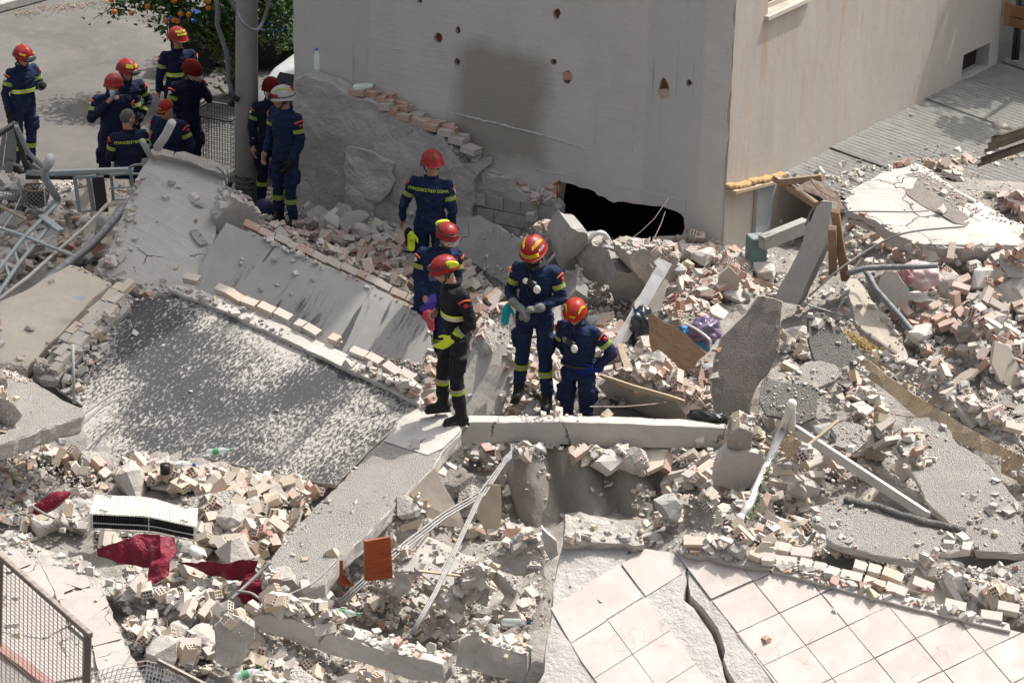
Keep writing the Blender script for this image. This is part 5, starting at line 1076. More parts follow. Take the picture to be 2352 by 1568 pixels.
def joined(name, items, label, cat):
    V_, F2, MI, mats, off = [], [], [], [], 0; cache = {}
    for d in items:
        me = meshfor(d)
        if me.name not in cache:
            a = np.empty(len(me.vertices)*3); me.vertices.foreach_get('co', a); cache[me.name] = (a.reshape(-1, 3), [tuple(p.vertices) for p in me.polygons])
        a, f_ = cache[me.name]; m = np.array(d[2]); V_.append(a @ m[:3, :3].T+m[:3, 3])
        mt = me.materials[0]
        if mt not in mats: mats.append(mt)
        mi = mats.index(mt); F2 += [tuple(i+off for i in q) for q in f_]; MI += [mi]*len(f_); off += len(a)
    me = bpy.data.meshes.new(name); me.from_pydata(np.concatenate(V_).tolist(), [], F2)
    for mt in mats: me.materials.append(mt)
    me.polygons.foreach_set('material_index', MI); me.update()
    return tag(link(name, me), label, cat, kind='stuff')
for kd, items in buckets.items():
    def vis(d):
        v = d[2].translation-CAM; L_ = v.length; x, y = proj(d[2].translation)
        ins = -20 < x < 2372 and -20 < y < 1588
        return (0 if ins else 1, L_/d[3]+random.random()*1.5)
    items.sort(key=vis); cap = {'brick': 285, 'half': 285, 'shard': 120, 'plaster': 200, 'chunk': 260}[kd]
    nm, lb, ct, gp = LABN[kd]
    for d in items[:cap]:
        o = link(nm, meshfor(d), None, d[2]); sz, ps = pose_words(d); wh, lmk = where_words(d[2].translation)
        c_ = COLN[d[4][1]]+' ' if kd in ('brick', 'half', 'shard') else 'pale '
        tag(o, sz+c_+lb+' '+ps+', '+wh, ct, gp+' around '+lmk)
    if items[cap:]: joined(nm+'_heap', items[cap:], 'the smaller %s strewn over the heaps' % gp, ct+'s')
# small fragments, all one mass
def fragments(name, n, smin, smax, label, polys=None, clean=()):
    VV, FF = [], []; off = 0
    base = np.array([(-1, -1, -1), (1, -1, -1), (1, 1, -1), (-1, 1, -1), (-1, -1, 1), (1, -1, 1), (1, 1, 1), (-1, 1, 1)], float)
    fc = [(0, 3, 2, 1), (4, 5, 6, 7), (0, 1, 5, 4), (1, 2, 6, 5), (2, 3, 7, 6), (3, 0, 4, 7)]
    cnt = 0; tries = 0
    while cnt < n and tries < n*4:
        tries += 1
        x, y = (random.uniform(-160, 2640), random.uniform(330, 1583)) if polys is None else pix_poly(random.choice(polys))
        h = BV.ray_cast(CAM, ray(x, y))
        if h[0] is None: continue
        X, Y, Zh = h[0]
        if h[0].z > 4 or h[1].z < .35: continue
        if polys is None:
            dens = noise.noise(Vector((X*1.3, Y*1.3, 5)))
            if random.random() > .55+dens*1.2: continue
            if x < 545 and y < 400+.03*x: continue
            if any(in_poly(x, y, c_) and random.random() < pr for c_, pr in clean): continue
        i = int((X-HX0)/HR); j = int((Y-HY0)/HR)
        if not (0 <= i < HNX and 0 <= j < HNY): continue
        s_ = smin*(smax/smin)**(random.random()**1.8)
        z = max(Zh, min(HM[i, j], Zh+.12))+s_*.3
        q = base*np.array([s_*random.uniform(.5, 1), s_*random.uniform(.4, .9), s_*random.uniform(.2, .7)])/1+np.array([[random.uniform(-1, 1)*s_*.28 for _ in range(3)] for _ in range(8)])
        e = Matrix.Rotation(random.uniform(0, 6.3), 3, 'Z') @ Matrix.Rotation(random.gauss(0, .35), 3, 'X') @ Matrix.Rotation(random.gauss(0, .35), 3, 'Y')
        q = q @ np.array(e).T+np.array([X, Y, z]); VV.append(q); FF += [tuple(k+off for k in f_) for f_ in fc]; off += 8; cnt += 1
    me = bpy.data.meshes.new(name); me.from_pydata(np.concatenate(VV).tolist(), [], FF); me.materials.append(FRAG); me.update()
    return tag(link(name, me), label, 'rubble', kind='stuff')
fragments('rubble_fragments', 20000, .012, .06, 'small broken bits of plaster, mortar and brick over the heaps', None, CLEAN)
fragments('rubble_gravel', 12000, .008, .022, 'fine gravel and crumbs in the hollows of the heaps', [r_[0] for r_ in REG])
# bent reinforcing bars and splinters sticking out of the heaps
RLAB = {}
for k in range(46):
    ri = random.choice([0, 1, 3, 3, 3, 4, 10, 10, 11, 13, 13, 15, 15, 16, 17, 18, 19]); x, y = pix_poly(REG[ri][0]); h = BV.ray_cast(CAM, ray(x, y))
    if not h[0] or h[0].z > 3.5 or any(in_poly(x, y, c_) for c_, pr in CLEAN): continue
    p = h[0]+UP*.03; a = random.uniform(0, 6.28); d = Vector((math.cos(a), math.sin(a), random.uniform(-.1, .5))); L_ = random.uniform(.25, .8); bend = Vector([random.gauss(0, .25) for _ in range(3)]); bend.z = abs(bend.z)
    bm = bmesh.new(); wood_ = random.random() < .35
    if wood_: add_bar(bm, p, p+d.normalized()*L_*.7, random.uniform(.02, .05), .015)
    else: add_tube(bm, [p, p+d*L_*.35+bend*.1, p+d*L_*.7+bend*.3, p+d*L_+bend*.7], random.uniform(.004, .008), 5)
    nm = 'wood_splinter' if wood_ else 'steel_rod'; o = link(nm, bmd(nm, bm, WOOD_PALE if wood_ else METAL_RUST)); wh, lmk = where_words(p)
    tag(o, ('pale wood splinter ' if wood_ else 'thin bent rusty rod ')+('level, ' if d.z < .15 else 'sticking up, ')+wh, 'splinter' if wood_ else 'rod', ('splinters' if wood_ else 'rods')+' around '+lmk)

# ------------------------------------------------------------------ single objects
def tubeo(name, pts, r, mat, label, cat, group=None, parent=None, n=8):
    w3 = [P(*p) if not isinstance(p, Vector) else p for p in pts]; bm = bmesh.new(); add_tube(bm, w3, r, n)
    o = link(name, bmd(name, bm, mat), parent)
    return tag(o, label, cat, group) if not parent else o
def curve_pts(pts, k=6):
    w3 = [P(*p) if not isinstance(p, Vector) else p for p in pts]; out = []
    for i in range(len(w3)-1):
        p0, p1, p2, p3 = w3[max(i-1, 0)], w3[i], w3[i+1], w3[min(i+2, len(w3)-1)]
        for j in range(k):
            t = j/k; out.append(.5*((2*p1)+(p2-p0)*t+(2*p0-5*p1+4*p2-p3)*t*t+(3*p1-p0-3*p2+p3)*t**3))
    return out+[w3[-1]]
def wire(name, pts, r, mat, label, cat, **k): return tubeo(name, curve_pts(pts), r, mat, label, cat, n=6, **k)
def textmesh(name, s_, size, mat, fn, parent=None, th=.001, align='CENTER', bold=0.0):
    c = bpy.data.curves.new(name, 'FONT'); c.body = s_; c.size = size; c.align_x = align; c.extrude = 0; c.offset = bold; c.resolution_u = 2
    t = bpy.data.objects.new(name, c); COL.objects.link(t); bpy.context.view_layer.update()
    me = bpy.data.meshes.new_from_object(t.evaluated_get(bpy.context.evaluated_depsgraph_get())); bpy.data.objects.remove(t)
    bm = bmesh.new(); bm.from_mesh(me); bmesh.ops.triangulate(bm, faces=bm.faces)
    bmesh.ops.subdivide_edges(bm, edges=[e for e in bm.edges if e.calc_length() > size*.35], cuts=1)
    for v in bm.verts: v.co = fn(v.co.x, v.co.y)
    me = bmd(name, bm, mat); return link(name, me, parent)
# utility pole
pb = P(567, 468, .1); PX, PY = pb.x, pb.y; kpx = (pb-CAM).dot(_f)/FP
pole = empty('utility_pole', (PX, PY, 0), label='round concrete utility pole with stencilled lettering beside the house', cat='utility pole')
r0 = 27.5*kpx; r1 = 24.0*kpx
bm = bmesh.new(); add_tube(bm, [(0, 0, 0), (0, 0, 2), (0, 0, 4.2), (0, 0, 9)], [r0*1.02, (r0+r1)/2, r1, r1*.8], 32)
link('shaft', bmd('shaft', bm, concrete('pole_concrete', (.36, .345, .32), (.27, .26, .24), grain=.3, pits=.4, lump=.1)), pole)
for k, (tx, py_) in enumerate((('ΜΑΛΙΣΒΙΑ', 405), ('ΠΥΡΚΑΡΩΝ', 417), ('ΤΣΕΛΙΚΩΝ', 429), ('2102185514', 440))):
    q = P(565, py_, 0); z = CAMZ-(15.6-q.z)*0; d = ray(556, py_+1); t = (PY-CAM.y)/d.y; zc = CAM.z+d.z*t
    aa = -math.pi/2-R(22)
    textmesh('stencil_lettering', tx, .062, flat('stencil_black', (.01, .01, .01), .9), lambda x, y: Vector(((r0+.003)*math.cos(aa+x/r0), (r0+.003)*math.sin(aa+x/r0), zc+y)), pole, bold=.002)
wire('slack_cable', [(508, -30, 3.9), (540, 20, 3.55), (560, 55, 3.4), (588, 70, 3.3), (606, 45, 3.4), (625, -20, 3.8)], .022, PIPE, 'dark cable hanging in a loop across the upper utility pole', 'cable')
hc = PP  # hanging supply cable left of the pole, in front of the bushes
yH = PY-.2
def atY(x, y, Y): d = ray(x, y); return CAM+d*(Y/d.y)
tubeo('hanging_cable', [atY(x, y, yH) for x, y in ((540, -20), (545, 30), (541, 60), (553, 100), (560, 150), (564, 185), (575, 212), (577, 220))] if 0 else [atY(x-38, y, yH) for x, y in ((532, -20), (538, 20), (536, 55), (548, 90), (558, 120), (562, 160), (563, 185), (568, 205), (576, 222))], .03, PIPE, 'thick grey cable hanging down left of the utility pole', 'cable')
bm = bmesh.new()
for a, b in (((538, 222), (533, 238)), ((538, 222), (544, 226))): add_tube(bm, [atY(*a, yH), atY(*b, yH)], .012, 6)
for c_ in ((533, 240), (544, 228), (530, 237)): bmesh.ops.create_icosphere(bm, subdivisions=1, radius=.045, matrix=Matrix.Translation(atY(*c_, yH)))
tag(link('cable_connector', bmd('cable_connector', bm, BLACKP)), 'black connector clips at the end of the hanging grey cable', 'connector')
# bundle at foot of the pole: blue helmet-like tub
bm = bmesh.new(); bmesh.ops.create_uvsphere(bm, u_segments=20, v_segments=10, radius=.17, matrix=Matrix.Translation(P(607, 485, .45)) @ Matrix.Diagonal((.8, .8, 1, 1)))
tag(link('blue_bucket', bmd('blue_bucket', bm, flat('navy_plastic', (.006, .008, .06), .5), True)), 'dark blue rounded bucket behind the foot of the utility pole', 'bucket')
# ---------------- orange tree
tb = P(545, 215, 0); tree = empty('orange_tree', (tb.x, tb.y, 0), label='orange tree with ripe fruit hanging into the top left', cat='tree')
to = Vector((tb.x, tb.y, 0))
bm = bmesh.new(); add_tube(bm, [(0, 0, 0), (.05, 0, .8), (0, .05, 1.6)], [.13, .1, .08], 10)
crown = []
def brn(p, q, r_): add_tube(bm, [p, (Vector(p)+Vector(q))/2+Vector((0, 0, .1)), q], [r_, r_*.7, r_*.3], 6)
yT = tb.y-.4
cl = []
for px_, py_, dy_, r_ in ((300, 18, 0, .33), (350, 5, 0, .42), (405, 38, 0, .40), (450, 20, .1, .50), (500, 50, 0, .45), (560, 20, .1, .5), (625, 30, .2, .45), (660, 40, .3, .45), (640, 95, .4, .35), (505, 110, .1, .32), (535, 155, .2, .28), (525, 190, .3, .25), (470, 80, 0, .3), (380, 55, 0, .25),
    (330, -50, .1, .6), (430, -60, .2, .8), (540, -70, .3, .9), (650, -60, .4, .8), (500, -160, .5, 1.0), (600, -170, .5, 1.0), (400, -150, .4, .8)):
    d_ = ray(px_, py_); q_ = CAM+d_*((yT+dy_)/d_.y)-to; cl.append((q_.x, q_.y, q_.z, r_))
tw = []
for a_, b_ in (((300, 25), (212, 45)), ((300, 30), (250, 20)), ((385, 60), (385, 92))):
    A_ = CAM+ray(*a_)*(yT/ray(*a_).y)-to; B_ = CAM+ray(*b_)*(yT/ray(*b_).y)-to; tw.append((A_, B_))
for c_ in cl: brn((0, .05, min(1.6, c_[2]*.7)), c_[:3], .03)
for a, b in tw: brn(a, b, .012)
link('trunk', bmd('trunk', bm, flat('bark', (.10, .08, .06), .9, bump=1)), tree)
lv, lf = [], []
def leaf(p, s_):
    e = Matrix.Rotation(random.uniform(0, 6.3), 3, 'Z') @ Matrix.Rotation(random.gauss(.5, .5), 3, 'X') @ Matrix.Rotation(random.gauss(0, .5), 3, 'Y'); k = len(lv)
    for q in ((0, 0, 0), (.28, .4, .06), (0, 1, -.04), (-.28, .4, .06)): lv.append(Vector(p)+e @ Vector(q)*s_)
    lf.append((k, k+1, k+2)); lf.append((k, k+2, k+3))
for x, y, z, r_ in cl:
    for _ in range(int(1900*r_*r_)):
        d = Vector((random.gauss(0, 1), random.gauss(0, 1), random.gauss(0, 1))).normalized()*r_*random.random()**.5
        if noise.noise(Vector((x+d.x, y+d.y, z+d.z))*3) < -.18: continue
        leaf((x+d.x, y+d.y, z+d.z*.75), random.uniform(.07, .115))
for a, b in tw:
    for _ in range(26): t = random.random(); p = Vector(a).lerp(Vector(b), t)+Vector([random.gauss(0, .07) for _ in range(3)]); leaf(p, .09)
fo = link('foliage', meshd('foliage', lv, lf, LEAFM), tree); fo['kind'] = 'stuff'
om = bmesh.new(); bmesh.ops.create_icosphere(om, subdivisions=2, radius=.042); om = bmd('orange', om, ORNG, True)
for x, y in T(1, (780, 82), (900, 90), (1010, 45), (1135, 140), (1190, 140), (1215, 145), (1290, 100), (1425, 55), (1425, 10), (760, 0), (1190, 5), (1235, 95)):
    o = link('orange', om, tree); o.location = atY(x, y, tb.y-.85)-to
# ---------------- vehicles and things under the tree
def place_box(bm, o, dims, rz=0, bev=.02): add_box(bm, Matrix.Translation(o) @ Matrix.Rotation(rz, 4, 'Z'), *dims, 0, bev)
binr = empty('waste_container', P(452, 158, 0), R(-12), label='dark wheeled waste container with a blue lid under the orange tree', cat='waste container')
bm = bmesh.new(); vs8 = [(-.62, -.4, .15), (.62, -.4, .15), (.62, .4, .15), (-.62, .4, .15), (-.7, -.5, 1.15), (.7, -.5, 1.15), (.7, .5, 1.15), (-.7, .5, 1.15)]
b8 = [bm.verts.new(q) for q in vs8]
for f_ in ((0, 3, 2, 1), (4, 5, 6, 7), (0, 1, 5, 4), (1, 2, 6, 5), (2, 3, 7, 6), (3, 0, 4, 7)): bm.faces.new([b8[i] for i in f_])
bmesh.ops.bevel(bm, geom=bm.edges[:], offset=.04, segments=2, affect='EDGES'); link('body', bmd('body', bm, flat('container_dark', (.012, .014, .013), .5)), binr)
bm = bmesh.new(); place_box(bm, (0, 0, 1.2), (1.46, 1.05, .08), bev=.03); link('lid', bmd('lid', bm, flat('blue_lid', (.008, .05, .26), .4)), binr)
for sx in (-.5, .5):
    for sy in (-.35, .35):
        bm = bmesh.new(); add_tube(bm, [(sx, sy-.03, .08), (sx, sy+.03, .08)], .08, 12); link('wheel', bmd('wheel', bm, BLACKP), binr)
bb2 = binr.copy(); COL.objects.link(bb2); bb2.location = P(622, 152, 0); binr.scale = (.5, .55, .66); bb2.scale = (.3, .4, .5); bb2['label'] = 'second blue lidded waste container, behind the utility pole'
for ch in list(binr.children):
    c_ = ch.copy(); COL.objects.link(c_); c_.parent = bb2
bm = bmesh.new(); add_box(bm, Matrix.Translation(P(513, 145, 0)+Vector((0, 0, .45))), .28, .2, .9, 0, .02); add_box(bm, Matrix.Translation(P(513, 145, 0)+Vector((0, 0, .04))), .36, .28, .08, 0, .01)
tag(link('stone_post', bmd('stone_post', bm, CONC_GREY)), 'short grey stone post beside the waste container', 'post')
# car: rear quarter seen between the pole and the house
def car():
    c0 = P(862, 330, 0); c = empty('parked_car', c0, R(62), label='white car parked behind the utility pole, dark rear window showing', cat='car')
    prof = [(-1.95, .35), (-2.0, .75), (-1.92, .98), (-1.55, 1.38), (-1.0, 1.46), (.2, 1.42), (.85, 1.05), (1.75, .9), (1.95, .6), (1.95, .3)]
    bm = bmesh.new(); rows = []
    for k, (yy_, s_) in enumerate(((-.85, .97), (-.80, 1), (0, 1.02), (.80, 1), (.85, .97))):
        rows.append([bm.verts.new((x*s_, yy_*(1 if z < 1.0 else .84), z*(1 if 0 < k < 4 or z < 1 else .985))) for x, z in prof])
    for a, b in zip(rows, rows[1:]):
        for i in range(len(prof)-1): bm.faces.new((a[i], a[i+1], b[i+1], b[i])).smooth = True
    bm.faces.new(rows[0][::-1]); bm.faces.new(rows[-1]); bmesh.ops.recalc_face_normals(bm, faces=bm.faces)
    link('body', bmd('body', bm, flat('white_car_paint', (.62, .62, .61), .25, spec=.6, coat=.6)), c)
    def pan(nm, q, mt):
        bm = bmesh.new(); bm.faces.new([bm.verts.new(v) for v in q]); bmesh.ops.solidify(bm, geom=bm.faces[:], thickness=.012); return link(nm, bmd(nm, bm, mt), c)
    gl = flat('car_glass', (.01, .011, .012), .05, spec=.9)
    pan('rear_window', [(-1.97, -.62, 1.0), (-1.97, .62, 1.0), (-1.61, .55, 1.37), (-1.61, -.55, 1.37)], gl)
    for s_ in (-1, 1):
        pan('side_window', [(-1.45, s_*.80, 1.04), (.6, s_*.80, 1.04), (.15, s_*.735, 1.36), (-1.25, s_*.735, 1.36)], gl)
        bm = bmesh.new(); add_box(bm, Matrix.Translation((-1.97, s_*.70, .86)), .12, .26, .24, 0, .03); link('tail_light', bmd('tail_light', bm, flat('tail_lens', (.05, .006, .006), .1, spec=.8)), c)
        for x in (-1.25, 1.25):
            bm = bmesh.new(); add_tube(bm, [(x, s_*.70, .31), (x, s_*.87, .31)], .31, 24); w_ = link('wheel', bmd('wheel', bm, BLACKP), c)
            bm = bmesh.new(); add_tube(bm, [(x, s_*.872, .31), (x, s_*.885, .31)], .2, 16); link('rim', bmd('rim', bm, STEEL), w_)
car()
# kerb and far pavement, top left
kb = [P(-60, 40, 0), P(95, -2, 0), P(200, -45, 0)]
bm = bmesh.new()
for a, b in zip(kb, kb[1:]): add_bar(bm, a+Vector((0, 0, .06)), b+Vector((0, 0, .06)), .16, .14, bev=.015)
tag(link('kerb', bmd('kerb', bm, CONC_GREY)), kind='structure')
bm = bmesh.new(); d_ = (kb[1]-kb[0]).normalized(); n_ = Vector((-d_.y, d_.x, 0)); q = [kb[0]+n_*.09, kb[2]+n_*.09, kb[2]+n_*9, kb[0]+n_*9]
bm.faces.new([bm.verts.new((p.x, p.y, .11)) for p in q]); tag(link('pavement', bmd('pavement', bm, concrete('pavement_soil', (.30, .27, .24), (.22, .19, .165), grain=.8))), kind='structure')
# ground litter by the kerb
pm = [flat('petal_pink', (.36, .20, .24), .8), flat('leaf_litter', (.30, .24, .12), .9)]
bm = bmesh.new()
for _ in range(150):
    x, y = random.uniform(30, 270), 0; y = 34-.11*x+random.gauss(0, 6)
    p = P(x, y, .0); r_ = bmesh.ops.create_cube(bm, size=1, matrix=Matrix.Translation(p+Vector((0, 0, .006))) @ Matrix.Rotation(random.uniform(0, 6), 4, 'Z') @ Matrix.Diagonal((random.uniform(.015, .035), .02, .01, 1)))
    k = 0 if random.random() < .35 else 1
    for f_ in set(f for v in r_['verts'] for f in v.link_faces): f_.material_index = k
tag(link('fallen_petals', bmd('fallen_petals', bm, pm)), 'pink petals and dry leaves scattered along the kerb', 'petals', kind='stuff')
# dark hedge and wall beyond the tree
def hedge():
    c0 = P(600, 130, 0); h = empty('hedge', c0, label='dense dark hedge behind the waste containers', cat='hedge'); V_, F2 = [], []
    global lv, lf
    lv, lf = [], []
    for _ in range(5200):
        leaf((random.uniform(-.85, 1.6), random.uniform(-.4, .5), abs(random.gauss(0, .9))), random.uniform(.08, .14))
    f_ = link('foliage', meshd('foliage', lv, lf, LEAFM), h); f_['kind'] = 'stuff'
    bm = bmesh.new()
    for x in (-.7, -.2, .4, .9, 1.4): add_tube(bm, [(x, .1, 0), (x+.05, 0, 2.2)], .04, 6)
    link('stem', bmd('stem', bm, WOOD_OLD), h)
hedge()
# rusty wire cage by the pole
def cage():
    c0 = P(505, 420, 0); c = empty('wire_cage', c0, R(-24), label='dark wire trolley cage standing left of the utility pole', cat='trolley'); bm = bmesh.new(); Lx, Ly, Hz = .66, .6, 1.0
    for k in range(17):
        t = k/16
        for s_ in (-1, 1):
            add_tube(bm, [(-Lx/2+Lx*t, s_*Ly/2, .15), (-Lx/2+Lx*t, s_*Ly/2, Hz)], .0035, 3, cap=False); add_tube(bm, [(s_*Lx/2, -Ly/2+Ly*t, .15), (s_*Lx/2, -Ly/2+Ly*t, Hz)], .0035, 3, cap=False)
    for k in range(14):
        z = .15+(Hz-.15)*k/13
        add_tube(bm, [(-Lx/2, -Ly/2, z), (Lx/2, -Ly/2, z), (Lx/2, Ly/2, z), (-Lx/2, Ly/2, z), (-Lx/2, -Ly/2, z)], .004, 3, cap=False)
    link('wire_basket', bmd('wire_basket', bm, METAL_D), c)
    bm = bmesh.new(); add_tube(bm, [(-Lx/2, -Ly/2, Hz), (Lx/2, -Ly/2, Hz), (Lx/2, Ly/2, Hz), (-Lx/2, Ly/2, Hz), (-Lx/2, -Ly/2, Hz)], .014, 6); add_tube(bm, [(-Lx/2-.02, -Ly/2-.05, Hz+.04), (-Lx/2-.02, Ly/2, Hz+.04)], .025, 8); link('handle', bmd('handle', bm, METAL_D), c)
    for sx in (-.28, .28):
        for sy in (-.25, .25): bm = bmesh.new(); add_tube(bm, [(sx-.02, sy, .07), (sx+.02, sy, .07)], .07, 10); link('wheel', bmd('wheel', bm, BLACKP), c)
cage()
# ---------------- bent railing upper left
def railing():
    r_ = empty('bent_railing', P(100, 420, 1.5), label='grey painted metal railing bent and twisted over the left rubble', cat='railing'); o0 = r_.location
    def pc(nm, pts, w_=.045, h=.03, mat=METAL_G):
        bm = bmesh.new(); w3 = [P(*p)-o0 for p in pts]
        for a, b in zip(w3, w3[1:]): add_bar(bm, a, b+(b-a).normalized()*.01, w_, h, bev=.004)
        link(nm, bmd(nm, bm, mat), r_)
    def t(*p): return [(*T1(1, x, y), z) for x, y, z in p]
    pc('top_rail', t((-20, 925, 2.6), (105, 845, 2.7), (165, 1100, 2.1), (200, 1195, 1.75)), .06, .05, METAL_D)
    pc('top_rail', t((110, 860, 2.7), (190, 1040, 2.25), (300, 1150, 1.95), (330, 1190, 1.85)), .05, .04)
    pc('top_rail', t((180, 1175, 1.9), (350, 1180, 1.9), (600, 1170, 1.95), (905, 1160, 2.0)), .07, .05)
    pc('lower_rail', t((175, 1212, 1.8), (520, 1215, 1.8)), .03, .05, METAL_D)
    pc('lower_rail', t((370, 1200, 1.85), (640, 1190, 1.85), (1020, 1188, 1.95)), .03, .02)
    pc('lower_rail', t((-20, 1020, 2.2), (100, 920, 2.4)), .05, .03); pc('lower_rail', t((-20, 1180, 1.8), (60, 1110, 1.95), (150, 1140, 1.8)), .04, .03)
    for x in (10, 45): pc('baluster', t((x-12, 1160, 1.75), (x+20, 900, 2.55)), .05, .02)
    pc('baluster', t((60, 1180, 1.7), (95, 880, 2.6)), .09, .03); pc('baluster', t((95, 1110, 1.85), (100, 930, 2.45)), .05, .02)
    for x in range(5): pc('baluster', t((150+x*38, 1080+x*22, 2.1-x*.05), (190+x*40, 1160+x*8, 1.88)), .045, .015)
    for x in range(9): pc('baluster', t((390+x*55, 1172-x, 1.92), (392+x*55, 1186, 1.87)), .05, .02)
    pc('panel_frame', t((510, 1215, 1.85), (545, 1445, 1.4), (700, 1430, 1.4)), .045, .03); pc('panel_frame', t((505, 1218, 1.85), (650, 1205, 1.87)), .045, .03); pc('panel_frame', t((600, 1200, 1.87), (640, 1435, 1.4)), .05, .03)
    pc('panel_frame', t((760, 1195, 1.9), (775, 1365, 1.5)), .035, .02); pc('panel_frame', t((895, 1180, 1.95), (915, 1345, 1.55)), .035, .02)
    pc('panel_frame', t((745, 1290, 1.7), (950, 1275, 1.75)), .02, .02); pc('panel_frame', t((760, 1370, 1.5), (960, 1350, 1.55), (1065, 1332, 1.6)), .02, .02)
    pc('panel_frame', t((760, 1200, 1.9), (900, 1185, 1.95)), .02, .02)
    pc('dark_post', t((668, 1205, 1.87), (700, 1440, 1.4)), .14, .05, METAL_D)
    return r_
railing()
def ladder():
    r_ = empty('twisted_ladder', P(60, 560, 1.5), label='grey ladder-like frame lying twisted at the left edge', cat='ladder frame'); o0 = r_.location
    def pc(nm, pts, w_=.045, h=.03):
        bm = bmesh.new(); w3 = [P(*p)-o0 for p in pts]
        for a, b in zip(w3, w3[1:]): add_bar(bm, a, b, w_, h, bev=.004)
        link(nm, bmd(nm, bm, METAL_G), r_)
    pc('side_rail', [(-20, 640, 1.5), (55, 545, 1.7), (130, 470, 1.85)]); pc('side_rail', [(-20, 700, 1.4), (40, 610, 1.55), (125, 505, 1.75)])
    for t in range(6): pc('rung', [(-10+t*22, 630-t*26, 1.52+t*.05), (0+t*22, 665-t*28, 1.45+t*.05)], .03, .02)
    pc('side_rail', [(95, 495, 1.8), (140, 530, 1.75)], .09); pc('side_rail', [(62, 545, 1.7), (170, 588, 1.6)]); pc('side_rail', [(-10, 520, 1.6), (65, 545, 1.65)], .05)
ladder()
def pipe_white():
    o = empty('bent_plastic_pipe', P(115, 440, 1.9), label='grey plastic drain pipe with an elbow standing in front of the railing', cat='pipe'); o0 = o.location
    def t(x, y, z): return P(*T1(1, x, y), z)-o0
    for nm, pts, r_ in (('pipe', [t(345, 1075, 2.45), t(300, 1195, 2.1), t(320, 1240, 2.0), t(395, 1360, 1.7)], .045), ('pipe', [t(395, 1365, 1.7), t(330, 1450, 1.5)], .045), ('socket', [t(346, 1080, 2.45), t(325, 1128, 2.32)], .06)):
        bm = bmesh.new(); add_tube(bm, pts, r_, 12); link(nm, bmd(nm, bm, METAL_G if nm == 'pipe' else flat('white_plastic', (.6, .6, .6), .5)), o)
pipe_white()
def wt(k, x, y, z): return (*T1(k, x, y), z)
tubeo('white_plastic_tube', [wt(1, 1175, 840, 3.3), wt(1, 1130, 930, 3.0), wt(1, 1075, 1010, 2.75)], .05, flat('white_tube', (.52, .52, .52), .5, dust=.3), 'white tube sticking up behind the tall leaning slab', 'pipe')
tubeo('hollow_grey_tube', [wt(1, 972, 965, 2.9), wt(1, 1030, 1070, 2.6)], .035, METAL_G, 'grey tube end in front of the lettered blue jacket', 'pipe')
tubeo('long_white_pole', [wt(1, 740, 1390, 1.6), wt(1, 575, 1559, 1.5), wt(4, 400, 150, 1.55), wt(4, 200, 330, 1.6), wt(4, -30, 505, 1.6)], .022, flat('ivory_pole', (.58, .54, .49), .6, dust=.3), 'long thin white pole lying across the cream slab at the left', 'pole')
wire('grey_conduit_bundle', [wt(1, 870, 1380, 1.65), wt(1, 780, 1500, 1.6), wt(4, 620, 120, 1.6), wt(4, 450, 250, 1.7), wt(4, 250, 420, 1.65), wt(4, 120, 590, 1.6), wt(4, -30, 690, 1.55)], .05, PIPE, 'thick dark grey conduit snaking from the leaning slab to the left edge', 'conduit')
wire('grey_conduit_bundle', [wt(1, 890, 1400, 1.6), wt(4, 640, 100, 1.55), wt(4, 520, 200, 1.65), wt(4, 330, 340, 1.68), wt(4, 180, 540, 1.62), wt(4, -10, 730, 1.55)], .035, flat('pale_conduit', (.38, .38, .39), .6, dust=.5), 'paler conduit lying just in front of the thick dark grey one', 'conduit')
tubeo('wooden_broomstick', [wt(1, -20, 1400, 1.55), wt(1, 180, 1500, 1.5), wt(4, 120, -20, 1.45)], .02, WOOD_PALE, 'yellowish broomstick under the twisted ladder', 'stick')
def basket():
    c = P(82, 452, 1.55); o = empty('wicker_basket', c, label='round wicker basket hanging below the bent railing', cat='basket'); bm = bmesh.new()
    for k in range(18):
        for s_ in (-1, 1):
            pts = []
            for j in range(9):
                t = j/8; a = 2*math.pi*k/18+s_*t*1.6; r_ = .14*math.sin(.5+t*1.7)+.02; pts.append((r_*math.cos(a), r_*math.sin(a), -.12+.24*t))
            add_tube(bm, pts, .006, 4, cap=False)
    link('weave', bmd('weave', bm, flat('grey_wicker', (.22, .20, .18), .9)), o)
    bm = bmesh.new(); bmesh.ops.create_uvsphere(bm, u_segments=12, v_segments=8, radius=.11); link('dark_lining', bmd('dark_lining', bm, flat('lining', (.06, .05, .045), .9)), o)
    bm = bmesh.new(); add_tube(bm, [(.15*math.cos(a*.5236), .15*math.sin(a*.5236), .12) for a in range(13)], .014, 6); link('rim', bmd('rim', bm, WOOD_OLD), o)
basket()
for k, (a, lab) in enumerate((((wt(1, 300, 1240, 1.8), wt(1, 240, 1330, 1.6), wt(1, 150, 1340, 1.5), wt(1, 90, 1460, 1.4), wt(1, 20, 1560, 1.4)), 'thin white wire looping under the wicker basket'), ((wt(1, 300, 1250, 1.8), wt(1, 310, 1400, 1.5)), 'straight thin wire right of the wicker basket'))): wire('thin_wire', a, .006, WHITE, lab, 'wire')
wire('bent_rebar', [wt(1, 880, 1150, 2.3), wt(1, 920, 1130, 2.35), wt(1, 975, 1125, 2.4)], .016, STEEL, 'short bent steel bar left of the tall leaning slab top', 'rebar')
wire('bent_rebar', [wt(1, 1480, 1140, 2.7), wt(1, 1530, 1190, 2.5), wt(1, 1550, 1280, 2.3), wt(1, 1545, 1400, 2.0)], .012, STEEL, 'steel bar curling over the right edge of the tall leaning slab', 'rebar')
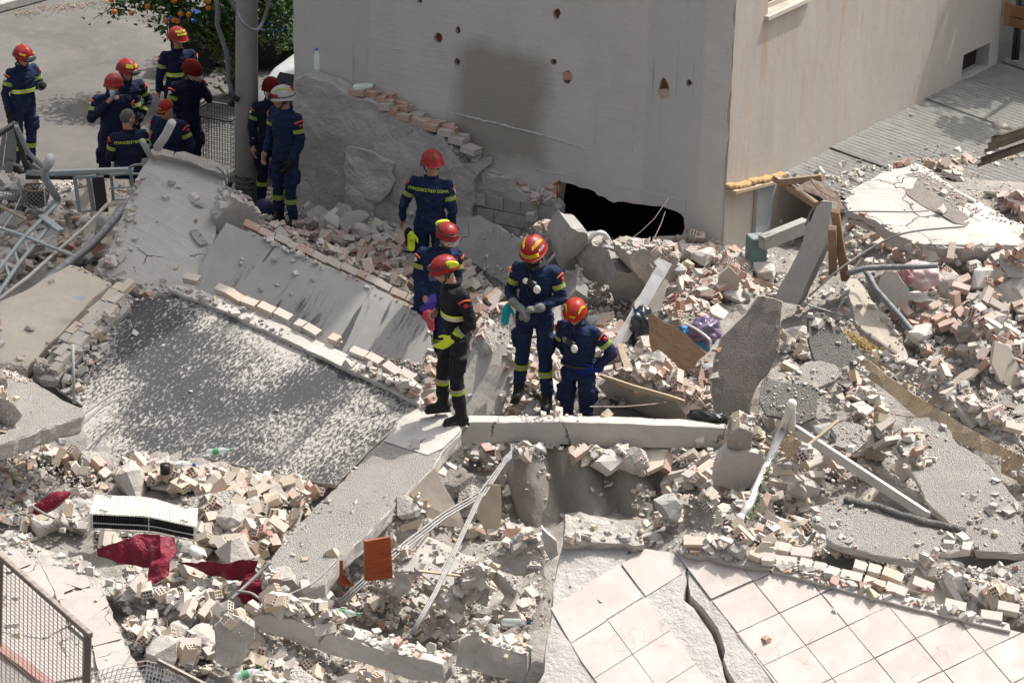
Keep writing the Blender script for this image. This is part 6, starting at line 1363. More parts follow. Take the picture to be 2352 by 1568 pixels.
def gridpatch():
    o = []; bm = bmesh.new(); pl = plane3((10, 500, 1.25), (80, 470, 1.25), (0, 560, 1.15))
    for k in range(9): a = T1(1, -20+k*22, 1560); b = T1(1, 30+k*20, 1290); add_tube(bm, [PP(*a, pl), PP(*b, pl)], .004, 3)
    for k in range(9): y = 1290+k*32; add_tube(bm, [PP(*T1(1, -20, y), pl), PP(*T1(1, 190-k*14, y+30), pl)], .004, 3)
    tag(link('wire_mesh', bmd('wire_mesh', bm, METAL_D)), 'patch of dark reinforcing mesh on the cream slab at the left edge', 'wire mesh')
gridpatch()
# ---------------- black panel accessories
tubeo('thin_rod', [wt(4, 497, 800, 1.95), wt(4, 507, 1200, 1.35)], .016, METAL_G, 'upright thin grey rod in front of the black dusty panel', 'rod')
wire('bent_rebar', [wt(4, 880, 1095, 1.55), wt(4, 760, 1140, 1.6), wt(4, 600, 1250, 1.75), wt(4, 540, 1290, 1.8)], .014, STEEL, 'upper of two steel bars poking out of the thick grey slab', 'rebar')
wire('bent_rebar', [wt(4, 820, 1160, 1.5), wt(4, 700, 1220, 1.6), wt(4, 560, 1340, 1.7), wt(4, 480, 1390, 1.75)], .014, STEEL, 'lower of two steel bars poking out of the thick grey slab', 'rebar')
bm = bmesh.new(); pl = plane3((172, 693, 1.9), (198, 690, 1.9), (185, 676, 1.93)); q = T(4, (470, 475), (590, 462), (560, 505), (520, 505)); f_ = bm.faces.new([bm.verts.new(PP(*p, pl)+Vector((0, 0, random.uniform(0, .02)))) for p in q]); bmesh.ops.solidify(bm, geom=[f_], thickness=.003)
tag(link('paper_sheet', bmd('paper_sheet', bm, WHITEP)), 'white sheet of paper on the beige slab above a cream brick', 'paper')
# ---------------- radiator
def radiator():
    o = empty('radiator', P(330, 1200, 1.45), label='white bent panel radiator lying on the cream bricks', cat='radiator'); o0 = o.location
    plr = plane3((208, 1190, 1.35), (460, 1210, 1.35), (330, 1140, 1.42))
    top = T(7, (648, 268), (800, 278), (950, 280), (1060, 298), (1200, 340), (1355, 362)); bot = T(7, (612, 398), (800, 408), (975, 415), (1060, 428), (1200, 460), (1345, 490)); low = T(7, (615, 510), (800, 520), (975, 528), (1060, 535), (1200, 565), (1335, 592))
    plf_ = plane3((208, 1235, 1.1), (460, 1255, 1.1), (330, 1190, 1.38))
    T3 = [PP(*q, plr)-o0 for q in top]; B3 = [PP(*q, plr)-o0 for q in bot]
    dwn = Vector((0, -.03, -.24)); L3 = [P(*q, 1.12)-o0 for q in low]
    # keep lower edge directly under the bent edge
    L3 = [b+(Vector((0, -.05, -1))*(((bot[i][1]-low[i][1])**2)**.5*kpx*.80)) for i, b in enumerate(B3)]
    bm = bmesh.new(); fin = 30
    def samp(A, t): k = t*(len(A)-1); i = min(int(k), len(A)-2); return A[i].lerp(A[i+1], k-i)
    rows = []
    nn = plr[1]
    for j in range(3):
        row = []
        for i in range(fin*6+1):
            t = i/(fin*6); p = samp(T3, t).lerp(samp(B3, t), j/2); ph = (i % 6)/6; p = p+nn*(.0015 if .2 < ph < .8 else -.0015); row.append(bm.verts.new(p))
        rows.append(row)
    for a, b in zip(rows, rows[1:]):
        for i in range(fin*6): bm.faces.new((a[i], a[i+1], b[i+1], b[i]))
    bmesh.ops.solidify(bm, geom=bm.faces[:], thickness=.006); bmesh.ops.recalc_face_normals(bm, faces=bm.faces)
    link('front_panel', bmd('front_panel', bm, WHITE), o)
    def strip(nm, A, B, t0, t1, s0, s1, mat, th=.008, off=0):
        bm = bmesh.new(); n_ = 14; r0_, r1_ = [], []
        for i in range(n_+1):
            t = t0+(t1-t0)*i/n_; a = samp(A, t).lerp(samp(B, t), s0)+Vector((0, -off, 0)); b = samp(A, t).lerp(samp(B, t), s1)+Vector((0, -off, 0)); r0_.append(bm.verts.new(a)); r1_.append(bm.verts.new(b))
        for i in range(n_): bm.faces.new((r0_[i], r0_[i+1], r1_[i+1], r1_[i]))
        bmesh.ops.solidify(bm, geom=bm.faces[:], thickness=th); link(nm, bmd(nm, bm, mat), o)
    strip('core_shade_sheet', B3, L3, .02, .98, .05, .95, BLACK, off=-.03)  # black sheet standing in for the shade behind the fins
    for s0, s1 in ((0, .06), (.52, .60), (.93, 1.0)): strip('rail', B3, L3, 0, 1, s0, s1, WHITE, off=.004)
    for t0, t1 in ((0, .025), (.49, .51), (.972, 1)): strip('end_rail', B3, L3, t0, t1, 0, 1, WHITE, off=.008)
    for half_ in (0, 1):
        bm = bmesh.new()
        for i in range(56):
            t = (i+.5)/56
            a = samp(B3, t).lerp(samp(L3, t), .08+.52*half_); b = samp(B3, t).lerp(samp(L3, t), .50+.42*half_); m_ = a.lerp(b, .5)+Vector((.012, -.012, 0)); add_tube(bm, [a+Vector((0, .01, 0)), m_, b+Vector((0, .01, 0))], .0035, 3, cap=False)
        link('convector_fins', bmd('convector_fins', bm, METAL_D), o)
    for t, s_ in ((.12, .1), (.1, .88), (.88, .1), (.88, .88)):
        c = samp(T3, t).lerp(samp(B3, t), s_)+nn*.012; bm = bmesh.new(); add_tube(bm, [c-Vector((.04, 0, 0)), c+Vector((-.02, .01, .005)), c+Vector((.02, -.01, -.004)), c+Vector((.04, 0, 0))], .005, 5); link('hanger_bracket', bmd('hanger_bracket', bm, METAL_D), o)
radiator()
# ---------------- cloth
def cloth(name, pts, pl, label, cat, mat=MAROON, amp=.07, th=.015, fold=(5, 2), rise=.12):
    o = slab(name, pts, pl, th, mat, jag=.006, disp=0, seg=.05, smooth=True, solid=False)
    me = o.data; bm = bmesh.new(); bm.from_mesh(me)
    bmesh.ops.subdivide_edges(bm, edges=[e for e in bm.edges if e.calc_length() > .06], cuts=1); bmesh.ops.triangulate(bm, faces=bm.faces)
    xs = [v.co.x for v in bm.verts]; ys = [v.co.y for v in bm.verts]; cx, cy = (min(xs)+max(xs))/2, (min(ys)+max(ys))/2; wx, wy = (max(xs)-min(xs))/2, (max(ys)-min(ys))/2
    for v in bm.verts:
        k = max(0, 1-((v.co.x-cx)/wx)**2*.8-((v.co.y-cy)/wy)**2*.8)
        v.co.z += rise*k+amp*noise.noise(Vector((v.co.x*fold[1], v.co.y*fold[0], 3)))*(.4+k)+amp*.4*noise.noise(Vector((v.co.x*fold[1]*3, v.co.y*fold[0]*3, 7)))
    bm.to_mesh(me); bm.free(); me.polygons.foreach_set('use_smooth', [True]*len(me.polygons)); me.update()
    return tag(o, label, cat)
cloth('maroon_cushion', T(7, (215, 390), (240, 340), (310, 280), (370, 240), (440, 235), (482, 255), (470, 285), (420, 330), (330, 395), (240, 400)), plane3((80, 1170, 1.28), (160, 1150, 1.28), (120, 1130, 1.42)), 'dusty maroon cushion corner left of the radiator', 'cushion', rise=.1)
cloth('maroon_sheet', T(7, (665, 640), (800, 600), (950, 540), (1090, 545), (1110, 640), (1100, 730), (1060, 770), (950, 750), (850, 730), (740, 700), (670, 690)), plane3((225, 1300, 1.05), (400, 1320, 1.05), (360, 1240, 1.35)), 'maroon sheet stretched beneath the radiator', 'sheet', rise=.08, fold=(3, 6))
cloth('maroon_sheet', T(7, (1095, 560), (1190, 565), (1205, 640), (1190, 700), (1160, 760), (1150, 830), (1060, 875), (1020, 870), (1015, 800), (1050, 720), (1105, 715)), plane3((345, 1330, 1.2), (400, 1330, 1.2), (385, 1240, 1.45)), 'twisted maroon sheet hanging down from the radiator corner', 'sheet', rise=.06, fold=(2, 12))
cloth('maroon_sheet', T(7, (1220, 730), (1300, 740), (1380, 720), (1500, 720), (1640, 715), (1760, 725), (1740, 790), (1700, 810), (1740, 840), (1640, 850), (1530, 830), (1440, 820), (1300, 760)), plane3((425, 1300, 1.2), (590, 1320, 1.2), (520, 1285, 1.32)), 'maroon sheet half buried in bricks right of the radiator', 'sheet', rise=.06, fold=(4, 8))
cloth('maroon_sheet', T(7, (1690, 820), (1760, 800), (1815, 860), (1800, 940), (1740, 1050), (1690, 1020), (1600, 980), (1640, 900)), plane3((555, 1380, 1.0), (600, 1380, 1.0), (585, 1310, 1.3)), 'maroon cloth under the lower end of the diagonal slab', 'sheet', rise=.05, fold=(5, 8))
# ---------------- wood and boards
def board(name, pts, pl, th, mat, label, cat, **k): return slab(name, pts, pl, th, mat, jag=k.pop('jag', .0), disp=0, label=label, cat=cat, solid=False, **k)
board('veneered_door', T(8, (172, 590), (345, 562), (360, 840), (178, 860)), plane3((838, 1340, 1.35), (900, 1330, 1.35), (870, 1240, 1.75)), .07, WOOD_RED, 'small red brown veneered cupboard door standing in the pale rubble', 'cupboard door')
board('cupboard_surround', T(8, (0, 720), (15, 720), (20, 880), (90, 885), (90, 895), (0, 890)), plane3((780, 1350, 1.25), (812, 1350, 1.25), (785, 1290, 1.5)), .03, WOOD_RED, 'red brown cupboard frame edge left of the cupboard door', 'cupboard frame')
board('veneered_scrap', T(8, (1100, 610), (1130, 505), (1238, 500), (1215, 600)), plane3((1155, 1250, 1.2), (1190, 1250, 1.2), (1180, 1215, 1.32)), .03, flat('brown_laminate', (.27, .12, .075), .5, dust=.4), 'small reddish brown board scrap in the pale rubble', 'board')
board('white_fascia_board', T(5, (2195, 215), (2268, 248), (1965, 770), (1925, 790), (1830, 850), (1895, 740)), plane3((1400, 800, 1.35), (1470, 790, 1.35), (1530, 600, 2.15)), .04, ALU, 'long white board propped up in the middle of the reddish heap', 'board')
board('ribbed_cream_board', T(5, (2225, 350), (2245, 365), (2190, 560), (2110, 585), (2090, 550), (2180, 420)), plane3((1470, 780, 1.3), (1520, 770, 1.3), (1530, 680, 1.7)), .03, flat('cream_ribbed', (.44, .40, .34), .6, dust=.3), 'ribbed cream board leaning behind the long white board', 'board')
ply = board('rotten_plywood', T(5, (2105, 590), (2130, 583), (2210, 640), (2300, 690), (2352, 720))+T(6, (60, 750), (120, 800), (180, 860), (120, 900), (90, 960), (0, 960))+T(5, (2300, 940), (2200, 890), (2140, 850), (2115, 780), (2120, 700)), plane3((1500, 830, 1.35), (1620, 850, 1.35), (1560, 740, 1.8)), .04, wood('rotten_ply', (.36, .24, .15), (.24, .14, .08), sc=(2, 9, 9), dust=.35), 'rotten brown plywood sheet with splintered edge in the reddish heap', 'plywood sheet', jag=.012)
board('wood_plank', T(5, (1895, 785), (1935, 800), (2035, 1040), (2030, 1065), (1980, 1040), (1930, 900)), plane3((1420, 860, 1.4), (1470, 870, 1.35), (1445, 800, 1.6)), .03, WOOD_PALE, 'pale plank leaning left of the rotten plywood', 'plank', jag=.004)
board('wood_plank', T(5, (1760, 1010), (1790, 1010), (2000, 1080), (2250, 1150), (2352, 1185), (2352, 1200), (2200, 1160), (1950, 1090)), plane3((1370, 900, 1.5), (1560, 960, 1.35), (1460, 915, 1.5)), .05, WOOD_PALE, 'long thin plank over the flat grey slab behind the fallen beam', 'plank')
board('wood_plank', T(6, (315, 245), (350, 250), (500, 340), (680, 400), (670, 430), (520, 380), (340, 280)), plane3((1690, 610, 1.35), (1830, 680, 1.2), (1700, 600, 1.4)), .05, WOOD_OLD, 'weathered beam lying at the sunlit house corner', 'plank', jag=.006)
board('torn_board', T(6, (300, 260), (330, 255), (360, 330), (350, 400), (290, 380)), plane3((1668, 650, 1.2), (1690, 650, 1.2), (1680, 610, 1.4)), .04, OCHRE, 'torn ochre board against the house corner', 'board', jag=.008)
for i, (a, b, lab) in enumerate((((1040, 0, 2.95), (1045, 310, 1.9), 'dark brown upright timber beside the leaning post'), ((1060, -120, 3.1), (1130, 350, 1.85), 'slanting brown timber crossing the upright one'))):
    bm = bmesh.new(); add_bar(bm, P(*T1(6, a[0], a[1]), a[2]), P(*T1(6, b[0], b[1]), b[2]), .09, .06, bev=.006); tag(link('brown_timber', bmd('brown_timber', bm, WOOD_OLD)), lab, 'timber')
RUSTB = flat('rusty_sheet', (.13, .08, .055), .8, dust=.3, bump=.4)
for i, (q, z, lab) in enumerate((((( 800, 1285), (900, 1230), (1100, 1380), (1130, 1430), (1060, 1440), (960, 1340), (790, 1290)), 2.75, 'curled rusty sheet at the torn end of the corrugated roof'), (((890, 1215), (980, 1260), (1100, 1350), (1080, 1370), (940, 1290)), 2.85, 'narrow rusty strip above the curled rusty sheet'))):
    p0 = T1(3, *q[0]); board('rusty_sheet', T(3, *q), plane3((p0[0], p0[1]+20, z), (p0[0]+110, p0[1]+50, z-.2), (p0[0]+40, p0[1]-20, z+.1)), .02, RUSTB, lab, 'metal sheet', jag=.006)
for i, (a, b) in enumerate((((650, 1215), (930, 1400)), ((690, 1245), (980, 1215)))):
    bm = bmesh.new(); add_bar(bm, P(*T1(3, *a), 2.55), P(*T1(3, *b), 2.45+.3*i), .07, .07); tag(link('roof_batten', bmd('roof_batten', bm, WOOD_OLD)), ['brown batten along the torn roof edge by the house corner', 'thin batten lying on the torn roof edge'][i], 'batten')
# under the lean-to: green door edge and pale reveal
bm = bmesh.new(); a = P(*T1(6, 515, 330), 1.15); add_box(bm, Matrix.Translation(a+Vector((0, .1, .22))) @ Matrix.Rotation(R(20), 4, 'Z'), .20, .2, .5, 0, .01)
tag(link('green_pillar', bmd('green_pillar', bm, flat('worn_green_paint', (.16, .235, .225), .7, dust=.3, bump=.4, var=.4))), 'worn green painted pillar under the lean-to roof', 'pillar')
bm = bmesh.new(); add_bar(bm, P(*T1(6, 560, 100), 1.62), P(*T1(6, 860, -20), 1.70), .12, .16); tag(link('low_beam', bmd('low_beam', bm, CONC_GREY)), 'grey beam running back from the green pillar into the dark', 'beam')
bm = bmesh.new(); add_box(bm, frame(dR, nR, wrp) if 0 else frame(dR, nR, (PP(*T1(3, 545, 1480), plR)+nR*.03)), .36, .85, .05); tag(link('pale_door_panel', bmd('pale_door_panel', bm, flat('pale_grey_door', (.36, .38, .40), .6, dust=.2))), 'pale grey door panel beneath the torn foam ledge', 'door panel')
# broken brown corrugated sheets at the upper right
ud = (P(2400, 330, 2.9)-P(2240, 385, 2.75)).normalized(); vd = (P(2270, 330, 3.2)-P(2240, 385, 2.75)).normalized(); nn_ = ud.cross(vd).normalized(); nn_ = nn_ if nn_.z > 0 else -nn_
FIBRE = flat('weathered_fibre_sheet', (.27, .235, .19), .9, bump=.5, bs=40, var=.3)
for k, (px_, py_, z_, L_, W_, lab) in enumerate(((2262, 352, 2.9, 1.6, .45, 'upper weathered corrugated sheet at the right edge'), (2245, 385, 2.7, 1.6, .3, 'lower broken corrugated sheet at the right edge'))):
    o = link('corrugated_sheet', corr('corrugated_sheet', 0, W_*1.0, 0, L_, 0, FIBRE, None, Vector(), vd, ud, nn_, pitch=.17, amp=.03)); o.location = P(px_, py_, z_); tag(o, lab, 'roofing sheet'); SOLIDS.append(o)
# ---------------- metal rails (white L), conduits
bm = bmesh.new(); add_bar(bm, P(*T1(6, 780, 1370), 2.0), P(*T1(9, 1690, 415), 1.75), .10, .06, bev=.006)
add_bar(bm, P(*T1(6, 780, 1370), 2.03)+Vector((0, 0, .02)), P(*T1(9, 1690, 415), 1.79)+Vector((0, 0, .02)), .03, .05)
tag(link('white_rail', bmd('white_rail', bm, flat('dull_aluminium', (.52, .52, .50), .45, .2, dust=.3))), 'long grey white rail lying diagonally across the granular pieces', 'rail')
rr = empty('white_tubular_stand', P(*T1(6, 765, 1200), 2.5), label='white tubular frame with rounded tips standing among the granular pieces', cat='tube stand')
for pts in ([(765, 1200, 2.5), (765, 1380, 2.02)], [(760, 1210, 2.48), (700, 1370, 2.05)]):
    bm = bmesh.new(); add_tube(bm, [P(*T1(6, x, y), z)-rr.location for x, y, z in pts], .038, 10); link('tube', bmd('tube', bm, ALU), rr)
bm = bmesh.new(); add_tube(bm, [P(*T1(6, 700, 1370), 2.05)-rr.location, P(*T1(9, 600, 60), 1.95)-rr.location, P(*T1(9, 470, 345), 1.75)-rr.location, P(*T1(9, 415, 430), 1.68)-rr.location], .04, 10); link('tube', bmd('tube', bm, ALU), rr)
bm = bmesh.new(); link('end_cap', bmd('end_cap', (lambda b_: (bmesh.ops.create_icosphere(b_, subdivisions=2, radius=.05), b_)[1])(bmesh.new()), WHITE, True), rr); bmesh.ops.create_icosphere(bm, subdivisions=2, radius=.05, matrix=Matrix.Translation(P(*T1(9, 415, 430), 1.70)-rr.location)); link('end_cap', bmd('end_cap', bm, WHITE, True), rr)
def conduits(o0, specs, label, cat='conduit bundle', mat=STEEL):
    o = empty('conduit_bundle', o0, label=label, cat=cat)
    for pts in specs:
        bm = bmesh.new(); add_tube(bm, [P(*p)-o.location for p in pts], .011, 6); link('conduit', bmd('conduit', bm, mat), o)
s8 = lambda x, y, z: (*T1(8, x, y), z)
conduits(P(*s8(1080, 80, 1.5)), [[s8(1100+d, 60, 1.5), s8(960+d, 250+d, 1.45), s8(700+d, 400+d, 1.42), s8(450+d, 590+d*1.2, 1.38), s8(360+d, 660+d, 1.36), s8(150+d, 850+d, 1.2), s8(-10+d, 1000+d, 1.1)] for d in (0, 14, 26)], 'grey conduits running from the pit down left past the cupboard door')
conduits(P(*s8(960, 260, 1.5)), [[s8(955+d, 262, 1.5), s8(840+d, 510, 1.45), s8(720+d, 770, 1.45), s8(640+d, 940, 1.4), s8(560+d, 1080, 1.3), s8(480+d, 1220, 1.2)] for d in (0, 13, 24)], 'grey conduits fanning straight down the middle of the pale rubble')
conduits(P(*T1(5, 1330, 1180), 1.5), [[(*T1(5, 1330+d, 1180), 1.4), (*T1(5, 1240+d, 1300), 1.35), (*T1(5, 1190+d, 1480), 1.3), s8(1150-d, 20, 1.35), s8(1060+d*.5, 130, 1.4), s8(950+d, 270, 1.42)] for d in (-20, -5, 10, 25)], 'dark cable bundle passing under the fallen beam into the pit', mat=PIPE)
s6 = lambda x, y, z: (*T1(6, x, y), z)
tubeo('black_pipe', [s6(1140, 315, 2.5), s6(1260, 275, 2.55), s6(1400, 268, 2.6), s6(1600, 265, 2.65), s6(1760, 255, 2.7)], .032, PIPE, 'black pipe lying level across the right reddish heap', 'pipe')
tubeo('black_pipe', [s6(1270, 290, 2.5), s6(1340, 420, 2.35), s6(1500, 600, 2.1), s6(1620, 740, 1.95), s6(1730, 840, 1.85)], .034, PIPE, 'thick black pipe descending beside the sloping cream panel', 'pipe')
wire('bent_rebar', [s6(0+1950, -10, 3.0), s6(1560, 30, 2.9), s6(1320, 130, 2.7), s6(1080, 290, 2.5), s6(880, 470, 2.2)], .011, STEEL, 'thin steel bar spanning from the white slab to the leaning post', 'rebar')
wire('bent_rebar', [s6(1140, 470, 2.2), s6(1090, 540, 2.1), s6(1065, 610, 2.0)], .012, STEEL, 'short curved steel bar in the dark gap by the sloping panel', 'rebar')
wire('bent_rebar', [s6(880, 530, 2.1), s6(1050, 580, 2.0), s6(1200, 650, 1.95), s6(1320, 710, 1.9)], .010, STEEL, 'steel bar sagging over the dark gap by the pointed fragment', 'rebar')
s3_ = lambda x, y, z: (*T1(3, x, y), z)
wire('bent_rebar', [s3_(860, 1540, 2.4), s3_(900, 1440, 2.7), s3_(960, 1385, 2.9), s3_(1000, 1378, 2.9)], .012, STEEL, 'steel loop round the top of the leaning post', 'rebar')
wire('bent_rebar', [s3_(1060, 1450, 2.9), s3_(1300, 1445, 3.0), s3_(1560, 1448, 3.0), s3_(1700, 1440, 3.0)], .009, STEEL, 'thin wire lying along the big white slab', 'rebar')
s5 = lambda x, y, z: (*T1(5, x, y), z)
wire('curved_hose', [s5(1610, 340, 1.2), s5(1640, 220, 1.5), s5(1690, 110, 1.85), s5(1730, 50, 2.0), s5(1790, 32, 2.05), s5(1830, 70, 1.9)], .03, ALU, 'pale curved hose rising in front of the black hole', 'hose')
tubeo('thin_rod', [s5(1400, 260, 1.5), s5(1500, 140, 1.8)], .018, ALU, 'pale straight rod behind the yellow crested helmet', 'rod')
for k in range(4):
    a = [s5(1620+random.uniform(-40, 60), 400+random.uniform(-40, 40), 1.3) for _ in range(5)]; wire('loose_wire', a, .006, ALU, ['tangled thin wire below the curved hose, leftmost strand', 'tangled thin wire below the curved hose, second strand', 'tangled thin wire below the curved hose, third strand', 'tangled thin wire below the curved hose, last strand'][k], 'wire')
s7 = lambda x, y, z: (*T1(7, x, y), z)
wire('bent_rebar', [s7(1850, 730, 1.5), s7(1760, 820, 1.4), s7(1640, 930, 1.3), s7(1580, 985, 1.25)], .018, STEEL, 'straight steel bar at the lower end of the diagonal slab', 'rebar')
wire('bent_rebar', [s7(1620, 930, 1.35), s7(1720, 945, 1.35), s7(1800, 1010, 1.3), s7(1885, 1110, 1.25)], .014, STEEL, 'curved steel bar arching over the lower beam end', 'rebar')
wire('bent_rebar', [s7(1770, 1080, 1.35), s7(1960, 960, 1.4), s7(2130, 880, 1.45), s7(2300, 720, 1.5)], .010, STEEL, 'thin steel bar crossing below the diagonal slab', 'rebar')
wire('bent_rebar', [s7(220, 350, 1.35), s7(300, 400, 1.35), s7(370, 430, 1.33)], .014, STEEL, 'bent steel bar in front of the maroon cushion', 'rebar')
wire('bent_rebar', [s5(870, 740, 1.1), s5(910, 660, 1.3), s5(965, 580, 1.5)], .018, WOOD_OLD, 'dusty crooked rod leaning behind the man in black', 'rod')
wire('bent_rebar', [s5(895, 830, 1.4), s5(900, 770, 1.6), s5(940, 755, 1.65), s5(945, 800, 1.5)], .014, ALU, 'white wire loop on top of the pale broken block', 'wire')
wire('bent_rebar', [s5(870, 1355, 1.65), s5(800, 1440, 1.5), s5(720, 1540, 1.4)], .018, STEEL, 'bundle end of steel bars under the black boots', 'rebar')
# ---------------- bags, cloth, small plastic things
def blobo(name, x, y, z, dims, mat, label, cat, seed=0, amp=.25, rot=0):
    bm = bmesh.new(); bmesh.ops.create_icosphere(bm, subdivisions=4, radius=.5)
    for v in bm.verts:
        n_ = v.co.normalized(); v.co += n_*amp*(noise.noise(n_*2.2+Vector((seed, 0, 0)))+.5*noise.noise(n_*6+Vector((seed, 3, 0)))); v.co.x *= dims[0]; v.co.y *= dims[1]; v.co.z *= dims[2]
    o = link(name, bmd(name, bm, mat, True)); o.location = P(x, y, z); o.rotation_euler = (0, 0, rot); return tag(o, label, cat)
blobo('plastic_bag', *T1(6, 90, 750), 1.5, (.42, .3, .3), LBLUE, 'crumpled blue plastic bag on the reddish heap', 'plastic bag', 1)
blobo('plastic_bag', *T1(6, 170, 700), 1.65, (.34, .25, .25), flat('lilac_bag', (.20, .15, .24), .3, spec=.6, var=.4), 'lilac and red bag on top of the blue one', 'plastic bag', 2)
blobo('plastic_bag', *T1(5, 2050, 680), 1.5, (.3, .25, .45), flat('black_bag', (.03, .04, .055), .25, spec=.6), 'shiny black rubbish bag behind the rotten plywood', 'plastic bag', 3)
wire('bent_white_tube', [s6(30, 650, 1.75), s6(110, 690, 1.75), s6(200, 760, 1.7), s6(210, 810, 1.6)], .014, ALU, 'bent white tube across the blue plastic bag', 'tube')
blobo('pink_toy', *T1(6, 1545, 320), 2.45, (.16, .14, .2), PINK, 'pink cloth bundle under the black level pipe', 'cloth bundle', 4)
blobo('pillow', *T1(6, 1640, 330), 2.4, (.45, .3, .3), flat('pale_pink_cloth', (.58, .46, .46), .9, bump=.6, bs=20), 'pale pink pillow right of the pink bundle', 'pillow', 5, .15)
blobo('purple_cloth', *T1(6, 2290, 430), 2.1, (.5, .3, .3), flat('lilac_cloth', (.40, .33, .37), .9, bump=1, bs=20), 'dusty lilac cloth at the right edge', 'cloth', 6)
blobo('teal_scrap', *T1(6, 1555, 400), 2.3, (.09, .07, .09), TEAL, 'tiny teal scrap under the pink bundle', 'scrap', 7)
blobo('white_dish', *T1(6, 1650, 470), 2.15, (.36, .26, .08), WHITE, 'broken white dish on the right reddish heap', 'dish', 8, .1)
blobo('pink_scrap', *T1(9, 1675, 908), 1.72, (.16, .12, .05), PINK, 'bright pink scrap on the lower right granular plate', 'scrap', 9)
blobo('black_shoe', *T1(6, 190, 1285), 1.55, (.42, .16, .12), BLACKP, 'shiny black shoe at the foot of the tall dark slab', 'shoe', 10, .15, R(-15))
bm = bmesh.new(); bmesh.ops.create_uvsphere(bm, u_segments=16, v_segments=8, radius=.09, matrix=Matrix.Diagonal((1, 1, .45, 1)))
o = link('glass_bowl', bmd('glass_bowl', bm, flat('grey_glass', (.35, .37, .37), .1, spec=.8), True)); o.location = P(*T1(6, 205, 950), 1.5); tag(o, 'small upturned glass bowl below the rotten plywood', 'bowl')
def bottle(x, y, z, rz, label, capc=GREENP, lab=True, L_=.26, tilt=80):
    o = empty('plastic_bottle', P(x, y, z), label=label, cat='bottle'); o.rotation_euler = (R(tilt), 0, rz)
    bm = bmesh.new(); add_tube(bm, [(0, 0, 0), (0, 0, .02), (0, 0, .17), (0, 0, .22), (0, 0, .235), (0, 0, .25)], [.028, .036, .036, .016, .013, .013], 14); link('body', bmd('body', bm, PET), o)
    bm = bmesh.new(); add_tube(bm, [(0, 0, .245), (0, 0, .27)], .017, 10); link('cap', bmd('cap', bm, capc), o)
    if lab: bm = bmesh.new(); add_tube(bm, [(0, 0, .07), (0, 0, .13)], .0375, 14, cap=False); link('label', bmd('label', bm, capc if capc != BLUEP else WHITEP), o)
bottle(*T1(4, 1410, 1535), 1.2, R(90), 'clear bottle with a green cap at the foot of the black panel')
bottle(*T1(7, 1165, 70), 1.25, R(75), 'clear bottle with a blue cap at the top of the cream brick heap', BLUEP)
bottle(*T1(7, 1600, 1520), 1.25, R(110), 'empty bottle with a green cap near the bottom edge')
bottle(*T1(7, 2290, 1070), 1.3, R(60), 'crushed bottle with a green label right of the concrete lump')
bottle(*T1(1, 2165, 480), 3.1, R(0), 'water bottle with a blue cap standing on the wall stub', BLUEP, False, tilt=0)
bottle(*T1(2, 90, 600), 2.9, R(90), 'water bottle with a green cap lying on the wall stub', GREENP, False)
bottle(*T1(8, 1110, 1140), 1.25, R(70), 'clear bottle in the pale rubble left of the tiled slab', BLUEP, False)
bm = bmesh.new(); add_tube(bm, [(0, 0, 0), (0, 0, .14)], [.045, .05], 16); o = link('paper_cup', bmd('paper_cup', bm, WHITE, True)); o.location = P(*T1(7, 1360, 690), 1.3); o.rotation_euler = (R(35), R(-25), 0); tag(o, 'white patterned paper cup right of the twisted maroon sheet', 'cup')
bm = bmesh.new(); add_tube(bm, [(0, 0, 0), (0, 0, .10)], .05, 16); o = link('black_pot', bmd('black_pot', bm, BLACKP, True)); o.location = P(*T1(7, 1128, 125), 1.22); tag(o, 'small black cylinder at the top of the cream brick heap', 'pot')
# rosemary sprig along the rail
def sprig():
    o = empty('rosemary_sprig', P(*T1(9, 560, 200), 1.9), label='dried green sprig lying along the white tubular frame', cat='sprig'); V_, F2 = [], []
    pts = [P(*T1(9, 640, -20), 2.0), P(*T1(9, 600, 90), 1.95), P(*T1(9, 545, 220), 1.85), P(*T1(9, 520, 320), 1.75), P(*T1(9, 470, 440), 1.7)]
    bm = bmesh.new(); add_tube(bm, [p-o.location for p in pts], .006, 5); link('stem', bmd('stem', bm, WOOD_OLD), o)
    for a, b in zip(pts, pts[1:]):
        for _ in range(110):
            p = a.lerp(b, random.random())-o.location; d = Vector((random.gauss(0, 1), random.gauss(0, 1), random.gauss(0, .6))).normalized()*random.uniform(.04, .09); k = len(V_); s_ = Vector((-d.y, d.x, 0))*.12
            V_ += [p-s_, p+s_, p+d]; F2.append((k, k+1, k+2))
    f_ = link('needles', meshd('needles', V_, F2, flat('grey_green_needles', (.10, .14, .085), .8)), o); f_['kind'] = 'stuff'
    V_, F2 = [], []
    for _ in range(500):
        x, y = random.uniform(1130, 1400), 0; y = 740+(x-1130)*.62+random.gauss(0, 16); p = P(*T1(6, x, y), 2.0-(x-1130)*.0006)+Vector((0, 0, random.uniform(0, .06))); d = Vector((random.gauss(0, 1), random.gauss(0, 1), random.gauss(0, .7))).normalized()*random.uniform(.05, .14); s_ = Vector((-d.y, d.x, 0)).normalized()*.006; k = len(V_); V_ += [p-s_, p+s_, p+d]; F2.append((k, k+1, k+2))
    tag(link('dry_grass', meshd('dry_grass', V_, F2, flat('straw', (.32, .22, .09), .9))), 'dry straw tufts spilling beside the pointed granular fragment', 'straw', kind='stuff')
sprig()
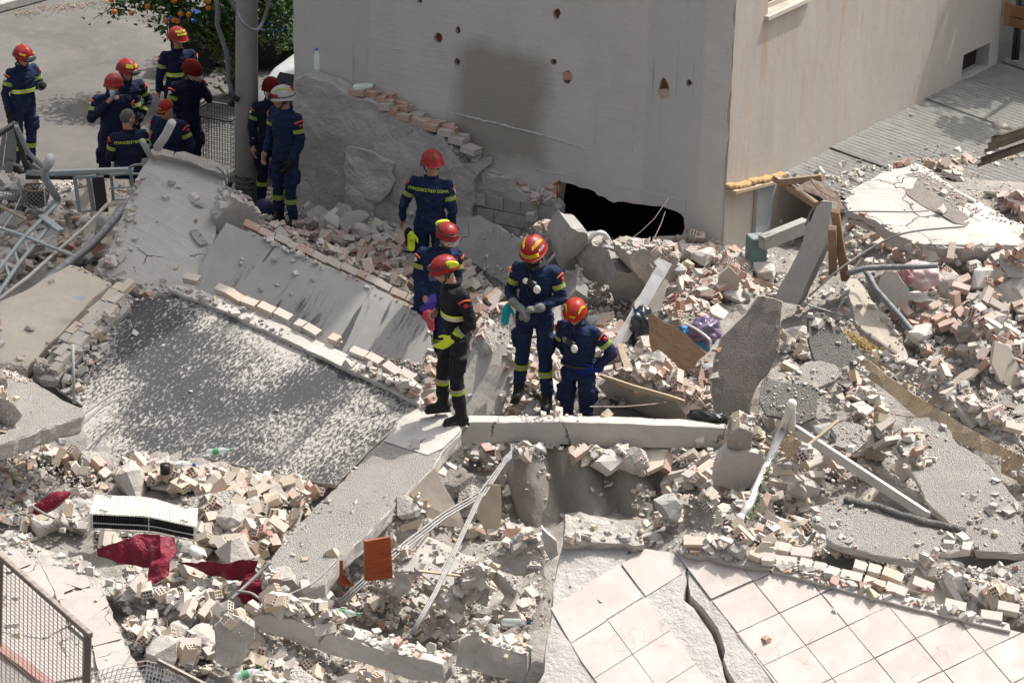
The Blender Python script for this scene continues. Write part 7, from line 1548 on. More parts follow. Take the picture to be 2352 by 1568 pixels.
# ---------------- wire mesh fence, lower left
def fence():
    o = empty('mesh_fence_panel', P(*T1(7, 300, 1000), 2.4), label='rusty framed wire mesh fence panel in the lower left corner', cat='fence panel'); o0 = o.location
    pl = plane3((0, 1275, 3.1), (208, 1455, 3.1), (208, 1568, 2.6)); a0, a1 = T(7, (-60, 640), (620, 1235)); 
    def q(x, y): return PP(*T1(7, x, y), pl)-o0
    bm = bmesh.new(); add_bar(bm, q(-60, 635), q(618, 1232), .05, .05, bev=.006); add_bar(bm, q(600, 1225), q(592, 1640), .06, .05, bev=.006); add_bar(bm, q(10, 700), q(-5, 1300), .035, .035)
    link('frame', bmd('frame', bm, METAL_RUST), o)
    bm = bmesh.new()
    for k in range(22):
        x = -40+k*29; y = 650+(x+40)*.88; add_tube(bm, [q(x, y), q(x-8, 1640)], .0032, 4, cap=False)
    for k in range(46):
        y = 640+k*27; x1 = min(600, 600); 
        x0 = -60
        # rows follow the top rail slope
        ys, ye = y, y+(600+60)*.88
        xs_ = x0; xe = 600
        add_tube(bm, [q(xs_, ys), q(xe, ye)], .004, 4, cap=False)
    link('mesh', bmd('mesh', bm, METAL_RUST), o)
    pl2_ = plane3((200, 1560, 2.5), (480, 1590, 2.5), (300, 1540, 2.6)); bm = bmesh.new()
    f2 = empty('mesh_fence_panel', P(*T1(7, 900, 1480), 2.5), label='bent pale wire mesh with a brown rail at the bottom edge', cat='fence panel')
    def g(x, y): return PP(*T1(7, x, y), pl2_)-f2.location
    for k in range(12): add_tube(bm, [g(600+k*30, 1640), g(640+k*34, 1470-20*math.sin(k*.25)), ], .004, 4, cap=False)
    for k in range(20): add_tube(bm, [g(980+k*22, 1640), g(1010+k*24, 1400+k*14)], .004, 4, cap=False)
    for k in range(5): add_tube(bm, [g(600, 1500+k*35), g(800, 1435+k*32), g(1000, 1405+k*30), g(1150, 1440+k*34), g(1450, 1600+k*34)], .004, 4, cap=False)
    link('mesh', bmd('mesh', bm, ALU), f2)
    bm = bmesh.new(); add_bar(bm, g(1080, 1405), g(1460, 1600), .03, .03); link('rail', bmd('rail', bm, METAL_RUST), f2)
fence()
bm = bmesh.new(); pl = plane3((0, 1490, 1.5), (120, 1568, 1.4), (0, 1568, 1.45)); q = T(7, (-60, 1270), (0, 1295), (180, 1420), (360, 1560), (300, 1640), (-60, 1640)); f_ = bm.faces.new([bm.verts.new(PP(*p, pl)) for p in q]); bmesh.ops.solidify(bm, geom=[f_], thickness=.06)
tag(link('lower_ledge', bmd('lower_ledge', bm, concrete('ledge_paving', (.50, .47, .45), (.42, .40, .38), grain=.2))), 'pale ledge with a reddish kerb behind the fence, extreme lower left', 'ledge')
bm = bmesh.new(); add_bar(bm, PP(*T1(7, -40, 1310), pl)+UP*.03, PP(*T1(7, 350, 1600), pl)+UP*.03, .10, .05); tag(link('red_kerb', bmd('red_kerb', bm, flat('dull_red_kerb', (.36, .21, .185), .8))), 'dull red kerb strip behind the fence, extreme lower left', 'kerb')
# ---------------- far right: yard corner behind the lean-to
bm = bmesh.new(); c_ = CB+dR*(xr+1.6)+nR*.9; add_box(bm, frame(nR, UP, (c_.x, c_.y, 3)), 6, .15, 6.2)
tag(link('yard_wall', bmd('yard_wall', bm, PLASTER)), 'white yard wall beyond the end of the beige side wall', 'wall')
wr_ = empty('wooden_railing', CB+dR*(xr+.1)+nR*.15+Vector((0, 0, 3.4)), label='brown wooden railing at the top right corner', cat='railing')
def arY(x, y, pl): return PP(x, y, pl)-wr_.location
plw_ = (CB+dR*(xr+.05), (-dR).normalized())
for a, b, w_ in (((2230, 60), (2420, 110), .14), ((2225, 140), (2420, 180), .13)):
    bm = bmesh.new(); add_bar(bm, arY(*T1(3, *a), plw_), arY(*T1(3, *b), plw_), .05, w_); link('rail', bmd('rail', bm, flat('orange_wood', (.26, .13, .06), .6)), wr_)
bm = bmesh.new(); add_bar(bm, arY(*T1(3, 2245, 20), plw_), arY(*T1(3, 2230, 170), plw_), .07, .10); link('post', bmd('post', bm, flat('orange_wood2', (.26, .13, .06), .6)), wr_)
for x in (2275, 2300): tubeo('drain_pipe', [PP(*T1(3, x+20, -20), plw_)+dR*.1, PP(*T1(3, x-20, 420), plw_)+dR*.1], .03, METAL_D, 'dark vertical drain pipe at the end of the beige wall, %s of the pair' % ('left' if x == 2275 else 'right'), 'drain pipe')
# two pale tiles and a chunk on the lean-to roof
for k, (x, y) in enumerate(((2190, 878), (1580, 800), (1430, 945), (1300, 600))):
    o = link('roof_pebble', rock_mesh(50+k, CONC_ROUGH, (.2, .14, .1) if k == 0 else (.07, .05, .04))); pz = PP(*T1(3, x, y), (pa, rn)); o.location = pz+rn*.03; tag(o, ['largest pale stone lying on the corrugated roof', 'dark pebble on the corrugated roof', 'small white pebble on the corrugated roof', 'pebble at the wall joint of the corrugated roof'][k], 'stone')

# tree standing in the yard behind the side wall, right of the picture, whose crown shades wall and roof
def yard_tree():
    wp = PP(2230, 90, plR); c = wp+sdir*4.6; rp = PP(2230, 300, (pa, rn)); c2 = rp+sdir*4.2; base = Vector((c.x+.4, c.y+.3, 0)); t = empty('yard_tree', base, label='leafy tree in the yard right of the beige wall', cat='tree')
    global lv, lf
    lv, lf = [], []
    for cc, r_, n_ in ((c, 1.0, 1500), (c+Vector((.9, .7, .3)), 1.1, 1100), (c2, .42, 420), (c+Vector((.3, .2, 1.2)), 1.0, 900)):
        for _ in range(n_):
            d = Vector([random.gauss(0, 1) for _ in range(3)]).normalized()*r_*random.random()**.4; leaf(cc+d-base, random.uniform(.10, .17))
    f_ = link('foliage', meshd('foliage', lv, lf, LEAFM), t); f_['kind'] = 'stuff'
    bm = bmesh.new(); add_tube(bm, [(0, 0, 0), (0, 0, 3), c-base], [.16, .12, .05], 10); add_tube(bm, [(0, 0, 3.2), c2-base], [.07, .02], 6); link('trunk', bmd('trunk', bm, WOOD_OLD), t)
yard_tree()
# ------------------------------------------------------------------ people
def capsule(bm, a, b, ra, rb, n=14, sx=1.0):
    a = Vector(a); b = Vector(b); d = b-a; L = d.length; d = d.normalized()
    x = Vector((1, 0, 0)) if abs(d.x) < .9 else Vector((0, 1, 0)); x = (x-d*x.dot(d)).normalized(); y = d.cross(x); rings = []
    prof = [(-ra*math.cos(t), ra*math.sin(t)) for t in (.35, .8, 1.2)]+[(L*k/3, ra+(rb-ra)*k/3) for k in range(4)]+[(L+rb*math.cos(t), rb*math.sin(t)) for t in (1.2, .8, .35)]
    for z, r_ in prof: rings.append([bm.verts.new(a+d*z+(x*math.cos(2*math.pi*k/n)*sx+y*math.sin(2*math.pi*k/n))*r_) for k in range(n)])
    for q in range(len(rings)-1):
        for k in range(n): bm.faces.new((rings[q][k], rings[q][(k+1) % n], rings[q+1][(k+1) % n], rings[q+1][k]))
    bm.faces.new(rings[0][::-1]); bm.faces.new(rings[-1])
def loft(bm, secs, n=20, ex=2.4):   # secs: (centre, rx, ry, rotz)
    rings = []
    for c, rx, ry, rz in secs:
        c = Vector(c); ring = []
        for k in range(n):
            t = 2*math.pi*k/n; ct, st_ = math.cos(t), math.sin(t); q = Vector((math.copysign(abs(ct)**(2/ex), ct)*rx, math.copysign(abs(st_)**(2/ex), st_)*ry, 0))
            ring.append(bm.verts.new(c+Matrix.Rotation(rz, 3, 'Z') @ q))
        rings.append(ring)
    for q in range(len(rings)-1):
        for k in range(n): bm.faces.new((rings[q][k], rings[q][(k+1) % n], rings[q+1][(k+1) % n], rings[q+1][k]))
    bm.faces.new(rings[0][::-1]); bm.faces.new(rings[-1])
def ellip(bm, c, r_, m=None, seg=16):
    bmesh.ops.create_uvsphere(bm, u_segments=seg, v_segments=max(6, seg//2), radius=1, matrix=Matrix.Translation(c) @ (m.to_4x4() if m else Matrix.Identity(4)) @ Matrix.Diagonal((*r_, 1)))
def remesh(bm, voxel, mats, smooth_it=4, fold=0, seed=0, name='body'):
    me = bpy.data.meshes.new('tmp'); bm.to_mesh(me); bm.free(); o = bpy.data.objects.new('tmp', me); COL.objects.link(o)
    md = o.modifiers.new('r', 'REMESH'); md.mode = 'VOXEL'; md.voxel_size = voxel; sm = o.modifiers.new('s', 'SMOOTH'); sm.factor = .5; sm.iterations = smooth_it
    bpy.context.view_layer.update(); out = bpy.data.meshes.new_from_object(o.evaluated_get(bpy.context.evaluated_depsgraph_get()))
    bpy.data.objects.remove(o); out.name = name; out.materials.clear()
    for m in mats: out.materials.append(m)
    if fold:
        n = len(out.vertices); co = np.empty(n*3); out.vertices.foreach_get('co', co); co = co.reshape(-1, 3); no = np.empty(n*3); out.vertex_normals.foreach_get('vector', no); no = no.reshape(-1, 3)
        for i in range(n):
            p = Vector((co[i, 0]*7+seed, co[i, 1]*7, co[i, 2]*11)); q = noise.noise(p+Vector((noise.noise(p*.6), 0, 0))*1.5); q2 = noise.noise(p*2.3)
            co[i] += no[i]*fold*((.5-abs(q)*2.2)+.35*q2)
        out.vertices.foreach_set('co', co.ravel())
    out.polygons.foreach_set('use_smooth', [True]*len(out.polygons)); out.update(); return out
DEF = dict(pel=(0, 0, .95), che=(0, 0, 1.30), nec=(0, 0, 1.46), hed=(0, -.015, 1.635),
    shL=(.185, 0, 1.405), shR=(-.185, 0, 1.405), elL=(.245, .03, 1.13), elR=(-.245, .03, 1.13), wrL=(.25, -.07, .89), wrR=(-.25, -.07, .89),
    hiL=(.095, 0, .92), hiR=(-.095, 0, .92), knL=(.11, -.02, .50), knR=(-.11, -.02, .50), anL=(.12, .02, .10), anR=(-.12, .02, .10))
def hand(bm, wr, d, pn, curl=.5, s=1.0, side=1):
    """palm with four fingers of unequal length and a thumb; d along the hand, pn palm normal"""
    d = Vector(d).normalized(); pn = Vector(pn); pn = (pn-d*pn.dot(d)).normalized(); x = d.cross(pn)*side
    capsule(bm, Vector(wr), Vector(wr)+d*.05*s, .027*s, .034*s, 8)
    for k in range(4):
        b = Vector(wr)+d*.05*s+x*(-.030+.020*k)*s; capsule(bm, b-d*.03*s, b+d*.035*s, .013*s, .012*s, 6)
        p = b+d*.035*s; ang = 0; L = (.036, .042, .040, .031)[k]*s; dd = d.copy()
        for j in range(3):
            ang += curl*(.55+.08*k); dd = (d*math.cos(ang)+pn*math.sin(ang)).normalized(); q = p+dd*L*(1-.22*j); capsule(bm, p, q, .0105*s, .0092*s, 6); p = q
    b = Vector(wr)+d*.022*s+x*-.032*s; t1 = b+(d*.6-x*.55+pn*.35).normalized()*.045*s; t2 = t1+(d*.8-x*.1+pn*.5).normalized()*.035*s
    capsule(bm, b, t1, .015*s, .013*s, 6); capsule(bm, t1, t2, .0125*s, .010*s, 6)
def helmet(root, M_, col, style, fine=True):
    sh = empty('helmet', (0, 0, 0)); sh.parent = root; sh.matrix_basis = M_
    del sh
def person(px, py, z, yaw, lab, pose=None, h=1.0, cloth=NAVY, headyaw=0, headpitch=0, headroll=0, helmet_=None, goggles=None, visor=False, hair=None, text=False, bands=('armL', 'armR', 'legL', 'legR'), bandmat=None, gloves=(None, None), curl=(.5, .5), patches=True, voxel=.014, wid=1.0, belt=False, respirator=False, earl=False, cap=False, curlL=None, sun=False, scarf=False, fold=.013, facewear=None, chestband=False, handdir=(None, None)):
    J = {k: Vector(v) for k, v in DEF.items()}
    for k, v in (pose or {}).items(): J[k] = Vector(v)
    loc = P(px, py, z); root = empty('person', loc, R(yaw), label=lab, cat='person'); root.scale = (h, h, h)
    bandmat = bandmat or [YEL, SILV, YEL]
    HM_ = Matrix.Translation(J['hed']) @ Matrix.Rotation(R(headyaw), 4, 'Z') @ Matrix.Rotation(R(headpitch), 4, 'X') @ Matrix.Rotation(R(headroll), 4, 'Y')
    H3 = HM_.to_3x3()
    def hp(x, y, z): return HM_ @ Vector((x, y, z))
    # --- body: one continuous skin mesh
    bm = bmesh.new()
    ellip(bm, hp(0, .012, .03), (.075, .094, .092), H3, 20); ellip(bm, hp(0, -.012, -.035), (.060, .072, .082), H3, 18); ellip(bm, hp(0, -.055, -.088), (.030, .026, .024), H3)
    ellip(bm, hp(0, -.098, -.022), (.012, .018, .022), H3, 10); ellip(bm, hp(0, -.106, -.036), (.016, .014, .011), H3, 10); capsule(bm, hp(0, -.088, .012), hp(0, -.104, -.028), .009, .012, 8)
    ellip(bm, hp(0, -.080, .018), (.048, .016, .010), H3, 12); ellip(bm, hp(0, -.086, -.062), (.024, .012, .010), H3, 10)
    for s_ in (-1, 1): ellip(bm, hp(.078*s_, .012, -.012), (.012, .020, .032), H3, 10); ellip(bm, hp(.040*s_, -.068, -.030), (.022, .018, .018), H3, 10)
    capsule(bm, J['nec']+Vector((0, .01, -.06)), hp(0, .02, -.05), .060, .056)
    loft(bm, [(J['pel']+Vector((0, 0, -.06)), .13, .10, 0), (J['pel']+Vector((0, 0, .10)), .125, .09, 0), (J['che'], .15, .10, 0), (J['nec']+Vector((0, 0, -.06)), .12, .07, 0), (J['nec']+Vector((0, 0, -.01)), .06, .055, 0)])
    for s_ in 'LR':
        capsule(bm, J['sh'+s_], J['el'+s_], .045, .038); capsule(bm, J['el'+s_], J['wr'+s_], .038, .028); capsule(bm, J['hi'+s_], J['kn'+s_], .075, .052); capsule(bm, J['kn'+s_], J['an'+s_], .050, .036)
        capsule(bm, J['sh'+s_]*.9+J['che']*.1, J['che'], .05, .08); capsule(bm, J['an'+s_]+Vector((0, .02, -.03)), J['an'+s_]+Vector((0, -.12, -.055)), .035, .03)
    hv = {}
    for i, s_ in enumerate('LR'):
        d = (J['wr'+s_]-J['el'+s_]).normalized() if handdir[i] is None else Vector(handdir[i]).normalized(); side = 1 if s_ == 'L' else -1
        pn = Vector((-side, 0, 0)) if abs(d.x) < .8 else Vector((0, 0, -1)); hv[s_] = (d, pn, side)
        hand(bm, J['wr'+s_], d, pn, curl[i], 1.0, side)
    body = link('body', remesh(bm, voxel*.72, [SKIN], 2), root)
    # --- coverall
    bm = bmesh.new(); pel, che, nec = J['pel'], J['che'], J['nec']; ly = lambda a, b, t: a.lerp(b, t)
    loft(bm, [(pel+Vector((0, 0, -.10)), .152*wid, .118, 0), (pel+Vector((0, 0, .02)), .165*wid, .126, 0), (ly(pel, che, .42), .155*wid, .118, 0), (ly(pel, che, .75), .172*wid, .126, 0), (che+Vector((0, 0, .03)), .188*wid, .132, 0), (ly(che, nec, .68), .172*wid, .112, 0), (ly(che, nec, .92), .105, .085, 0), (nec+Vector((0, .004, .012)), .078, .076, 0), (nec+Vector((0, .006, .035)), .076, .076, 0)], 24)
    for s_ in 'LR':
        sh, el, wr = J['sh'+s_], J['el'+s_], J['wr'+s_]
        capsule(bm, sh, el, .067, .057, 16); capsule(bm, el, ly(el, wr, .88), .058, .044, 16); capsule(bm, ly(el, wr, .78), ly(el, wr, .93), .052, .044, 14)
        capsule(bm, ly(sh, che, .35)+Vector((0, 0, .02)), sh+Vector((0, 0, -.01)), .080, .066, 16)
        hi, kn, an = J['hi'+s_], J['kn'+s_], J['an'+s_]
        capsule(bm, hi, kn, .098, .073, 18); capsule(bm, kn, ly(kn, an, .66), .073, .062, 18); capsule(bm, ly(kn, an, .55), ly(kn, an, .74), .069, .068, 18)
        side = 1 if s_ == 'L' else -1; c_ = ly(hi, kn, .62)+Vector((.088*side, 0, 0)); add_box(bm, Matrix.Translation(c_) @ Matrix.Rotation(R(4*side), 4, 'Y'), .045, .14, .17)
    ov = link('coverall', remesh(bm, voxel, [cloth], 3, fold, seed=px*.1), root)
    # collar
    bm = bmesh.new(); add_tube(bm, [nec+Vector((.074*math.cos(t), .078*math.sin(t)+.004, .03+.012*math.sin(t))) for t in [math.radians(a) for a in range(-60, 241, 20)]], .014, 6); link('collar', bmd('collar', bm, cloth, True), root)
    # --- reflective bands
    def band(name, a, b, t, r_, w_=.052):
        a = Vector(a); b = Vector(b); d = (b-a).normalized(); c = a.lerp(b, t); x = Vector((1, 0, 0)) if abs(d.x) < .9 else Vector((0, 1, 0)); x = (x-d*x.dot(d)).normalized(); y = d.cross(x); bm = bmesh.new(); n = 24; rows = []
        for k in range(7):
            rows.append([bm.verts.new(c+d*(w_*(k/6-.5))+(x*math.cos(2*math.pi*q/n)+y*math.sin(2*math.pi*q/n))*(r_*(1+.04*math.sin(3*2*math.pi*q/n+px)))) for q in range(n)])
        for k in range(6):
            for q in range(n): f_ = bm.faces.new((rows[k][q], rows[k][(q+1) % n], rows[k+1][(q+1) % n], rows[k+1][q])); f_.material_index = 0 if k < 2 else (1 if k < 4 else 2); f_.smooth = True
        bmesh.ops.solidify(bm, geom=bm.faces[:], thickness=-.002); link(name, bmd(name, bm, bandmat), root)
    for b_ in bands:
        s_ = b_[-1]
        if b_[:3] == 'arm': band('reflective_band', J['sh'+s_], J['el'+s_], .52, .070)
        if b_[:3] == 'for': band('reflective_band', J['el'+s_], J['wr'+s_], .62, .058)
        if b_[:3] == 'leg': band('reflective_band', J['kn'+s_], J['an'+s_], .34, .079, .062)
    if chestband:
        bm = bmesh.new(); n = 32; rows = []; c = ly(pel, che, .60)
        for k in range(7):
            rows.append([bm.verts.new(c+Vector((math.copysign(abs(math.cos(2*math.pi*q/n))**.85, math.cos(2*math.pi*q/n))*.178*wid, math.copysign(abs(math.sin(2*math.pi*q/n))**.85, math.sin(2*math.pi*q/n))*.139, .055*(k/6-.5)))) for q in range(n)])
        for k in range(6):
            for q in range(n): f_ = bm.faces.new((rows[k][q], rows[k][(q+1) % n], rows[k+1][(q+1) % n], rows[k+1][q])); f_.material_index = 0 if k < 2 else (1 if k < 4 else 2)
        link('reflective_band', bmd('reflective_band', bm, bandmat), root)
    if belt:
        bm = bmesh.new(); add_tube(bm, [pel+Vector((.172*wid*math.cos(t), .133*math.sin(t), .055)) for t in [2*math.pi*k/28 for k in range(29)]], .02, 6); link('belt', bmd('belt', bm, BLACKP), root)
    # --- boots
    for s_ in 'LR':
        an = J['an'+s_]; kn = J['kn'+s_]; bm = bmesh.new(); top = ly(kn, an, .62)
        capsule(bm, top, an+Vector((0, .005, 0)), .062, .056, 14); capsule(bm, an+Vector((0, .035, -.045)), an+Vector((0, -.03, -.03)), .052, .052, 12); capsule(bm, an+Vector((0, -.03, -.045)), an+Vector((0, -.135, -.058)), .052, .044, 12)
        add_box(bm, Matrix.Translation(an+Vector((0, -.05, -.092))), .092, .27, .022)
        link('boot', remesh(bm, .011 if voxel < .016 else .016, [BOOT], 2), root)
    # --- gloves
    for i, s_ in enumerate('LR'):
        if gloves[i]:
            d, pn, side = hv[s_]; bm = bmesh.new(); hand(bm, J['wr'+s_], d, pn, curl[i], 1.22, side); capsule(bm, J['wr'+s_]-d*.05, J['wr'+s_]+d*.01, .050, .036, 12); link('glove', remesh(bm, .0085 if voxel < .016 else .013, [gloves[i]], 1), root)
    # --- shoulder patches
    if patches:
        for s_ in 'LR':
            sh, el = J['sh'+s_], J['el'+s_]; d = (el-sh).normalized(); side = 1 if s_ == 'L' else -1; out = Vector((side, -.25, 0)); out = (out-d*out.dot(d)).normalized(); y = d.cross(out)
            bm = bmesh.new(); c = sh.lerp(el, .10)
            pts = [c+(out*math.cos(a)+y*math.sin(a))*.079+d*(.05*(1-math.cos(a*1.1))-.0) for a in [R(q) for q in range(-48, 49, 12)]]
            add_tube(bm, pts, .009, 4); link('shoulder_title', bmd('shoulder_title', bm, ORANGEP), root)
            bm = bmesh.new(); add_tube(bm, [sh.lerp(el, .29)+out*.066, sh.lerp(el, .29)+out*.0775], .024, 10); link('badge', bmd('badge', bm, REDP if s_ == 'L' else WHITEP), root)
    if text:
        cz = che.z+.055
        def onback(x, y):
            a = max(-1.2, min(1.2, x/.22)); return Vector((che.x+x*.92, che.y+.143*max(.05, math.cos(a))**.42+.012, cz+y))
        textmesh('back_lettering', text, (.046 if len(text) > 14 else .06), YEL, lambda x, y: onback(-x, y), root, bold=.0008)
    # --- hair
    bm = bmesh.new(); hm_ = hair or HAIRD
    bmesh.ops.create_uvsphere(bm, u_segments=24, v_segments=14, radius=1)
    for v in bm.verts: v.co = Vector((v.co.x*.080, v.co.y*.100+.012, v.co.z*.098+.032))
    dl = [v for v in bm.verts if (v.co.z < .035-(v.co.y)*.9 and v.co.y < .03) or v.co.z < -.045]; bmesh.ops.delete(bm, geom=dl, context='VERTS')
    for v in bm.verts: v.co += v.co.normalized()*.004*noise.noise(v.co*60); v.co = HM_ @ v.co
    link('hair', bmd('hair', bm, hm_, True), root)
    # eyes and mouth
    for s_ in (-1, 1):
        bm = bmesh.new(); ellip(bm, hp(.030*s_, -.083, -.002), (.012, .006, .0055), H3, 10); link('eye', bmd('eye', bm, EYE, True), root)
        bm = bmesh.new(); ellip(bm, hp(.031*s_, -.090, .016), (.018, .006, .004), H3, 8); link('eyebrow', bmd('eyebrow', bm, hm_, True), root)
    bm = bmesh.new(); ellip(bm, hp(0, -.096, -.062), (.022, .006, .006), H3, 10); link('mouth', bmd('mouth', bm, LIPS, True), root)
    # --- helmet
    if helmet_:
        base, deco, stl = helmet_
        a_, b_, c_ = (.122, .152, .128) if stl != 'round' else (.118, .142, .122)
        def S(u, v, k=1.0):
            rid = .045*math.exp(-(math.sin(u)*math.sin(v)/.16)**2)*max(0, math.cos(v)+.25) if stl == 'crest' else (.02*math.exp(-((abs(math.sin(u)*math.sin(v))-.30)/.10)**2)*max(0, math.cos(v)+.1))
            br = 0
            if v > R(88): br = (v-R(88))*(.55 if stl == 'crest' else .35)*(1+.8*max(0, math.cos(u)))
            q = Vector((a_*math.sin(v)*math.sin(u)*(k+rid+br), -b_*math.sin(v)*math.cos(u)*(k+rid+br)+.008, c_*math.cos(v)*(k+rid)+.035)); return HM_ @ q
        bm = bmesh.new(); nu = 36; vsx = [R(t) for t in (4, 12, 22, 34, 46, 58, 70, 80, 88, 95, 101)]; rows = []
        for v in vsx:
            row = []
            for q in range(nu):
                u = 2*math.pi*q/nu; vv_ = v if v < R(87) else v+R(9)*max(0, -math.cos(u))*(v-R(80))/R(21); row.append(bm.verts.new(S(u, vv_)))
            rows.append(row)
        for r1, r2 in zip(rows, rows[1:]):
            for q in range(nu): bm.faces.new((r1[q], r2[q], r2[(q+1) % nu], r1[(q+1) % nu])).smooth = True
        bm.faces.new(rows[0]); bmesh.ops.solidify(bm, geom=bm.faces[:], thickness=.006); bmesh.ops.recalc_face_normals(bm, faces=bm.faces)
        he = link('helmet', bmd('helmet', bm, base), root)
        def patch(nm, u0, u1, v0, v1, mt, k=1.018, curve=0):
            bm = bmesh.new(); n_, m_ = 10, 4; g = []
            for j in range(m_+1):
                g.append([bm.verts.new(S(R(u0+(u1-u0)*i/n_), R(v0+(v1-v0)*j/m_+curve*math.sin(math.pi*i/n_)), k)) for i in range(n_+1)])
            for j in range(m_):
                for i in range(n_): bm.faces.new((g[j][i], g[j][i+1], g[j+1][i+1], g[j+1][i])).smooth = True
            bmesh.ops.solidify(bm, geom=bm.faces[:], thickness=.002); link(nm, bmd(nm, bm, mt), he)
        for dname, args in deco: patch(dname, *args)
        if stl == 'round':      # vent slots
            for s_ in (-1, 1):
                for i in range(4): patch('vent', s_*(62+i*17), s_*(70+i*17), 60, 66, BLACKP, 1.012)
        for s_ in (-1, 1):
            bm = bmesh.new(); c = hp(.118*s_, .0, -.002); ellip(bm, c, (.014, .026, .022), H3, 10); link('side_knob', bmd('side_knob', bm, BLACKP, True), he)
            bm = bmesh.new(); add_tube(bm, [hp(.098*s_, -.01, -.01), hp(.085*s_, -.02, -.06), hp(.045*s_, -.055, -.115), hp(0, -.062, -.122)], .008, 6); link('chin_strap', bmd('chin_strap', bm, BLACKP), he)
            bm = bmesh.new(); add_tube(bm, [hp(.098*s_, .04, -.01), hp(.085*s_, .0, -.06)], .007, 6); link('rear_strap', bmd('rear_strap', bm, BLACKP), he)
        if goggles:
            gy, gz, side = goggles     # elevation on shell, mounted front/back
            f = -1 if side == 'front' else 1
            bm = bmesh.new(); add_tube(bm, [hp(.127*math.sin(t), .155*math.cos(t)+.006, gz) for t in [2*math.pi*k/24 for k in range(25)]], .006, 6); link('goggle_strap', bmd('goggle_strap', bm, BLACKP), he)
            m = HM_ @ Matrix.Translation((0 if side == 'front' else (.10 if side == 'sideL' else 0), f*.165 if side in ('front', 'back') else .07, gz)) @ (Matrix.Rotation(R(60), 4, 'Z') if side == 'sideL' else Matrix.Identity(4))
            bm = bmesh.new(); bmesh.ops.create_uvsphere(bm, u_segments=20, v_segments=10, radius=1, matrix=m @ Matrix.Diagonal((.088, .028, .040, 1))); link('goggle_frame', bmd('goggle_frame', bm, BLACKP if side == 'front' else HYG, True), he)
            bm = bmesh.new(); bmesh.ops.create_uvsphere(bm, u_segments=20, v_segments=10, radius=1, matrix=m @ Matrix.Translation((0, f*.006 if side in ('front', 'back') else .006, 0)) @ Matrix.Diagonal((.078, .028, .032, 1))); link('goggle_lens', bmd('goggle_lens', bm, LENS, True), he)
        if visor:
            bm = bmesh.new(); n_ = 16; r1, r2 = [], []
            for i in range(n_+1):
                u = R(-65+130*i/n_); r1.append(bm.verts.new(hp(.128*math.sin(u), -.160*math.cos(u), .015))); r2.append(bm.verts.new(hp(.132*math.sin(u), -.172*math.cos(u), -.045+.02*abs(math.sin(u)))))
            for i in range(n_): bm.faces.new((r1[i], r1[i+1], r2[i+1], r2[i])).smooth = True
            bmesh.ops.solidify(bm, geom=bm.faces[:], thickness=.002); link('visor', bmd('visor', bm, VISOR), he)
    if cap:
        bm = bmesh.new(); bmesh.ops.create_uvsphere(bm, u_segments=24, v_segments=14, radius=1); dl = [v for v in bm.verts if v.co.z < -.02]; bmesh.ops.delete(bm, geom=dl, context='VERTS')
        for v in bm.verts: v.co = HM_ @ Vector((v.co.x*.092, v.co.y*.112+.01, v.co.z*.090+.045))
        he = link('cap', bmd('cap', bm, HDRED, True), root)
        bm = bmesh.new(); g = [[bm.verts.new(hp(.085*math.sin(R(-62+12.4*i)), -.098*math.cos(R(-62+12.4*i))-k*.055*math.cos(R(-62+12.4*i)), .045-.012*k)) for i in range(11)] for k in range(2)]
        for i in range(10): bm.faces.new((g[0][i], g[0][i+1], g[1][i+1], g[1][i]))
        bmesh.ops.solidify(bm, geom=bm.faces[:], thickness=.004); link('peak', bmd('peak', bm, HDRED), he)
        bm = bmesh.new(); add_tube(bm, [g_ for g_ in [hp(.088*math.sin(R(-55+11*i)), -.120*math.cos(R(-55+11*i)), .046) for i in range(11)]], .004, 5); link('gold_braid', bmd('gold_braid', bm, flat('gold_braid', (.5, .33, .05), .5)), he)
        bm = bmesh.new(); ellip(bm, hp(0, -.098, .085), (.018, .005, .018), H3, 8); link('cap_badge', bmd('cap_badge', bm, flat('gold_badge', (.5, .33, .05), .5)), he)
        bm = bmesh.new(); 
        for s_ in (-1, 1): ellip(bm, hp(.031*s_, -.092, -.004), (.022, .008, .014), H3, 10)
        link('sunglasses', bmd('sunglasses', bm, BLACKP, True), root)
    if scarf:
        bm = bmesh.new(); add_tube(bm, [nec+Vector((.082*math.cos(t), .09*math.sin(t)-.01, .03-.035*max(0, -math.sin(t)))) for t in [2*math.pi*k/20 for k in range(21)]], .026, 8); link('scarf', bmd('scarf', bm, clothmat('dark_scarf', (.03, .03, .035), dust=.3), True), root)
    if respirator:
        c = che+Vector((.03, -.165, -.01)) if respirator == 1 else che+Vector((0.02, -.165, -.02)); bm = bmesh.new()
        capsule(bm, c+Vector((-.07, 0, .05)), c+Vector((.0, -.02, .02)), .035, .040, 12); link('half_mask', bmd('half_mask', bm, BLACKP, True), root)
        bm = bmesh.new(); ellip(bm, c+Vector((.035, -.05, -.01)), (.038, .022, .045), None, 16); link('white_filter', bmd('white_filter', bm, WHITE, True), root)
        bm = bmesh.new(); ellip(bm, c+Vector((-.09, -.02, .055)), (.030, .020, .032), None, 14); link('white_filter', bmd('white_filter', bm, WHITE if respirator == 1 else GLG, True), root)
        bm = bmesh.new(); add_tube(bm, [nec+Vector((-.07, -.05, .01)), c+Vector((-.04, .0, .06)), c+Vector((-.02, .01, -.08)), c+Vector((-.05, .02, -.14)), c+Vector((-.08, 0, -.02))], .008, 6); link('mask_strap', bmd('mask_strap', bm, BLACKP), root)
    return root, J, HM_
YB = lambda: [('yellow_sticker', (-55, 55, 74, 90, HYEL)), ('yellow_sticker', (28, 120, 40, 54, HYEL, 1.03, -10)), ('yellow_sticker', (-120, -28, 40, 54, HYEL, 1.03, -10)), ('white_sticker', (62, 100, 62, 74, SILV)), ('white_sticker', (-18, 0, 80, 88, SILV, 1.03))]
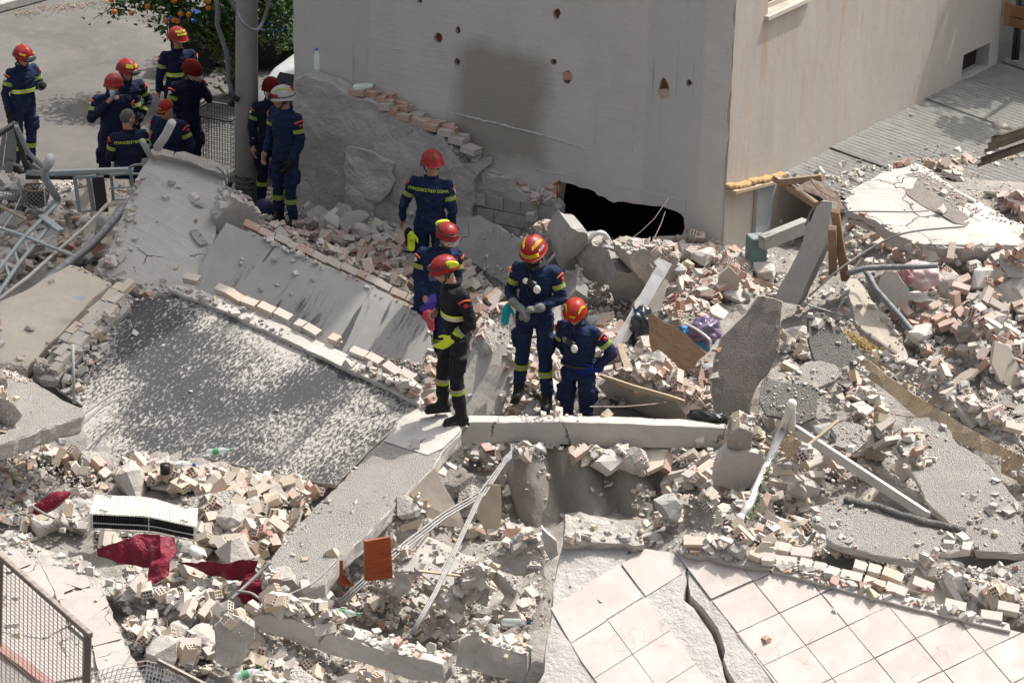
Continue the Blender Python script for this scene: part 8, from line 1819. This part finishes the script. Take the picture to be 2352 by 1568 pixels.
YO = lambda: [('yellow_sticker', (35, 95, 58, 68, HYG, 1.02, -14)), ('yellow_sticker', (-95, -35, 58, 68, HYG, 1.02, -14)), ('emblem', (-16, 16, 72, 84, HYEL)), ('yellow_sticker', (120, 160, 66, 76, HYG))]
YW = lambda: [('yellow_sticker', (30, 130, 46, 56, HYG, 1.02, -16)), ('yellow_sticker', (-130, -30, 46, 56, HYG, 1.02, -16)), ('red_sticker', (-60, 60, 66, 82, HRED)), ('red_sticker', (150, 210, 40, 64, HRED)), ('red_sticker', (-100, -66, 62, 84, HRED))]
YP = lambda: [('olive_sticker', (160, 172, 20, 70, flat('olive_sticker', (.20, .18, .05), .5))), ('olive_sticker', (-110, -80, 40, 60, flat('olive_sticker2', (.35, .30, .05), .5)))]
GREEK = 'ΠΥΡΟΣΒΕΣΤΙΚΟ ΣΩΜΑ'
# A: rear man seen from behind
person(985, 690, .8, 166, 'firefighter seen from behind in blue with yellow back lettering, looking at the wall', dict(elL=(.31, .0, 1.14), wrL=(.36, -.10, .90), elR=(-.25, .0, 1.13), wrR=(-.235, -.06, .88), shL=(.195, 0, 1.40)), h=1.03, headyaw=28, headpitch=4,
    helmet_=(HRED, YP(), 'crest'), text=GREEK, bands=('armL', 'armR', 'legL', 'legR'), hair=HAIRD, voxel=.013, wid=1.05)
bm = bmesh.new(); hand(bm, Vector((0, 0, 0)), (0.1, 0, -1), (0, -1, 0), .3, 1.2, 1); o = link('held_glove', remesh(bm, .010, [GLK], 1)); o.location = P(938, 528, 1.68); tag(o, 'black work glove dangling from the rear man\'s left hand', 'glove')
bm = bmesh.new(); hand(bm, Vector((.02, 0, 0)), (0, 0, -1), (0, -1, 0), .2, 1.15, 1); o = link('held_glove', remesh(bm, .010, [YEL], 1)); o.location = P(941, 536, 1.66); tag(o, 'lime glove hanging beneath the black one in the rear man\'s hand', 'glove')
# B: partly hidden man behind the one in black
person(985, 850, .78, 14, 'firefighter in blue half hidden behind the man in black, clear visor raised', dict(che=(.07, 0, 1.29), nec=(.12, -.02, 1.44), hed=(.165, -.06, 1.60), shL=(.28, 0, 1.37), shR=(-.09, 0, 1.40), elR=(-.16, .0, 1.12), wrR=(-.10, -.14, .94), elL=(.30, -.02, 1.10), wrL=(.22, -.16, .95), knR=(-.10, -.03, .5), anR=(-.14, .0, .1)), h=1.0, headyaw=10, headpitch=10,
    helmet_=(HRED, [('emblem', (-14, 14, 60, 74, flat('dark_emblem', (.12, .03, .04), .4)))], 'round'), visor=True, goggles=(.07, .075, 'back'), voxel=.014, bands=('armR', 'armL', 'legL', 'legR'))
# C: man in black, profile left
person(1044, 966, 1.6, -72, 'man in black coverall and red helmet standing in profile on the diagonal slab', dict(hed=(0, -.14, 1.62), nec=(0, -.06, 1.46), che=(0, -.03, 1.30), elL=(.235, .08, 1.13), wrL=(.20, -.10, .98), elR=(-.24, -.02, 1.14), wrR=(-.13, -.17, 1.13), knL=(.11, -.03, .52), anL=(.11, .03, .10), knR=(-.10, -.10, .53), anR=(-.10, -.10, .17)), h=1.015, cloth=BLACKCL, headyaw=-6, headpitch=20,
    helmet_=(HRED, [], 'round'), visor=True, goggles=(.07, .075, 'sideL'), bands=('forL', 'legL', 'legR'), bandmat=[SILVY, SILVY, YEL], chestband=True, gloves=(HYG, None), voxel=.0125, text='ΠΥΡΟΣΒΕΣΤΙΚΟ', wid=.98, patches=True, fold=.010)
cloth('red_rag', T(5, (575, 545), (620, 535), (640, 560), (640, 700), (620, 705), (590, 640), (560, 610)), plane3((985, 770, 2.15), (1005, 770, 2.15), (990, 700, 2.42)), 'crumpled dark red glove held in front of the man in black', 'glove', clothmat('red_rubber', (.26, .025, .04), .5), amp=.03, rise=.04)
cloth('purple_rag', T(5, (540, 555), (560, 530), (600, 500), (605, 460), (650, 450), (655, 500), (640, 560), (600, 545), (560, 570)), plane3((985, 740, 2.3), (1005, 740, 2.3), (990, 700, 2.48)), 'blue purple glove held against the chest of the man in black', 'glove', clothmat('violet_rubber', (.05, .03, .25), .5), amp=.03, rise=.05)
# D: man holding gloves
person(1222, 918, 1.28, -14, 'firefighter in blue holding pale gloves before him, red helmet with yellow brim', dict(hed=(-.02, -.065, 1.62), elR=(-.26, -.02, 1.14), wrR=(-.13, -.24, 1.10), elL=(.27, .0, 1.13), wrL=(.06, -.23, 1.08), knL=(.13, -.03, .48), anL=(.17, -.06, .02), knR=(-.10, -.06, .52), anR=(-.13, -.05, .13), hiL=(.10, 0, .91)), h=1.045, headyaw=-10, headpitch=24,
    helmet_=(HRED, YB(), 'crest'), gloves=(GLG, GLG), curl=(.75, .8), handdir=((-1, -.2, -.25), (.75, -.3, -.35)), bands=('armL', 'armR', 'legL', 'legR'), respirator=1, scarf=True, voxel=.0125, fold=.014)
bm = bmesh.new(); hand(bm, Vector((0, 0, 0)), (-.15, 0, -1), (0, -1, 0), .3, 1.15, 1); o = link('held_glove', remesh(bm, .009, [TEAL], 1)); o.location = P(1166, 702, 2.38); tag(o, 'teal and white glove dangling from the hands of the man with the yellow brim', 'glove')
# E: man behind the beam
person(1322, 1038, .80, -26, 'firefighter in blue and orange red helmet standing behind the fallen beam, hand on hip', dict(hed=(-.02, -.10, 1.59), nec=(0, -.05, 1.45), che=(0, -.03, 1.29), elL=(.33, .10, 1.15), wrL=(.20, -.04, .99), elR=(-.24, .06, 1.14), wrR=(-.14, .12, .98), shL=(.19, -.03, 1.39), shR=(-.19, -.02, 1.39)), h=1.01, headyaw=14, headpitch=22,
    helmet_=(HORG, YO(), 'round'), gloves=(GLB, GLB), handdir=((-.8, -.6, -.3), None), bands=('armL', 'armR'), respirator=2, belt=True, voxel=.0125, fold=.014, wid=1.05)
# background group
V2 = .019
person(56, 392, 0, 42, 'firefighter in full striped turnout gear at the far left, dark glove raised', dict(hed=(0, -.05, 1.61), elR=(-.27, 0, 1.14), wrR=(-.26, -.04, .90), elL=(.24, -.06, 1.15), wrL=(.10, -.32, 1.28), handL=None) if 0 else dict(hed=(0, -.05, 1.61), elR=(-.27, 0, 1.14), wrR=(-.26, -.04, .90), elL=(.24, -.08, 1.16), wrL=(.12, -.32, 1.26)), headpitch=14, helmet_=(HRED, [('yellow_sticker', (150, 210, 30, 70, HYG)), ('yellow_sticker', (-70, -30, 60, 70, HYEL)), ('yellow_sticker', (40, 120, 60, 70, HYEL))], 'crest'), goggles=(0, .055, 'front'), gloves=(GLK, GLK), bands=('armR', 'armL', 'forL', 'legL', 'legR'), chestband=True, voxel=V2, cloth=NAVY, wid=1.1)
person(293, 428, 0, 28, 'firefighter with goggles on his helmet and hand on hip, behind the man drinking', dict(hed=(0, -.05, 1.62), elL=(.33, .05, 1.16), wrL=(.20, -.05, .98), elR=(-.3, .02, 1.14), wrR=(-.2, -.05, .97)), headpitch=12, headyaw=20, helmet_=(HRED, [('yellow_sticker', (-60, -10, 40, 60, HYG)), ('yellow_sticker', (10, 60, 40, 60, HYEL))], 'crest'), goggles=(0, .055, 'front'), gloves=(GLK, GLK), bands=('armR', 'armL', 'forL', 'legL'), chestband=True, voxel=V2, cloth=NAVY_SHADE, wid=1.08)
person(262, 470, 0, 6, 'firefighter in plain red helmet drinking from a small cup', dict(hed=(.02, -.06, 1.61), elR=(-.27, -.10, 1.18), wrR=(-.05, -.20, 1.44), elL=(.24, .02, 1.13), wrL=(.23, -.06, .88)), headpitch=-2, helmet_=(HRED, [], 'round'), curl=(.5, .9), bands=('armR', 'legR', 'legL'), voxel=V2, cloth=NAVY_SHADE, h=1.03)
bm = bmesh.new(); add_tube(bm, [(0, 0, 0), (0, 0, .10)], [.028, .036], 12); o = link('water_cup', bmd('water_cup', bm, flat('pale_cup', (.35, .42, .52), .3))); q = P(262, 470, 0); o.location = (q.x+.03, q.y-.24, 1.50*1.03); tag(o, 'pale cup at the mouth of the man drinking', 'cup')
person(300, 552, 0, 205, 'grey haired firefighter without helmet seen from behind, lettering on his jacket', dict(hed=(0, -.04, 1.62), elL=(.25, -.04, 1.15), wrL=(.12, -.22, 1.04), elR=(-.25, -.03, 1.14), wrR=(-.12, -.24, 1.02)), headyaw=-70, headpitch=4, hair=HAIRG, text=GREEK, bands=('armL', 'armR'), voxel=V2, cloth=NAVY_SHADE, h=1.0)
person(390, 520, 0, -22, 'officer in dark red cap and sunglasses looking down at the rubble', dict(hed=(0, -.07, 1.60), elR=(-.24, 0, 1.14), wrR=(-.10, -.18, 1.0), elL=(.30, .04, 1.15), wrL=(.22, -.02, .92)), headpitch=20, headyaw=-12, hair=HAIRG, cap=True, bands=('armL', 'armR'), voxel=V2, cloth=NAVY_SHADE, wid=1.12)
person(410, 352, 0, 200, 'farthest firefighter, red helmet with yellow stripes, seen from behind under the tree', dict(elL=(.25, .0, 1.14), elR=(-.25, .0, 1.14)), headyaw=20, helmet_=(HDRED and HRED, [('yellow_sticker', (120, 170, 40, 52, HYG)), ('yellow_sticker', (190, 240, 40, 52, HYG)), ('yellow_sticker', (140, 220, 60, 70, HYG))], 'crest'), bands=('armL', 'armR'), chestband=True, voxel=V2, cloth=NAVY_SHADE)
person(432, 432, 0, 38, 'firefighter in shade-darkened red helmet pressing a phone to his face', dict(hed=(.02, -.08, 1.60), nec=(0, -.04, 1.46), elL=(.26, -.10, 1.18), wrL=(.10, -.15, 1.48), elR=(-.26, 0, 1.14), wrR=(-.2, -.08, .94)), headpitch=18, headyaw=6, cloth=DARKBL, helmet_=(HDRED, [], 'round'), visor=True, bands=('armR',), curl=(.25, .5), voxel=V2, h=1.03)  # red helmet given the dark red to paint in the shadow on it
person(655, 520, .6, -42, 'tall firefighter in white and red helmet beside the utility pole', dict(hed=(0, -.06, 1.62), elL=(.24, .02, 1.12), wrL=(.20, -.10, .90), elR=(-.25, .0, 1.13), wrR=(-.22, -.12, .92)), headpitch=4, headyaw=-32, helmet_=(HWHITE, YW(), 'crest'), goggles=(0, .05, 'front'), bands=('armL', 'armR', 'legL', 'legR'), gloves=(GLK, None), voxel=.016, h=1.04)
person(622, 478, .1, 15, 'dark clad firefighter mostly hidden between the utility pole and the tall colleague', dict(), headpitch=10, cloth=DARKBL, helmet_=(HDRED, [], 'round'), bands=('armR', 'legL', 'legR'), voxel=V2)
